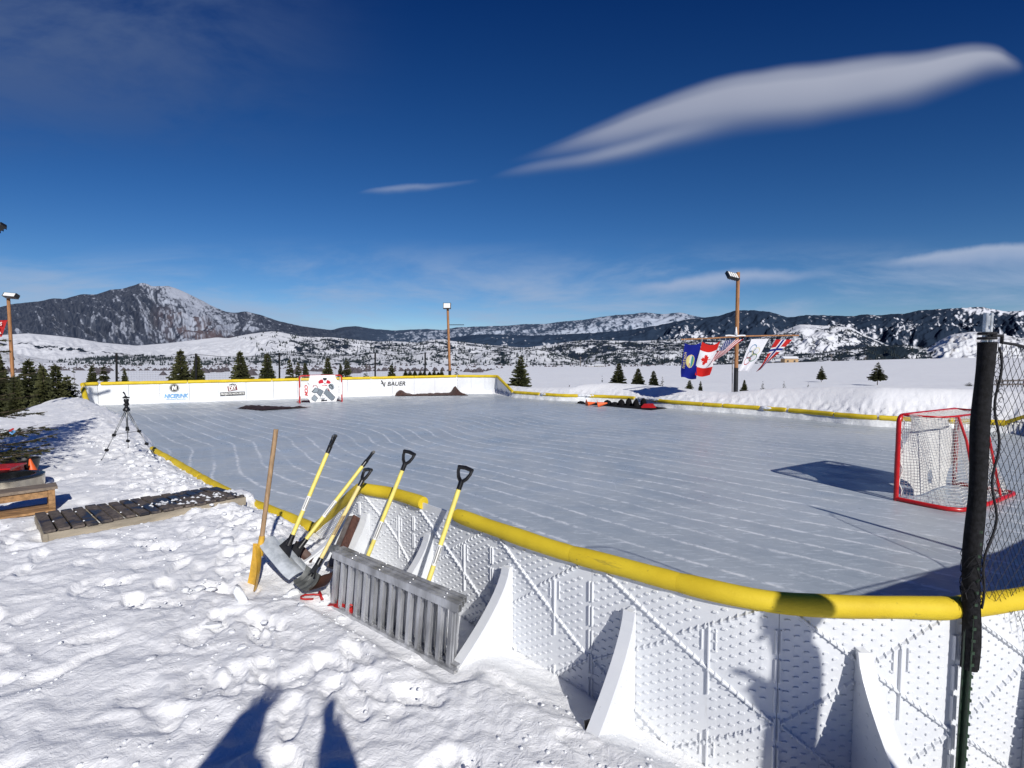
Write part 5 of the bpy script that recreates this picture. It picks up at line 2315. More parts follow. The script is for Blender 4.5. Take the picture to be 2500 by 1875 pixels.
# 3: pale handle with printed spiral, ribbed dark blade
T, Bp = at(900, 1144, 3.88), at(776, 1378, 3.52)
root, sh, d, sd_, s0 = shovel('poly_shovel', 'pale handled shovel with a brown spiral print and a ribbed dark grey blade', T, Bp, (.6, -.7, .1), shaft=M['handle_pale'], label_band=False, r=.0145)
mb = MB()
L = (Bp - s0).length
view = (Vector((0, 0, CAMZ)) - Bp)
view = (view - d * view.dot(d)).normalized()
sd2 = d.cross(view)
for k in range(15):
    t = .40 + k * .0165
    c0 = s0 + d * (L * t) + view * .0147
    mb.beam(c0 - sd2 * .011 - d * .006, c0 + sd2 * .011 + d * .006, .0045, .0022, up=view)
    mb.beam(c0 - sd2 * .009 + d * .004, c0 - sd2 * .002 - d * .006, .0035, .0022, up=view)
mb.build('spiral_print', M['ink_brown'], sh)
mb = MB()
yoke(mb, Bp, d, sd_, .035, .06)
for sg in (-1, 0, 1):
    mb.tube([Bp + d * .02, Bp + d * .085 + sd_ * sg * .05], .007, 5)
mb.build('blade_socket', M['black_plastic'], root, angle=40)
mb = MB()
wv3 = (at(790, 1418, 3.42) - at(742, 1384, 3.62)).normalized()
dv3 = (d * .9 + Vector((0, -.35, 0)))
dv3 = (dv3 - wv3 * dv3.dot(wv3)).normalized()
nv3 = wv3.cross(dv3).normalized()
if nv3.y > 0:
    nv3 = -nv3
curved_blade(mb, Bp + d * .055 + Vector((0, 0, .015)), wv3, dv3, nv3, .20, .14, -.03, .02, ribs=4)
mb.build('blade', M['blade_grey'], root, angle=60)
c0 = at(788, 1408, 3.48)
root = thing('square_spade', 'square brown metal spade blade resting on the snow at the end of the ramp', 'shovel blade', c0)
mb = MB()
wv4 = Vector((.75, -.15, .28)).normalized()
dv4 = Vector((-.25, -.75, -.32)).normalized()
dv4 = (dv4 - wv4 * dv4.dot(wv4)).normalized()
curved_blade(mb, at(793, 1404, 3.48), wv4, dv4, Vector((0, -.3, .95)), .15, .13, -.015)
mb.build('blade', M['blade_brown'], root, angle=60)

# 4, 5: D-grip shovels whose blades stand behind the ramp
T, Bp = at(1001, 1102, 3.78), at(884, 1392, 3.56)
root, sh, d, sd_, s0 = shovel('snow_shovel', 'yellow shovel in the middle of the row, its blade hidden behind the ramp', T, Bp, (.85, -.5, .1), band=(.52, .70))
mb = MB()
yoke(mb, Bp, d, sd_, .05, .08)
mb.build('blade_socket', M['black_plastic'], root, angle=40)
mb = MB()
curved_blade(mb, Bp + d * .05, sd_, d, -d.cross(sd_), .34, .22, .03, ribs=0)
mb.build('blade', M['blade_grey'], root, angle=60)
T, Bp = at(1138, 1140, 3.26), at(1034, 1455, 3.05)
root, sh, d, sd_, s0 = shovel('snow_shovel', 'yellow shovel standing apart on the right, in front of the foam gap', T, Bp, (.85, -.5, .1), band=(.53, .72))
mb = MB()
yoke(mb, Bp, d, sd_, .05, .08)
mb.build('blade_socket', M['black_plastic'], root, angle=40)
mb = MB()
curved_blade(mb, Bp + d * .05, sd_, d, -d.cross(sd_), .34, .20, .03)
mb.build('blade', M['blade_grey'], root, angle=60)

# timber leaning between the brackets
a, b = at(862, 1262, 3.92), at(822, 1360, 3.72)
root = thing('timber_offcut', 'short weathered timber with one red brown face leaning between two white brackets', 'timber', b)
mb = MB()
mb.beam(b - (a - b) * .25, a, .045, .085, up=(.6, -.5, 0), mi=0, bev=.003)
o = mb.build('plank', [M['plank_grey']], root)
mb = MB()
dd = (a - b).normalized()
sdv = Vector((.72, -.69, .0))
sdv = (sdv - dd * sdv.dot(dd)).normalized()
mb.beam(b - (a - b) * .25 + sdv * .042, a + sdv * .042, .016, .06, up=(.5, .7, 0))
mb.build('painted_face', M['plank_brown'], root)
# thin black strip standing by the big bracket
c0 = at(1434, 1800, 2.16)
root = thing('black_strip', 'thin upright black strip behind the foot of the largest bracket', 'strip', (c0.x, c0.y, .3))
mb = MB()
mb.beam(at(1439, 1830, 2.20), at(1434, 1758, 2.20), .006, .03, up=(1, .3, 0))
mb.build('strip', M['black_plastic'], root)

# ------------------------------------------------------------------ wooden walkway over the snow
ZD = .47
A_, B_, C_, D_ = gp(84, 1254, ZD), gp(104, 1297, ZD), gp(600, 1207, ZD), gp(532, 1187, ZD)
root = thing('pallet_walkway', 'long low walkway of dark weathered slats lying from the bench to the rink', 'walkway', B_)
rn = random.Random(11)
ns = 17
for i in range(ns):
    t0 = (i + .05) / ns
    t1 = (i + .86 + rn.uniform(-.06, .06)) / ns
    j0, j1 = rn.uniform(-.012, .02), rn.uniform(-.012, .02)
    p0 = B_.lerp(C_, t0)
    p1 = B_.lerp(C_, t1)
    q0 = A_.lerp(D_, t0)
    q1 = A_.lerp(D_, t1)
    e_ = (q0 - p0).normalized()
    zz = rn.uniform(-.004, .006)
    mb = MB()
    P4 = [p0 - e_ * (.01 + j0), p1 - e_ * (.01 + j0), q1 + e_ * j1, q0 + e_ * j1]
    mb.prism([p + Vector((0, 0, zz - .02)) for p in P4], (0, 0, .022))
    mb.build('slat', M['deck'], root)
for t in (.02, .5, .98):
    p0, p1 = B_.lerp(A_, t), C_.lerp(D_, t)
    p0 = p0 + Vector((0, 0, -.072))
    p1 = p1 + Vector((0, 0, -.072))
    mb = MB()
    mb.beam(p0, p1, .04, .09)
    mb.build('side_beam', M['deck_side'], root)
mb = MB()
mb.beam(A_ + Vector((.02, 0, -.072)), B_ + Vector((.02, 0, -.072)), .035, .085)
mb.build('end_beam', M['deck_side'], root)
# snow and ice crusted on the slats
mb = MB()
rn = random.Random(4)
for k in range(60):
    t = 1 - rn.random() ** 1.6 * .5
    w_ = rn.random() ** .7 * .5
    p = B_.lerp(C_, t).lerp(A_.lerp(D_, t), w_)
    r_ = rn.uniform(.006, .022)
    n_ = 7
    V = [p + Vector((0, 0, .001)) + Vector((math.cos(a) * r_ * rn.uniform(.7, 2.2), math.sin(a) * r_ * rn.uniform(.6, 1.0), 0)) for a in np.linspace(0, 2 * PI, n_, endpoint=False)]
    mb.add(V + [p + Vector((0, 0, .012 + r_ * .3))], [(i, (i + 1) % n_, n_) for i in range(n_)])
for k in range(7):
    t = (rn.randint(1, 8)) / ns
    p = B_.lerp(C_, t).lerp(A_.lerp(D_, t), rn.random())
    mb.lathe([(.008, 0), (.009, .004), (.004, .008), (0, .009)], p, 7)
o = mb.build('snow_crust', M['snow_lump'], root, smooth=True)
tag(o, kind='stuff')

# ------------------------------------------------------------------ bench, fire bowl, red box, cone at the left edge
Sr = at(141, 1187, 5.40)      # near right corner of the seat
Sl = at(-120, 1212, 5.10)
ex = Vector((-.70, -.714, 0))
Lb = 1.35
ey = Vector((-.714, .70, 0))
zs = Sr.z
root = thing('bench', 'low orange brown wooden bench with a foot board, cut off by the left edge', 'bench', (Sr.x, Sr.y, .4))
mb = MB()
mb.prism([Sr + Vector((0, 0, -.028)), Sr + ex * Lb + Vector((0, 0, -.028)), Sr + ex * Lb + ey * .25 + Vector((0, 0, -.028)), Sr + ey * .25 + Vector((0, 0, -.028))], (0, 0, .028))
mb.build('seat', M['bench_top'], root)
zb = .375
for u in (.05, Lb - .05):
    for w_ in (.035, .215):
        mb = MB()
        p = Sr + ex * u + ey * w_
        mb.beam((p.x, p.y, zb - .03), (p.x, p.y, zs - .03), .055, .05, bev=.003, up=ey)
        mb.build('leg', M['bench_wood'], root)
for w_ in (.035, .215):
    mb = MB()
    p0, p1 = Sr + ex * .08 + ey * w_, Sr + ex * (Lb - .08) + ey * w_
    mb.beam((p0.x, p0.y, zs - .068), (p1.x, p1.y, zs - .068), .022, .075)
    mb.build('apron', M['bench_wood'], root)
mb = MB()
p0 = Sr + ex * .02
for w_ in (-.09, .10):
    a = Sr + ex * .03 + ey * (w_ + .09)
    b = Sr + ex * (Lb + .02) + ey * (w_ + .09)
    mb.beam((a.x, a.y, zb + .015), (b.x, b.y, zb + .015), .175, .024, bev=.003)
mb.build('foot_board', M['bench_wood'], root)

pc = at(22, 1162, 6.25)
root = thing('fire_bowl', 'round stainless steel fire bowl with a dark rim behind the bench', 'fire pit', (pc.x, pc.y, .25))
mb = MB()
rr_, z1 = .33, pc.z
mb.lathe([(rr_, .20), (rr_ + .002, .24), (rr_, .26), (rr_, z1 - .02)], (pc.x, pc.y, 0), 48)
mb.build('drum', M['steel'], root, angle=30)
mb = MB()
mb.lathe([(rr_, z1 - .02), (rr_ + .004, z1), (rr_ - .05, z1 + .015), (rr_ - .09, z1 + .006), (rr_ - .092, z1 - .20), (0, z1 - .22)], (pc.x, pc.y, 0), 48)
mb.build('rim', M['steel_dark'], root, angle=30)
mb = MB()
for k in range(54):
    a = 2 * PI * k / 54
    mb.lathe([(.008, 0), (.0, .001)], (pc.x + math.cos(a) * (rr_ + .0005), pc.y + math.sin(a) * (rr_ + .0005), .268), 6, axis=(math.cos(a), math.sin(a), 0))
mb.build('vent_holes', M['ink_black'], root)
pr = gp(18, 1150, .47)
root = thing('red_crate', 'flat red box behind the fire bowl at the left edge', 'box', pr)
mb = MB()
mb.beam(gp(-90, 1158, .50), gp(42, 1150, .50), .34, .15, bev=.012)
mb.build('tub', M['red_paint'], root, angle=30)
mb = MB()
mb.beam(gp(-95, 1146, .585), gp(46, 1138, .585), .38, .018, bev=.004)
mb.build('lid', M['red_paint'], root)
pk = gp(52, 1138, .50)
root = thing('black_bin', 'low black tub between the red box and the orange cone', 'tub', pk)
mb = MB()
mb.lathe([(.17, -.06), (.20, .08), (.205, .10), (.185, .10), (.16, -.03), (0, -.03)], (pk.x, pk.y, .50), 24)
mb.build('shell', M['black_plastic'], root, angle=40)


def cone(name, label, p, h, r, ax, group=None):
    root = thing(name, label, 'cone', p, group)
    ax = Vector(ax).normalized()
    mb = MB()
    mb.lathe([(r, 0), (r * .97, h * .03), (r * .22, h * .97), (r * .16, h), (0, h)], p, 20, axis=ax)
    mb.build('body', M['cone_orange'], root, angle=40)
    mb = MB()
    x_ = ax.orthogonal().normalized()
    y_ = ax.cross(x_)
    q = Vector(p)
    mb.prism([q + x_ * r * 1.4 + y_ * r * 1.4, q - x_ * r * 1.4 + y_ * r * 1.4, q - x_ * r * 1.4 - y_ * r * 1.4, q + x_ * r * 1.4 - y_ * r * 1.4], ax * (-.012))
    mb.build('base', M['cone_orange'], root)
    return root


cone('traffic_cone', 'small orange cone standing on the snow beside the black tub', gp(80, 1151, .45), .175, .052, (-.18, 0, 1))

# ------------------------------------------------------------------ tripod
TZ = gp(312, 1108, .50)
ZT = TZ.y
root = thing('camera_tripod', 'silver camera tripod with a black head standing on the snow by the ice', 'tripod', TZ)
top = at(309, 1000, ZT)
feet = [at(248, 1124, ZT - .35), at(370, 1104, ZT - .15), at(313, 1094, ZT + .42)]
for fpt in feet:
    a = top + (fpt - top) * .02
    d = (fpt - a)
    mb = MB()
    sdv = d.cross(Vector((0, 1, 0))).normalized() * .011
    for sg in (-1, 1):
        mb.tube([a + sdv * sg, a + d * .55 + sdv * sg], .0055, 6)
    mb.tube([a + d * .42, a + d * .80], .006, 6)
    mb.tube([a + d * .75, fpt], .0045, 6)
    lg = mb.build('leg', M['aluminium_dull'], root, smooth=True)
    for t in (.50, .80):
        mb = MB()
        c0 = a + d * t
        mb.box(c0, (.040, .034, .036), Matrix.Rotation(.3, 3, 'Y'))
        mb.box(c0 + Vector((.022, -.01, 0)), (.018, .02, .02))
        mb.build('leg_clamp', M['black_plastic'], lg)
    mb = MB()
    mb.lathe([(.009, 0), (.006, .02), (0, .02)], fpt, 8)
    mb.build('foot_tip', M['black_plastic'], lg)
mb = MB()
mb.tube([top + Vector((0, 0, .03)), top + Vector((0, 0, -.36))], .010, 8)
mb.build('centre_column', M['aluminium_dull'], root, smooth=True)
mb = MB()
for fpt in feet:
    mb.tube([top + Vector((0, 0, -.36)), top + (fpt - top) * .50], .0035, 5)
mb.box(top + Vector((0, 0, -.29)), (.035, .03, .05))
mb.build('spreader', M['black_plastic'], root)
mb = MB()
mb.lathe([(.0, -.025), (.045, -.02), (.05, 0), (.035, .03), (.025, .04), (.024, .06), (.038, .07), (.038, .095), (.02, .10), (.03, .12), (.035, .15), (.03, .165), (0, .17)], top, 12)
mb.box(top + Vector((0, 0, .185)), (.07, .06, .02))
mb.box(top + Vector((-.01, 0, .20)), (.03, .04, .015))
mb.tube([top + Vector((0, 0, .19)), top + Vector((-.02, 0, .245)), top + Vector((-.035, -.01, .275))], [.008, .010, .012], 7)
mb.tube([top + Vector((.02, 0, .14)), top + Vector((.055, -.03, .10))], [.007, .010], 6)
mb.build('pan_head', M['black_plastic'], root, angle=40)

# ------------------------------------------------------------------ rugs and bits on the ice
def rug(name, label, quad, m, z0=.01, amp=.02, nu=40, nv=14, seed=1, lift=None, cat='mat'):
    c0 = quad[0]
    root = thing(name, label, cat, c0)
    P_ = [Vector(p) for p in quad]

    def fn(a, b):
        p = (P_[0] * (1 - a) + P_[1] * a) * (1 - b) + (P_[3] * (1 - a) + P_[2] * a) * b
        h = z0 + amp * (abs(float(noise(np.array([a * 9.0]), np.array([b * 2.5]), seed)[0])) + .5 * abs(float(noise(np.array([a * 23.0]), np.array([b * 4.5]), seed + 1)[0])))
        if lift:
            h += lift(a, b)
        e_ = .02 * float(noise(np.array([a * 6.0]), np.array([b * 3.0]), seed + 2)[0])
        return (p.x + e_, p.y + e_ * 3, h)
    mb = MB()
    mb.grid(fn, nu, nv)
    mb.build('cloth', m, root, smooth=True)
    return root


rug('ice_rug', 'dark wine red rug lying on the ice in front of the far goal', [gp(578, 998, 0), gp(640, 1003, 0), gp(762, 996, 0), gp(600, 991.5, 0)], M['rug_dark'], amp=.05, seed=5, cat='rug')
rug('ice_rug', 'brown rug with both ends turned up, below the far end boards', [gp(964, 967.5, 0), gp(1143, 966, 0), gp(1128, 961, 0), gp(972, 961.5, 0)], M['rug_brown'], amp=.045, seed=9,
    lift=lambda a, b: .34 * math.exp(-((a - .06) / .07) ** 2) * b ** .6 + .34 * math.exp(-((a - .89) / .05) ** 2) * b ** .6 + .03 * b, cat='rug')
rug('gear_mat', 'long black mat on the ice by the right boards with gear lying on it', [gp(1404, 985, 0), gp(1590, 1002, 0), gp(1646, 995, 0), gp(1470, 983, 0)], M['mat_black'], amp=.03, seed=15)
cone('training_cone', 'orange cone lying on its side at the left end of the black mat', gp(1433, 986, .07), .36, .10, (.95, .2, .12))
cone('training_cone', 'second orange cone lying on the black mat, nearer its middle', gp(1460, 988, .08), .38, .11, (.95, -.2, .2))
gear = [(1418, 985, .06, .30), (1483, 987, .12, .35), (1500, 989, .08, .40), (1516, 990, .17, .30), (1535, 991, .22, .28), (1553, 993, .22, .26), (1571, 993, .24, .24)]
for k, (px_, py_, h, w_) in enumerate(gear):
    p = gp(px_, py_, 0)
    root = thing('gear_bag', ['flat black pad at the left tip of the black mat', 'low black bag just right of the second orange cone', 'small black bag between the cones and the first peaked one', 'first of the small peaked black bags on the mat', 'black peaked bag third from the red one', 'black peaked bag second from the red one', 'black peaked bag touching the red one'][k], 'bag', p)
    rn = random.Random(k)
    h *= 1.35
    mb = MB()
    prof = [(w_ * .5, 0), (w_ * .52, h * .3), (w_ * .36, h * .75), (w_ * .12, h), (0, h * 1.02)]
    V0 = len(mb.v)
    mb.lathe(prof, p + Vector((0, 0, .02)), 9)
    mb.v = [(v[0] + rn.uniform(-.02, .02), v[1] + rn.uniform(-.02, .02), v[2] + rn.uniform(-.01, .01)) for v in mb.v]
    mb.build('pouch', M['mat_black'], root, angle=60)
p = gp(1582, 997, 0)
root = thing('red_bag', 'flat red bag lying on the right part of the black mat', 'bag', p)
mb = MB()
mb.prism([p + Vector((-.28, -.12, .03)), p + Vector((.30, -.12, .03)), p + Vector((.26, .15, .14)), p + Vector((-.10, .12, .13))], (0, .10, .03))
mb.build('body', M['red_strap'], root)

# ------------------------------------------------------------------ lamp poles
def pole(name, label, base, topz, r=.07, sleeve=1.2, lean=(0, 0)):
    root = thing(name, label, 'lamp post', base, None)
    mb = MB()
    b = Vector(base)
    t = Vector((b.x + lean[0], b.y + lean[1], topz))
    k = (sleeve - b.z) / (topz - b.z)
    m_ = b.lerp(t, k)
    mb.tube([m_, t], [r * 1.02, r * .92], 14)
    mb.build('timber', M['pole_wood'], root, angle=40)
    mb = MB()
    mb.tube([b + Vector((0, 0, -.3)), m_], [r * 1.18, r * 1.12], 14)
    mb.build('sleeve', M['black_metal'], root, angle=40)
    return root, t


def lamp_head(root, c, W, Hh, Dp, rot, strips=1):
    rot = rot.to_3x3() if hasattr(rot, 'to_3x3') else rot
    mb = MB()
    mb.box(c, (W, Dp, Hh), rot)
    fr = []
    for k in range(6):
        mb.box(Vector(c) + rot @ Vector(((k - 2.5) * W / 6.5, Dp * .62, 0)), (.008, Dp * .4, Hh * .85), rot)
    hd = mb.build('lamp_housing', M['black_metal'], root)
    mb = MB()
    for k in range(strips):
        w_ = (W * .86) / strips
        mb.box(Vector(c) + rot @ Vector(((k - (strips - 1) / 2) * w_, -Dp / 2 - .004, 0)), (w_ * (.74 if strips > 1 else 1), .01, Hh * .82), rot)
    mb.build('lens', M['lens'], hd)


# left pole with a red pennant
bL = at(36, 1003, 24.0)
bL.z = -.9
tL = at(20, 722, 24.0)
root, t = pole('lamp_post', 'wooden lamp post at the left with a red banner and a small black box', bL, tL.z, .072, at(30, 936, 24.0).z, lean=(tL.x - bL.x, 0))
lamp_head(root, at(27, 722, 23.8), .62, .20, .20, Matrix.Rotation(R(-28), 3, 'X') @ Matrix.Rotation(R(6), 3, 'Y'))
mb = MB()
mb.box(at(38, 928, 23.8), (.24, .2, .32))
mb.build('speaker_box', M['black_metal'], root)
mb = MB()
mb.tube([at(20, 783, 24), at(-60, 785, 24)], .03, 6)
mb.build('banner_arm', M['red_strap'], root)
c0 = at(-14, 800, 24)
bn = thing('pennant', 'red triangular banner with white lettering hanging from the left lamp post', 'banner', c0)
mb = MB()
q = [at(-50, 784, 23.95), at(15, 784, 23.95), at(3, 822, 23.95), at(-36, 826, 23.95)]
n_ = 8
mb.grid(lambda a, b: tuple((q[0].lerp(q[1], a)).lerp(q[3].lerp(q[2], a), b) + Vector((0, .05 * math.sin(a * 7), 0))), 16, 8)
mb.build('cloth', M['red_strap'], bn, smooth=True)


def plane_place(c, k=1.0, rot=0.0):
    def f(a, b):
        return (c.x + a, c.y, c.z + b)
    return f


textobj('lettering', 'REBELS', bn, M['label_white'], plane_place(at(-14, 791, 23.85)), .22, shear=.2, bold=.004, sx=1.0)
textobj('large_letter', 'R', bn, M['label_white'], plane_place(at(-6, 806, 23.85)), .5, bold=.01)
# near left pole, only the tip of its head inside the view
b0 = at(-22, 960, 14)
b0.z = -.6
root, t = pole('lamp_post', 'lamp post beyond the left edge whose black lamp head just shows high up', b0, 5.35, .072, 1.2)
lamp_head(root, at(-14, 563, 13.9), .62, .10, .14, Matrix.Rotation(R(-30), 3, 'Y') @ Matrix.Rotation(R(-25), 3, 'X'))
# far centre pole
b0 = at(1100, 930, 30)
b0.z = -.6
tC = at(1093, 752, 30)
root, t = pole('lamp_post', 'wooden lamp post behind the far boards with one square white lamp', b0, tC.z, .075, at(1098, 905, 30).z, lean=(tC.x - b0.x, 0))
lamp_head(root, at(1091.5, 747, 29.85), .44, .33, .16, Matrix.Rotation(R(-12), 3, 'X'))
mb = MB()
mb.tube([at(1097, 793, 30), at(1133, 793, 30)], .022, 6)
mb.build('side_arm', M['black_metal'], root)
# flag pole
b0 = at(1796, 958, 20)
tF = at(1802, 668, 20)
root, t = pole('flag_post', 'tall wooden lamp post at the right carrying a cross bar of flags', b0, tF.z + .05, .074, at(1797, 898, 20).z, lean=(tF.x - b0.x, 0))
lamp_head(root, at(1788, 674, 19.9), .48, .34, .12, Matrix.Rotation(R(24), 3, 'Z') @ Matrix.Rotation(R(-42), 3, 'X') @ Matrix.Rotation(R(14), 3, 'Y'), strips=4)
mb = MB()
mb.tube([at(1663, 829, 19.95), at(1735, 826, 19.93), at(1797, 822, 19.9)], .030, 8)
mb.tube([at(1800, 821, 19.9), at(1880, 819.5, 19.95), at(1950, 819, 20.0)], .030, 8)
mb.build('cross_bar', M['pole_wood'], root, angle=50)
mb = MB()
for sg in range(26):
    t_ = sg / 25
    c0 = at(1772 + 46 * t_, 820.6 - .6 * math.sin(t_ * 9), 19.9)
    mb.lathe([(0, -.03), (.034, -.02), (.038, .01), (.02, .03), (0, .034)], c0 + Vector((0, 0, .012)), 8)
c0 = at(1797, 812, 19.88)
mb.tube([c0 + Vector((0, 0, -.1)), c0 + Vector((0, 0, .06)), c0 + Vector((.0, 0, .22))], [.06, .04, .015], 7)
mb.build('snow_cap', M['snow_lump'], root, smooth=True)

# ------------------------------------------------------------------ flags
FONT = {'M': ('10001', '11011', '10101', '10101', '10001', '10001', '10001'), 'O': ('01110', '10001', '10001', '10001', '10001', '10001', '01110'), 'N': ('10001', '11001', '10101', '10011', '10001', '10001', '10001'),
        'T': ('11111', '00100', '00100', '00100', '00100', '00100', '00100'), 'A': ('01110', '10001', '10001', '11111', '10001', '10001', '10001')}


def flag_montana(u, v):
    c = np.zeros(u.shape + (3,)) + (.010, .018, .22)
    # flag's own frame: x along the fly (down), y from its top edge (left)
    X_, Y_ = v, u
    rr_ = np.hypot((X_ - .50) * 1.55, (Y_ - .50) * 1.0) / .30
    c[rr_ < 1] = (.62, .50, .22)
    k = (rr_ < .88)
    c[k & (Y_ < .42)] = (.66, .56, .22)
    c[k & (Y_ >= .42) & (Y_ < .55)] = (.62, .62, .60)
    c[k & (Y_ >= .55) & (Y_ < .68)] = (.05, .26, .26)
    c[k & (Y_ >= .68)] = (.22, .34, .08)
    c[k & (X_ > .56) & (Y_ < .5) & (Y_ > .42)] = (.40, .16, .10)
    for n_, ch in enumerate('MONTANA'):
        x0 = .26 + n_ * .072
        a = np.floor((X_ - x0) / .0105).astype(int)
        b = np.floor((Y_ - .07) / .019).astype(int)
        k = (a >= 0) & (a < 5) & (b >= 0) & (b < 7)
        G = np.array([[int(q) for q in r_] for r_ in FONT[ch]])
        on = np.zeros(u.shape, bool)
        on[k] = G[b[k], a[k]] > 0
        c[on] = (.75, .62, .25)
    return c


LEAF = [(0, -1.0), (.16, -.72), (.34, -.80), (.27, -.36), (.50, -.58), (.57, -.44), (.86, -.49), (.76, -.22), (.90, -.12), (.48, .22), (.54, .40), (.05, .33), (.06, .78)]
LEAF = LEAF + [(-x, y) for x, y in LEAF[::-1][:-1]]


def flag_canada(u, v):
    c = np.zeros(u.shape + (3,)) + (.80, .80, .82)
    c[(v < .25) | (v > .75)] = (.58, .022, .018)
    # leaf turned a quarter, stem to the left
    X_ = (v - .50) / .19
    Y_ = (u - .50) / .36
    c[pip(X_, Y_, LEAF)] = (.58, .022, .018)
    return c


def flag_us(u, v):
    c = np.zeros(u.shape + (3,)) + (.80, .80, .80)
    k = (np.floor(u * 13).astype(int) % 2 == 0)
    c[k] = (.50, .02, .03)
    can = (v < .42) & (u < .54)
    c[can] = (.015, .03, .16)
    a = (v / .42 * 11) % 1 - .5
    b = (u / .54 * 9) % 1 - .5
    par = (np.floor(v / .42 * 11) + np.floor(u / .54 * 9)).astype(int) % 2 == 0
    c[can & par & (np.hypot(a, b) < .36)] = (.8, .8, .8)
    return c


def flag_rings(u, v):
    c = np.zeros(u.shape + (3,)) + (.80, .80, .84)
    for (x, y), col_ in zip(((.22, .63), (.50, .63), (.78, .63), (.36, .37), (.64, .37)), ((.10, .24, .40), (.03, .03, .04), (.42, .05, .06), (.70, .66, .40), (.06, .20, .12))):
        # rotated: x runs down the flag
        xx = .14 + x * .70
        d_ = np.hypot((v - xx) * 1.62, (u - (1 - y)) * 1.0)
        c[np.abs(d_ - .185) < .022] = col_
    return c


def flag_norway(u, v):
    c = np.zeros(u.shape + (3,)) + (.52, .025, .025)
    w_ = (np.abs(v - .34) < .085) | (np.abs(u - .5) < .14)
    c[w_] = (.8, .8, .82)
    b_ = (np.abs(v - .34) < .04) | (np.abs(u - .5) < .07)
    c[b_] = (.012, .025, .20)
    return c


M['flag_print'] = colmat('flag_print', .75, .1, trans=.25)


def flag(label, q, fn, seed, waves=1.0, nu=64, nv=96, arch=0.0):
    P_ = [at(x, y, 19.86) for x, y in q]
    root = thing('flag', label, 'flag', (P_[0] + P_[1]) / 2)
    u = (np.arange(nu) + .5) / nu
    v = (np.arange(nv) + .5) / nv
    UU, VV = np.meshgrid(u, v)
    cols = fn(UU, VV).reshape(-1, 3)
    V = []
    for j in range(nv + 1):
        b = j / nv
        for i in range(nu + 1):
            a = i / nu
            p = (P_[0].lerp(P_[1], a)).lerp(P_[3].lerp(P_[2], a), b)
            y = waves * (.05 * math.sin(a * 7 + b * 2.5 + seed) + .035 * math.sin(b * 8 - a * 3 + seed)) * (.3 + b)
            z = arch * -.10 * (4 * a * (1 - a)) * (1 - b) ** 2
            z += .04 * math.sin(a * 5 + seed) * b
            x = .03 * math.sin(b * 6 + seed) * b
            V.append((p.x + x, p.y + y, p.z + z))
    Fs = [(j * (nu + 1) + i, j * (nu + 1) + i + 1, (j + 1) * (nu + 1) + i + 1, (j + 1) * (nu + 1) + i) for j in range(nv) for i in range(nu)]
    mb = MB()
    mb.add(V, Fs)
    mb.build('cloth', M['flag_print'], root, smooth=True, cols=cols)
    mb = MB()
    for k in (0, 1):
        e_ = P_[k]
        mb.tube([e_, e_ + Vector((0, .02, max(.02, at(1700, 826, 19.9).z - e_.z)))], .006, 4)
    mb.build('tie', M['label_white'], root)
    return root


flag('deep blue flag with a round gold seal and sideways yellow letters', [(1672, 837), (1712, 835), (1697, 924), (1661.5, 923)], flag_montana, 1, arch=1.0)
flag('red and white flag with a red maple leaf', [(1715, 834), (1758, 833), (1730.5, 917), (1693, 918)], flag_canada, 2, arch=1.4)
flag('striped flag with white stars on blue, blown far to the left', [(1772, 831), (1815, 828), (1740, 886), (1727, 893)], flag_us, 3, waves=1.5)
flag('white flag with five coloured rings', [(1834, 828), (1877, 827), (1830, 909), (1802.5, 902)], flag_rings, 4)
flag('red flag with a white edged blue cross, rightmost on the bar', [(1893, 829), (1935, 829), (1861, 899), (1850, 907)], flag_norway, 5, waves=1.3)

# ------------------------------------------------------------------ far net posts behind the end boards
fp = [(283, 932, 855), (477, 927, 857), (681, 922, 855), (915, 920, 855), (1037, 919, 855)]
tops = []
for k, (px_, yb, yt) in enumerate(fp):
    Y = [23.0, 24.5, 26.0, 27.6, 28.6][k]
    b0, t0 = at(px_, yb, Y), at(px_ + 1, yt, Y)
    root = thing('net_post', 'thin black padded post behind the far end boards, holding the back net', 'net post', (b0.x, b0.y, -.3), 'far net posts behind the end boards')
    mb = MB()
    mb.tube([(b0.x, b0.y, -.3), (t0.x, t0.y, t0.z - .12)], .045, 8)
    mb.build('foam_sleeve', M['black_foam'], root, smooth=True)
    mb = MB()
    mb.tube([(t0.x, t0.y, t0.z - .12), t0], .02, 6)
    mb.build('post_top', M['galvanised'], root)
    tops.append((b0, t0))
root = thing('back_net', 'fine sagging black net strung between the thin posts behind the far boards', 'net', tops[0][1])
mb = MB()
for (b0, t0), (b1, t1_) in zip(tops[:-1], tops[1:]):
    n = 30
    pts = []
    for i in range(n + 1):
        t = i / n
        p = t0.lerp(t1_, t)
        p.z -= .15 + .16 * math.sin(PI * t)
        pts.append(p)
    mb.tube(pts, .010, 4, False)
    for i in range(1, n, 1):
        p = pts[i]
        mb.tube([p, (p.x, p.y, .9)], .0016, 3, False)
    for j in range(1, 11):
        mb.tube([Vector((p.x, p.y, p.z + (.9 - p.z) * j / 11)) for p in pts[::3]], .0016, 3, False)
mb.build('mesh_panel', M['black_rope'], root)

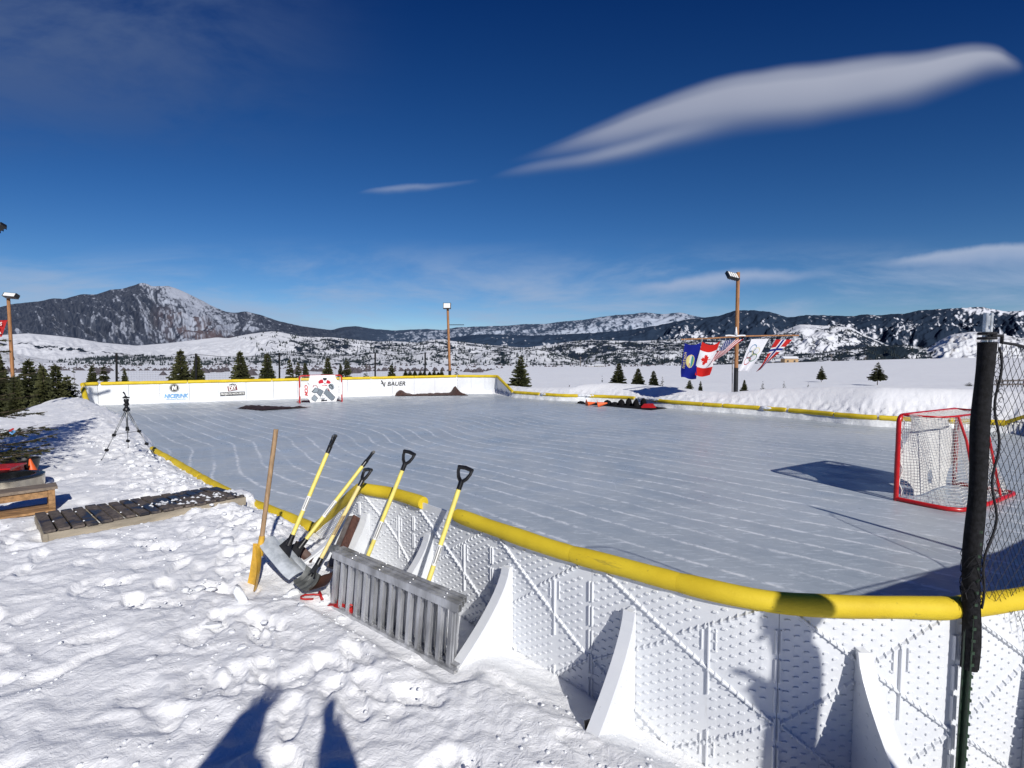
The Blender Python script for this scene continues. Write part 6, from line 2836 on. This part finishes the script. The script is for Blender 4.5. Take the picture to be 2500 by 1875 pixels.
# ------------------------------------------------------------------ rail fence, small houses and line poles far off
c0 = at(2440, 938, 34)
root = thing('rail_fence', 'low grey timber rail fence on the field behind the net', 'fence', (c0.x, c0.y, 0))
zf = lambda x, y: float(field(np.array([x]), np.array([y]))[0])
mb = MB()
for rz in (0, 1):
    mb.beam(at(2428, 930 + rz * 9, 33), at(2640, 926 + rz * 10, 31), .05, .10)
mb.build('rail', M['fence_wood'], root)
for k in range(16):
    a = at(2434 + k * 13, 928, 33 - k * .12)
    mb = MB()
    mb.beam((a.x, a.y, a.z + .06), (a.x, a.y, a.z - .45), .04, .05)
    mb.build('post', M['fence_wood'], root)


def house(label, px_, py_, Y, W, Hh, m, name='farm_house'):
    b = at(px_, py_, Y)
    root = thing(name, label, 'house', b)
    mb = MB()
    mb.box((b.x, b.y, b.z + Hh / 2), (W, W * .6, Hh))
    mb.build('wall', m, root)
    mb = MB()
    rf = Hh * .45
    V = [(b.x - W * .55, b.y - W * .36, b.z + Hh), (b.x + W * .55, b.y - W * .36, b.z + Hh), (b.x + W * .55, b.y + W * .36, b.z + Hh), (b.x - W * .55, b.y + W * .36, b.z + Hh), (b.x - W * .55, b.y, b.z + Hh + rf), (b.x + W * .55, b.y, b.z + Hh + rf)]
    mb.add(V, [(0, 1, 5, 4), (2, 3, 4, 5), (0, 4, 3), (1, 2, 5), (3, 2, 1, 0)])
    mb.build('roof', M['snow_lump'], root)
    for k in (-.28, .22):
        mb = MB()
        mb.box((b.x + W * k, b.y - W * .3 - .06, b.z + Hh * .5), (W * .13, .1, Hh * .35))
        mb.build('window', M['black_metal'], root)


house('tan farmhouse with a snowy roof below the rightmost flag, across the field', 1927, 888, 420, 11, 4.2, M['house_tan'])
house('grey shed with a snowy roof left of the tan farmhouse', 1897, 890, 430, 12, 2.4, M['house_grey'], 'farm_shed')
house('low white roofed shed in the valley brush, centre left', 1463, 899, 330, 6, 1.7, M['house_grey'], 'farm_shed')
house('small snowy roofed house in the valley brush right of the single round tree', 1446, 900, 345, 5, 1.5, M['house_tan'])
for px_, yt, yb, Y, lb in ((1417, 871, 902, 300, 'lone pale power pole rising from the valley brush, centre'), (2029, 865, 886, 260, 'thin power pole at the field edge right of the flags'), (2112, 871, 884, 300, 'short distant power pole at the foot of the dark hill')):
    b, t = at(px_, yb, Y), at(px_, yt, Y)
    root = thing('power_pole', lb, 'pole', b)
    mb = MB()
    mb.tube([b, t], .2, 5)
    mb.build('mast', M['fence_wood'], root)
    mb = MB()
    mb.beam(t + Vector((-1.0, 0, -.6)), t + Vector((1.0, 0, -.6)), .18, .18)
    mb.build('cross_arm', M['fence_wood'], root)
# fence stakes and a wire by the flag post
for px_, yt, yb in ((1788, 876, 940), (1390, 940, 948)):
    b, t = at(px_, yb, 22 if px_ > 1500 else 27), at(px_, yt, 22 if px_ > 1500 else 27)
    root = thing('snow_stake', 'thin pale stake standing in the snow just left of the flag post' if px_ > 1500 else 'thin dark stake poking from the snow bank near the round tree', 'stake', b)
    mb = MB()
    mb.tube([b - Vector((0, 0, .3)), t], .018, 5)
    mb.build('rod', M['fence_wood'] if px_ > 1500 else M['black_metal'], root)
# ------------------------------------------------------------------ spruces
def spruce_mesh(name, seed, h=1.0, r=.30, levels=16, nb=9, tuft=7, gap=.06, droop=.25, m=None, needle=.082, ragged=.3, bare=.03):
    """unit-height tree: crown and trunk meshes"""
    rn = random.Random(seed)
    mb = MB()
    tk = MB()
    tk.tube([(0, 0, -.06), (0, 0, .3), (.004, .003, .7), (0, 0, 1.0)], [.020, .015, .008, .002], 6)
    for L in range(levels):
        t = (L + rn.uniform(-.3, .3)) / levels
        t = max(0, min(.985, t))
        z = bare + (1 - bare) * t
        rad = r * (1 - t) ** .82 * (1 if t > .08 else .80 + t * 2.5)
        n_ = max(3, int(nb * (1 - .55 * t)))
        a0 = rn.random() * 6.28
        for b in range(n_):
            a = a0 + 2 * PI * b / n_ + rn.uniform(-.3, .3)
            R_ = rad * rn.uniform(1 - ragged, 1 + ragged * .5)
            if rn.random() < gap:
                continue
            dirv = Vector((math.cos(a), math.sin(a), 0))
            sdv = Vector((-dirv.y, dirv.x, 0))
            # branch: out, drooping in the middle, tip lifted
            zj = z + rn.uniform(-.5, .5) * (1 - bare) / levels
            if zj > .97:
                zj = .97
            def bp(q):
                return dirv * (R_ * q) + Vector((0, 0, zj - droop * R_ * q + droop * 1.25 * R_ * q * q * (.6 + .8 * t)))
            k = max(2, int(tuft * (R_ / r) + 1))
            for i in range(k):
                q = (i + .7) / k
                c = bp(q)
                w = needle * (1.15 - .5 * q) * (.55 + .6 * (1 - t)) * rn.uniform(.7, 1.3)
                tip = dirv * w * 1.15 + Vector((0, 0, w * rn.uniform(-.25, .35)))
                for sg in (-1, 1):
                    e_ = sdv * sg * w * rn.uniform(.7, 1.25) + dirv * w * rn.uniform(.2, .8) + Vector((0, 0, w * rn.uniform(-.35, .15)))
                    o_ = Vector((rn.uniform(-1, 1), rn.uniform(-1, 1), rn.uniform(-1, 1))) * w * .12
                    nrm = Vector((0, 0, w * .20))
                    mb.add([c - dirv * w * .25 + o_, c + e_ * .55 - nrm + o_, c + e_ + o_, c + e_ * .5 + nrm + dirv * w * .2 + o_], [(0, 1, 2, 3)])
                mb.add([c - dirv * w * .3 - sdv * w * .16, c + tip, c - dirv * w * .3 + sdv * w * .16, c + Vector((0, 0, w * .28))], [(0, 1, 3), (3, 1, 2)])
                mb.add([c - dirv * w * .3, c + tip * .8 - Vector((0, 0, w * .4)), c + tip], [(0, 1, 2)])
    # leader
    for i in range(10):
        a = rn.random() * 6.28
        z = .93 + .07 * i / 10
        w = needle * .35
        d_ = Vector((math.cos(a), math.sin(a), .9)) * w
        mb.add([(0, 0, z - w), Vector((0, 0, z)) + d_ + Vector((w * .2, 0, 0)), Vector((0, 0, z)) + d_ * 1.2, (0, 0, z)], [(0, 1, 2, 3)])
    root = bpy.data.objects.new(name, None)
    COL.objects.link(root)
    cr = mb.build('crown', m or M['spruce'], root)
    tr = tk.build('trunk', M['bark'], root, smooth=True)
    return root


TP = [spruce_mesh('spruce_tree', 1, r=.28, levels=30, nb=13, tuft=8),
      spruce_mesh('spruce_tree', 2, r=.33, levels=28, nb=13, tuft=8, ragged=.4),
      spruce_mesh('spruce_tree', 3, r=.22, levels=24, nb=10, tuft=7, droop=.1),
      spruce_mesh('spruce_tree', 4, r=.36, levels=11, nb=7, tuft=6, gap=.22, ragged=.45, m=M['spruce_frost'], needle=.07),
      spruce_mesh('spruce_tree', 5, r=.42, levels=15, nb=13, tuft=9, droop=-.35, ragged=.2, bare=.16, needle=.075)]
used = [False] * len(TP)
rn = random.Random(21)


def tree(k, px_, ytop, ybase, wpx, Y, label, group=None, name=None, zb=None):
    """ytop: top in the photograph; wpx: widest width there"""
    t = at(px_, ytop, Y)
    base = at(px_, ybase, Y)
    if zb is not None:
        base.z = zb
    h = t.z - base.z
    w = wpx / F * Y
    rad = (.28, .33, .22, .36, .42)[k]
    s = w / 2 / (rad * 1.02)
    o = TP[k] if not used[k] else copy_tree(TP[k])
    used[k] = True
    if name:
        o.name = name
    o.location = base
    o.scale = (s, s, h)
    o.rotation_euler = (rn.gauss(0, .02), rn.gauss(0, .02), rn.random() * 6.28)
    tag(o, label, 'tree', group)
    return o


# left cluster beyond the snow crest
LC = [(0, 8, 868, 60, 22, 'narrow dark spruce at the very left edge behind the lamp post'), (1, 72, 885, 88, 21.0, 'broad spruce just right of the left lamp post'), (2, 100, 897, 42, 23, 'slim spruce between the two broad ones at the left'),
      (1, 140, 897, 78, 21.5, 'broad spruce whose foot is hidden by the snow bank left of the rink corner'), (0, 108, 905, 70, 19, 'dark spruce filling the hollow behind the snow crest, centre of the left trees'), (1, 165, 925, 60, 23, 'low bushy spruce left of the rink corner foam'), (3, 190, 907, 40, 24, 'thin pale frosted spruce over the left corner of the rink'), (0, 40, 925, 60, 19.5, 'low dark spruce in front of the left lamp post')]
for k, px_, yt, w, Y, lb in LC:
    tree(k, px_, yt - 9, 1000, w * 1.2, Y, lb, zb=-1.3)
# behind the far boards
BK_ = [(0, 228, 890, 36, 25, 'small spruce over the far boards, left one of the leftmost close pair'), (2, 256, 892, 36, 25.5, 'small spruce over the far boards, right one of the leftmost close pair'), (3, 290, 905, 28, 25, 'very small spruce just right of the first far net post'), (0, 308, 900, 26, 26, 'little spruce with a pointed top right of the first far net post'),
       (1, 445, 853, 66, 27, 'large spruce left of the second far net post'), (0, 482, 866, 44, 27.5, 'spruce touching the second far net post'), (1, 594, 856, 62, 28, 'tall spruce between the DIY sign and the goal'), (0, 654, 861, 50, 28, 'pointed spruce left of the third far net post'), (3, 676, 905, 24, 28.5, 'bush sized spruce at the foot of the third far net post'),
       (2, 709, 876, 30, 29, 'slim spruce over the left goal post'), (2, 732, 884, 28, 29, 'dark spruce over the goal, middle of three'), (0, 753, 885, 30, 29, 'spruce over the goal crossbar, right of three'), (1, 803, 872, 46, 29.5, 'spruce over the right half of the goal'), (0, 832, 888, 26, 30, 'small spruce just right of the goal'),
       (2, 852, 878, 36, 30, 'spruce with an uneven top right of the goal'), (3, 894, 890, 32, 31, 'open frosted little spruce left of the fourth far net post'), (1, 957, 890, 38, 31.5, 'spruce above the slanted black lettering'), (3, 1116, 886, 26, 32, 'small frosted spruce right of the centre lamp post')]
for k, px_, yt, w, Y, lb in BK_:
    tree(k, px_, yt, 1000, w * 1.2, Y, lb, zb=-.6)
# a far row of low dark trees
for i, px_ in enumerate((990, 1001, 1013, 1026, 1036, 1049, 1060, 1070, 1078)):
    tree(rn.choice([0, 2]), px_, 903 + rn.uniform(-2, 5), 918, 13, 85, 'low dark conifer in the distant row left of the centre lamp post', 'distant row of conifers left of the centre lamp post')
# right side
RT = [(1, 1269, 869, 62, 34, -.45, 'lone dark spruce beyond the sloping corner of the boards'), (3, 1470, 916, 12, 30, -.2, 'tiny spruce tip left of the dark group on the right bank'), (1, 1509, 886, 54, 28.5, -.1, 'largest spruce of the group behind the right snow bank'), (0, 1557, 899, 46, 28, -.1, 'middle spruce of the group behind the right snow bank'),
      (0, 1596, 905, 36, 27, .0, 'third spruce of the group behind the right snow bank'), (3, 1615, 920, 24, 26.5, .1, 'small spruce at the right end of the group behind the bank'),
      (1, 1681, 928, 30, 24.5, .1, 'squat little spruce below the maple leaf flag'), (2, 1709, 930, 13, 25, .2, 'tiny spruce left of the flag post'), (1, 1815, 927, 22, 23.5, .2, 'small spruce just right of the flag post'), (3, 1860, 930, 16, 24, .3, 'grey tuft of a young spruce right of the flag post'), (3, 1912, 930, 14, 24, .3, 'tiny young spruce tuft in the field below the rightmost flag'), (3, 1971, 933, 11, 24, .3, 'smallest spruce tuft left of the round tree with a bare trunk')]
for k, px_, yt, w, Y, zb, lb in RT:
    tree(k, px_, yt, 1000, w, Y, lb, zb=zb)
for px_, yt, yb, w, Y, lb in ((2005, 893, 933, 25, 52, 'small rounded pine on a short bare trunk in the field'), (2142, 884, 937, 43, 45, 'round bushy pine standing alone in the field behind the goal')):
    tree(4, px_, yt, yb, w, Y, lb)
tree(3, 2363, 933, 1000, 26, 19.5, 'scrubby little bush on the right snow bank beside the near net post', zb=.9)
for k, u_ in enumerate(used):
    if not u_:
        print('UNUSED', k)

# the spruce at the left edge: only its branch tips are in the view
def branchy(loc, h, r, seed):
    rn = random.Random(seed)
    root = thing('spruce_tree', 'near spruce at the left edge, only its branch tips reaching into view', 'tree', loc)
    tk = MB()
    L = Vector(loc)
    tk.tube([L + Vector((0, 0, -.2)), L + Vector((0, 0, h * .5)), L + Vector((.02, 0, h))], [.07, .045, .008], 8)
    tk.build('trunk', M['bark'], root, smooth=True)
    mb = MB()
    tw = MB()
    for lv in range(24):
        t = lv / 24
        z = .20 + (h - .25) * t
        R_ = r * (1 - t) ** .75
        n_ = 8 if t < .6 else 6
        for b in range(n_):
            a = rn.random() * .3 + 2 * PI * (b + .37 * lv) / n_
            Rb = R_ * rn.uniform(.72, 1.08)
            dv = Vector((math.cos(a), math.sin(a), 0))
            sv = Vector((-dv.y, dv.x, 0))
            zj = z + rn.uniform(-.12, .12)
            tl = rn.uniform(-.18, .10)

            def bp(q):
                return L + Vector((0, 0, zj + tl * q)) + dv * (Rb * q) + Vector((0, 0, Rb * (-.22 * q + .26 * q * q)))
            tw.tube([bp(q / 5) for q in range(6)], [.010 * (1 - q / 6.5) for q in range(6)], 4, False)
            nt = 7
            for i in range(nt):
                q0 = .22 + .78 * i / nt
                for sg in (-1, 1, 0):
                    ln = Rb * .34 * (1.1 - q0) + .05 if sg else .06
                    st = bp(q0)
                    en_ = st + (sv * sg * .75 + dv * .75).normalized() * ln + Vector((0, 0, rn.uniform(-.03, .02)))
                    tw.tube([st, en_], [.0035, .0015], 3, False)
                    m_ = max(3, int(ln / .013))
                    ax = (en_ - st).normalized()
                    pv = ax.cross(Vector((0, 0, 1))).normalized()
                    up = pv.cross(ax)
                    for k in range(m_):
                        c = st.lerp(en_, (k + .5) / m_)
                        for g_ in range(7):
                            an = rn.uniform(0, 2 * PI)
                            nd = (pv * math.cos(an) + up * math.sin(an)) * .75 + ax * .65
                            ln_ = rn.uniform(.018, .028)
                            wv_ = ax.cross(nd).normalized() * .0050
                            mb.add([c - wv_, c + wv_, c + nd * ln_], [(0, 1, 2)])
    tw.build('branches', M['bark'], root)
    mb.build('needles', M['spruce'], root)
    return root


zt0 = .35
branchy((-7.75, 6.75, zt0), 3.9, 1.42, 5)
# odd bits: a blue ribbon tied to the branch tips
c0 = at(24, 1056, 6.7)
root = thing('ribbon', 'small blue and red ribbon tied in the branches at the left edge', 'ribbon', c0)
mb = MB()
mb.tube([c0, c0 + Vector((.03, 0, -.02)), c0 + Vector((.06, .01, .01)), c0 + Vector((.02, .01, .03))], .012, 5)
mb.build('blue_loop', M['ink_blue'], root)
mb = MB()
mb.tube([c0 + Vector((.0, 0, .02)), c0 + Vector((.05, 0, .05))], .012, 5)
mb.build('red_loop', M['ink_red'], root)

# ------------------------------------------------------------------ lumps of snow
rn = random.Random(33)
lm = MB()
ico = bmesh.new()
bmesh.ops.create_icosphere(ico, subdivisions=2, radius=1)
IV = [v.co.copy() for v in ico.verts]
IF = [tuple(v.index for v in f.verts) for f in ico.faces]
ico.free()


def lump(p, r, sx=1, sy=1, sz=.7, rot=0.0, seed=0, tilt=0.0):
    Mx = Matrix.Rotation(rot, 3, 'Z') @ Matrix.Rotation(tilt, 3, 'X')
    co_ = np.array([tuple(v) for v in IV])
    f_ = 1 + .42 * noise(co_[:, 0] * 1.6 + seed * 3.1, co_[:, 1] * 1.6 + co_[:, 2] * 1.9, seed)
    V = [Vector(p) + Mx @ Vector((v.x * r * sx * k, v.y * r * sy * k, v.z * r * sz * k)) for v, k in zip(IV, f_)]
    lm.add(V, IF)


cand = []
for k in range(520):
    m_ = rn.random()
    if m_ < .5:      # along the left boards and round the shovels
        s = STOT - rn.uniform(0, 7.5)
        d_ = abs(rn.gauss(.42, .30)) + .08
    elif m_ < .62:
        s = rn.uniform(0, 2.2)
        d_ = abs(rn.gauss(.45, .35)) + .1
    else:
        s = None
    if s is not None:
        x, y, nx, ny, h = [float(q[0]) for q in path_at(np.array([s]))]
        x, y = x + nx * d_, y + ny * d_
        r_ = rn.uniform(.008, .030) * (1 if rn.random() < .85 else 1.7)
    else:
        x, y = rn.uniform(-7, 1.2), rn.uniform(2.0, 12)
        r_ = rn.uniform(.006, .022)
        if abs(noise(np.array([x * .8]), np.array([y * .8]), 88)[0]) > .25:
            continue
    cand.append((x, y, r_))
xs = np.array([c[0] for c in cand])
ys = np.array([c[1] for c in cand])
dq, _ = rink_query(xs, ys)
zs_ = ground(xs, ys)
def in_deck(x, y):
    return bool(pip(np.array([x]), np.array([y]), [(A_.x, A_.y), (B_.x, B_.y), (C_.x, C_.y), (D_.x, D_.y)])[0])
for (x, y, r_), dd, z in zip(cand, dq, zs_):
    if dd < .06 or in_deck(x, y) or y < 1.3:
        continue
    lump((x, y, z + r_ * .10), r_, rn.uniform(.8, 1.4), rn.uniform(.8, 1.3), rn.uniform(.4, .75), rn.random() * 6, rn.randint(0, 99))
ico = bmesh.new()
bmesh.ops.create_icosphere(ico, subdivisions=1, radius=1)
IV2, IF2 = [v.co.copy() for v in ico.verts], [tuple(v.index for v in f.verts) for f in ico.faces]
ico.free()
IVb, IFb = IV, IF
cx = np.array([rn.uniform(-5.5, 1.4) for _ in range(3000)])
cy = np.array([1.7 + 5.5 * rn.random() ** 1.5 for _ in range(3000)])
cn = noise(cx * 1.3, cy * 1.3, 88)
dq, _ = rink_query(cx, cy)
cz = ground(cx, cy)
IV, IF = IV2, IF2
for x, y, z, n_, dd in zip(cx, cy, cz, cn, dq):
    if dd < .05 or n_ < .0 or in_deck(x, y):
        continue
    r_ = rn.uniform(.003, .011)
    lump((x, y, z + r_ * .2), r_, rn.uniform(.8, 1.5), rn.uniform(.8, 1.3), rn.uniform(.5, .9), rn.random() * 6, rn.randint(0, 99))
IV, IF = IVb, IFb
lo = lm.build('snow_lumps', M['snow_lump'], None, smooth=True)
tag(lo, 'loose lumps of snow strewn along the boards and footpath', 'snow', kind='stuff')
# two named broken slabs standing on the snow
for (px_, py_, lb, sz, tl) in ((588, 1470, 'upright icy snow slab standing in the trampled snow below the shovels', (.024, .020, .075), -.45), (512, 1530, 'flat broken slab of snow left of the upright one', (.060, .028, .014), .15)):
    lm = MB()
    c0 = gp(px_, py_, .42)
    z_ = gzn(c0.x, c0.y)
    c0 = gp(px_, py_, z_)
    hx, hy, hz = sz
    Mx = Matrix.Rotation(.4, 3, 'Z') @ Matrix.Rotation(tl, 3, 'Y')
    co_ = np.array([tuple(v) for v in IV])
    f_ = 1 + .45 * noise(co_[:, 0] * 2 + 5, co_[:, 1] * 2 + co_[:, 2] * 2, 7)
    sgn = lambda q: math.copysign(abs(q) ** .45, q)
    V = [c0 + Vector((0, 0, hz * .55)) + Mx @ Vector((sgn(v.x) * hx * k, sgn(v.y) * hy * k, sgn(v.z) * hz * k)) for v, k in zip(IV, f_)]
    lm.add(V, IF)
    o = lm.build('snow_slab', M['snow_lump'], None, smooth=True)
    tag(o, lb, 'snow slab')

# snow lying over the foam in the gaps of the right boards
for k, (pa, pb_, lb) in enumerate(((1535, 1594, 'snow spilling over the right boards between two foam tubes behind the mat'), (1411, 1440, 'snow spilling over the boards at the left end of the orange cones'), (1320, 1331, 'small snow spill over the boards nearest the corner'), (1857, 1869, 'small snow spill between foam lengths right of the flag post'))):
    lm = MB()
    rn2 = random.Random(k)
    for i in range(max(3, (pb_ - pa) // 3)):
        px_ = pa + (pb_ - pa) * (i + .5) / max(3, (pb_ - pa) // 3)
        y_ = np.interp(px_, [1252, 1371, 1450, 1540, 1634, 1742, 1850, 1958], [957, 965.5, 969, 974, 981, 989, 996, 1004.5])
        p = gp(px_, y_, .27)
        s = s_near(p.x, p.y)
        x, y, nx, ny, h = [float(q[0]) for q in path_at(np.array([s]))]
        lump((x + nx * .10, y + ny * .10, .27), .15, 1.3, 1.3, .45, rn2.random() * 6, i)
    o = lm.build('snow_spill', M['snow_lump'], None, smooth=True)
    tag(o, lb, 'snow')


# ------------------------------------------------------------------ the people whose shadows fall into the picture
def person(label, base, face, arms, hgt=1.72, sleeve=.060, slim=1.0, cuff=.046):
    """one continuous skinned figure; arms: two (elbow, hand) offsets in the figure's own frame"""
    root = thing('person', label, 'person', base)
    s = hgt / 1.72
    Rz = Matrix.Rotation(face, 3, 'Z')
    bm = bmesh.new()
    sk = bm.verts.layers.skin.verify()

    def v(p, r):
        q = bm.verts.new(Rz @ (Vector(p) * s))
        q[sk].radius = (r * s, r * s)
        return q

    def e(a, b):
        bm.edges.new((a, b))
    pel = v((0, 0, .93), .135 * slim)
    pel[sk].use_root = True
    wa = v((0, .01, 1.08), .125 * slim)
    ch = v((0, 0, 1.27), .155 * slim)
    sh = v((0, -.01, 1.40), .10)
    nk = v((0, 0, 1.49), .055)
    hd = v((0, .015, 1.585), .088)
    h2 = v((0, .01, 1.66), .072)
    e(pel, wa), e(wa, ch), e(ch, sh), e(sh, nk), e(nk, hd), e(hd, h2)
    for sg, (el, ha) in zip((-1, 1), arms):
        s1 = v((sg * .17, -.01, 1.39), .068)
        e1 = v(el, sleeve)
        w1 = v(Vector(el).lerp(Vector(ha), .90), cuff)
        p1 = v(Vector(ha) + (Vector(ha) - Vector(el)).normalized() * .03, .036)
        e(sh, s1), e(s1, e1), e(e1, w1), e(w1, p1)
        ax = (Vector(ha) - Vector(el)).normalized()
        lat = ax.cross(Vector((0, 1, .2))).normalized()
        for k in range(4):
            f1 = v(Vector(ha) + ax * .075 + lat * (k - 1.5) * .021, .010)
            f2 = v(Vector(ha) + ax * (.105 + .010 * (1 - abs(k - 1.4) * .5)) + lat * (k - 1.5) * .023 + Vector((0, .018, 0)), .009)
            f3 = v(Vector(ha) + ax * (.120 + .012 * (1 - abs(k - 1.4) * .5)) + lat * (k - 1.5) * .024 + Vector((0, .040, 0)), .008)
            e(p1, f1), e(f1, f2), e(f2, f3)
        t1 = v(Vector(ha) + ax * .02 - lat * .045 * sg + Vector((0, .02, 0)), .011)
        t2 = v(Vector(ha) + ax * .055 - lat * .06 * sg + Vector((0, .035, 0)), .009)
        e(p1, t1), e(t1, t2)
        lg = v((sg * .10, 0, .84), .10)
        kn = v((sg * .11, .02, .48), .070)
        an = v((sg * .12, -.01, .10), .050)
        to = v((sg * .13, .12, .045), .045)
        hl = v((sg * .12, -.05, .045), .045)
        e(pel, lg), e(lg, kn), e(kn, an), e(an, to), e(an, hl)
    me = bpy.data.meshes.new('body')
    bm.to_mesh(me)
    bm.free()
    me.materials.append(M['jacket'])
    o = bpy.data.objects.new('body', me)
    COL.objects.link(o)
    o.parent = root
    o.modifiers.new('Skin', 'SKIN').use_smooth_shade = True
    m2 = o.modifiers.new('Sub', 'SUBSURF')
    m2.levels = m2.render_levels = 2
    b = Vector(base)
    hc = b + Rz @ (Vector((0, .018, 1.63)) * s)
    fw = Rz @ Vector((0, 1, 0))
    rt = Rz @ Vector((1, 0, 0))
    mb = MB()
    mb.lathe([(.10 * s, -.03), (.104 * s, .02), (.095 * s, .07), (.06 * s, .105), (0, .115)], hc + Vector((0, 0, .02)) - fw * .012, 16)
    mb.build('knit_hat', M['trousers'], root, smooth=True)
    mb = MB()
    mb.lathe([(0, 0), (.012, .004), (.008, .022), (0, .026)], hc + fw * .076 * s + Vector((0, 0, -.045)), 8, axis=tuple(fw))
    for sg in (-1, 1):
        mb.lathe([(0, 0), (.010, .002), (0, .008)], hc + fw * .080 * s + rt * sg * .030 + Vector((0, 0, -.015)), 8, axis=tuple(fw))
        mb.lathe([(0, 0), (.02, .002), (.014, .012), (0, .014)], hc + rt * sg * .083 * s + Vector((0, 0, -.03)), 8, axis=tuple(rt * sg))
    mb.build('face', M['skin'], root, smooth=True)
    return root


person('person in dark winter clothes holding up both hands behind the camera', (.12, -.75, .40), 0.0, [((-.33, .24, 1.30), (-.20, .56, 1.55)), ((.30, .22, 1.26), (.15, .52, 1.50))], 1.70, sleeve=.15, cuff=.075)
person('person in dark winter clothes standing beyond the right edge, one arm raised', (2.03, .28, .40), R(114), [((-.19, -.02, 1.14), (-.11, .09, 1.40)), ((.20, -.02, 1.12), (.17, .0, .88))], 1.76, slim=.78, sleeve=.045)
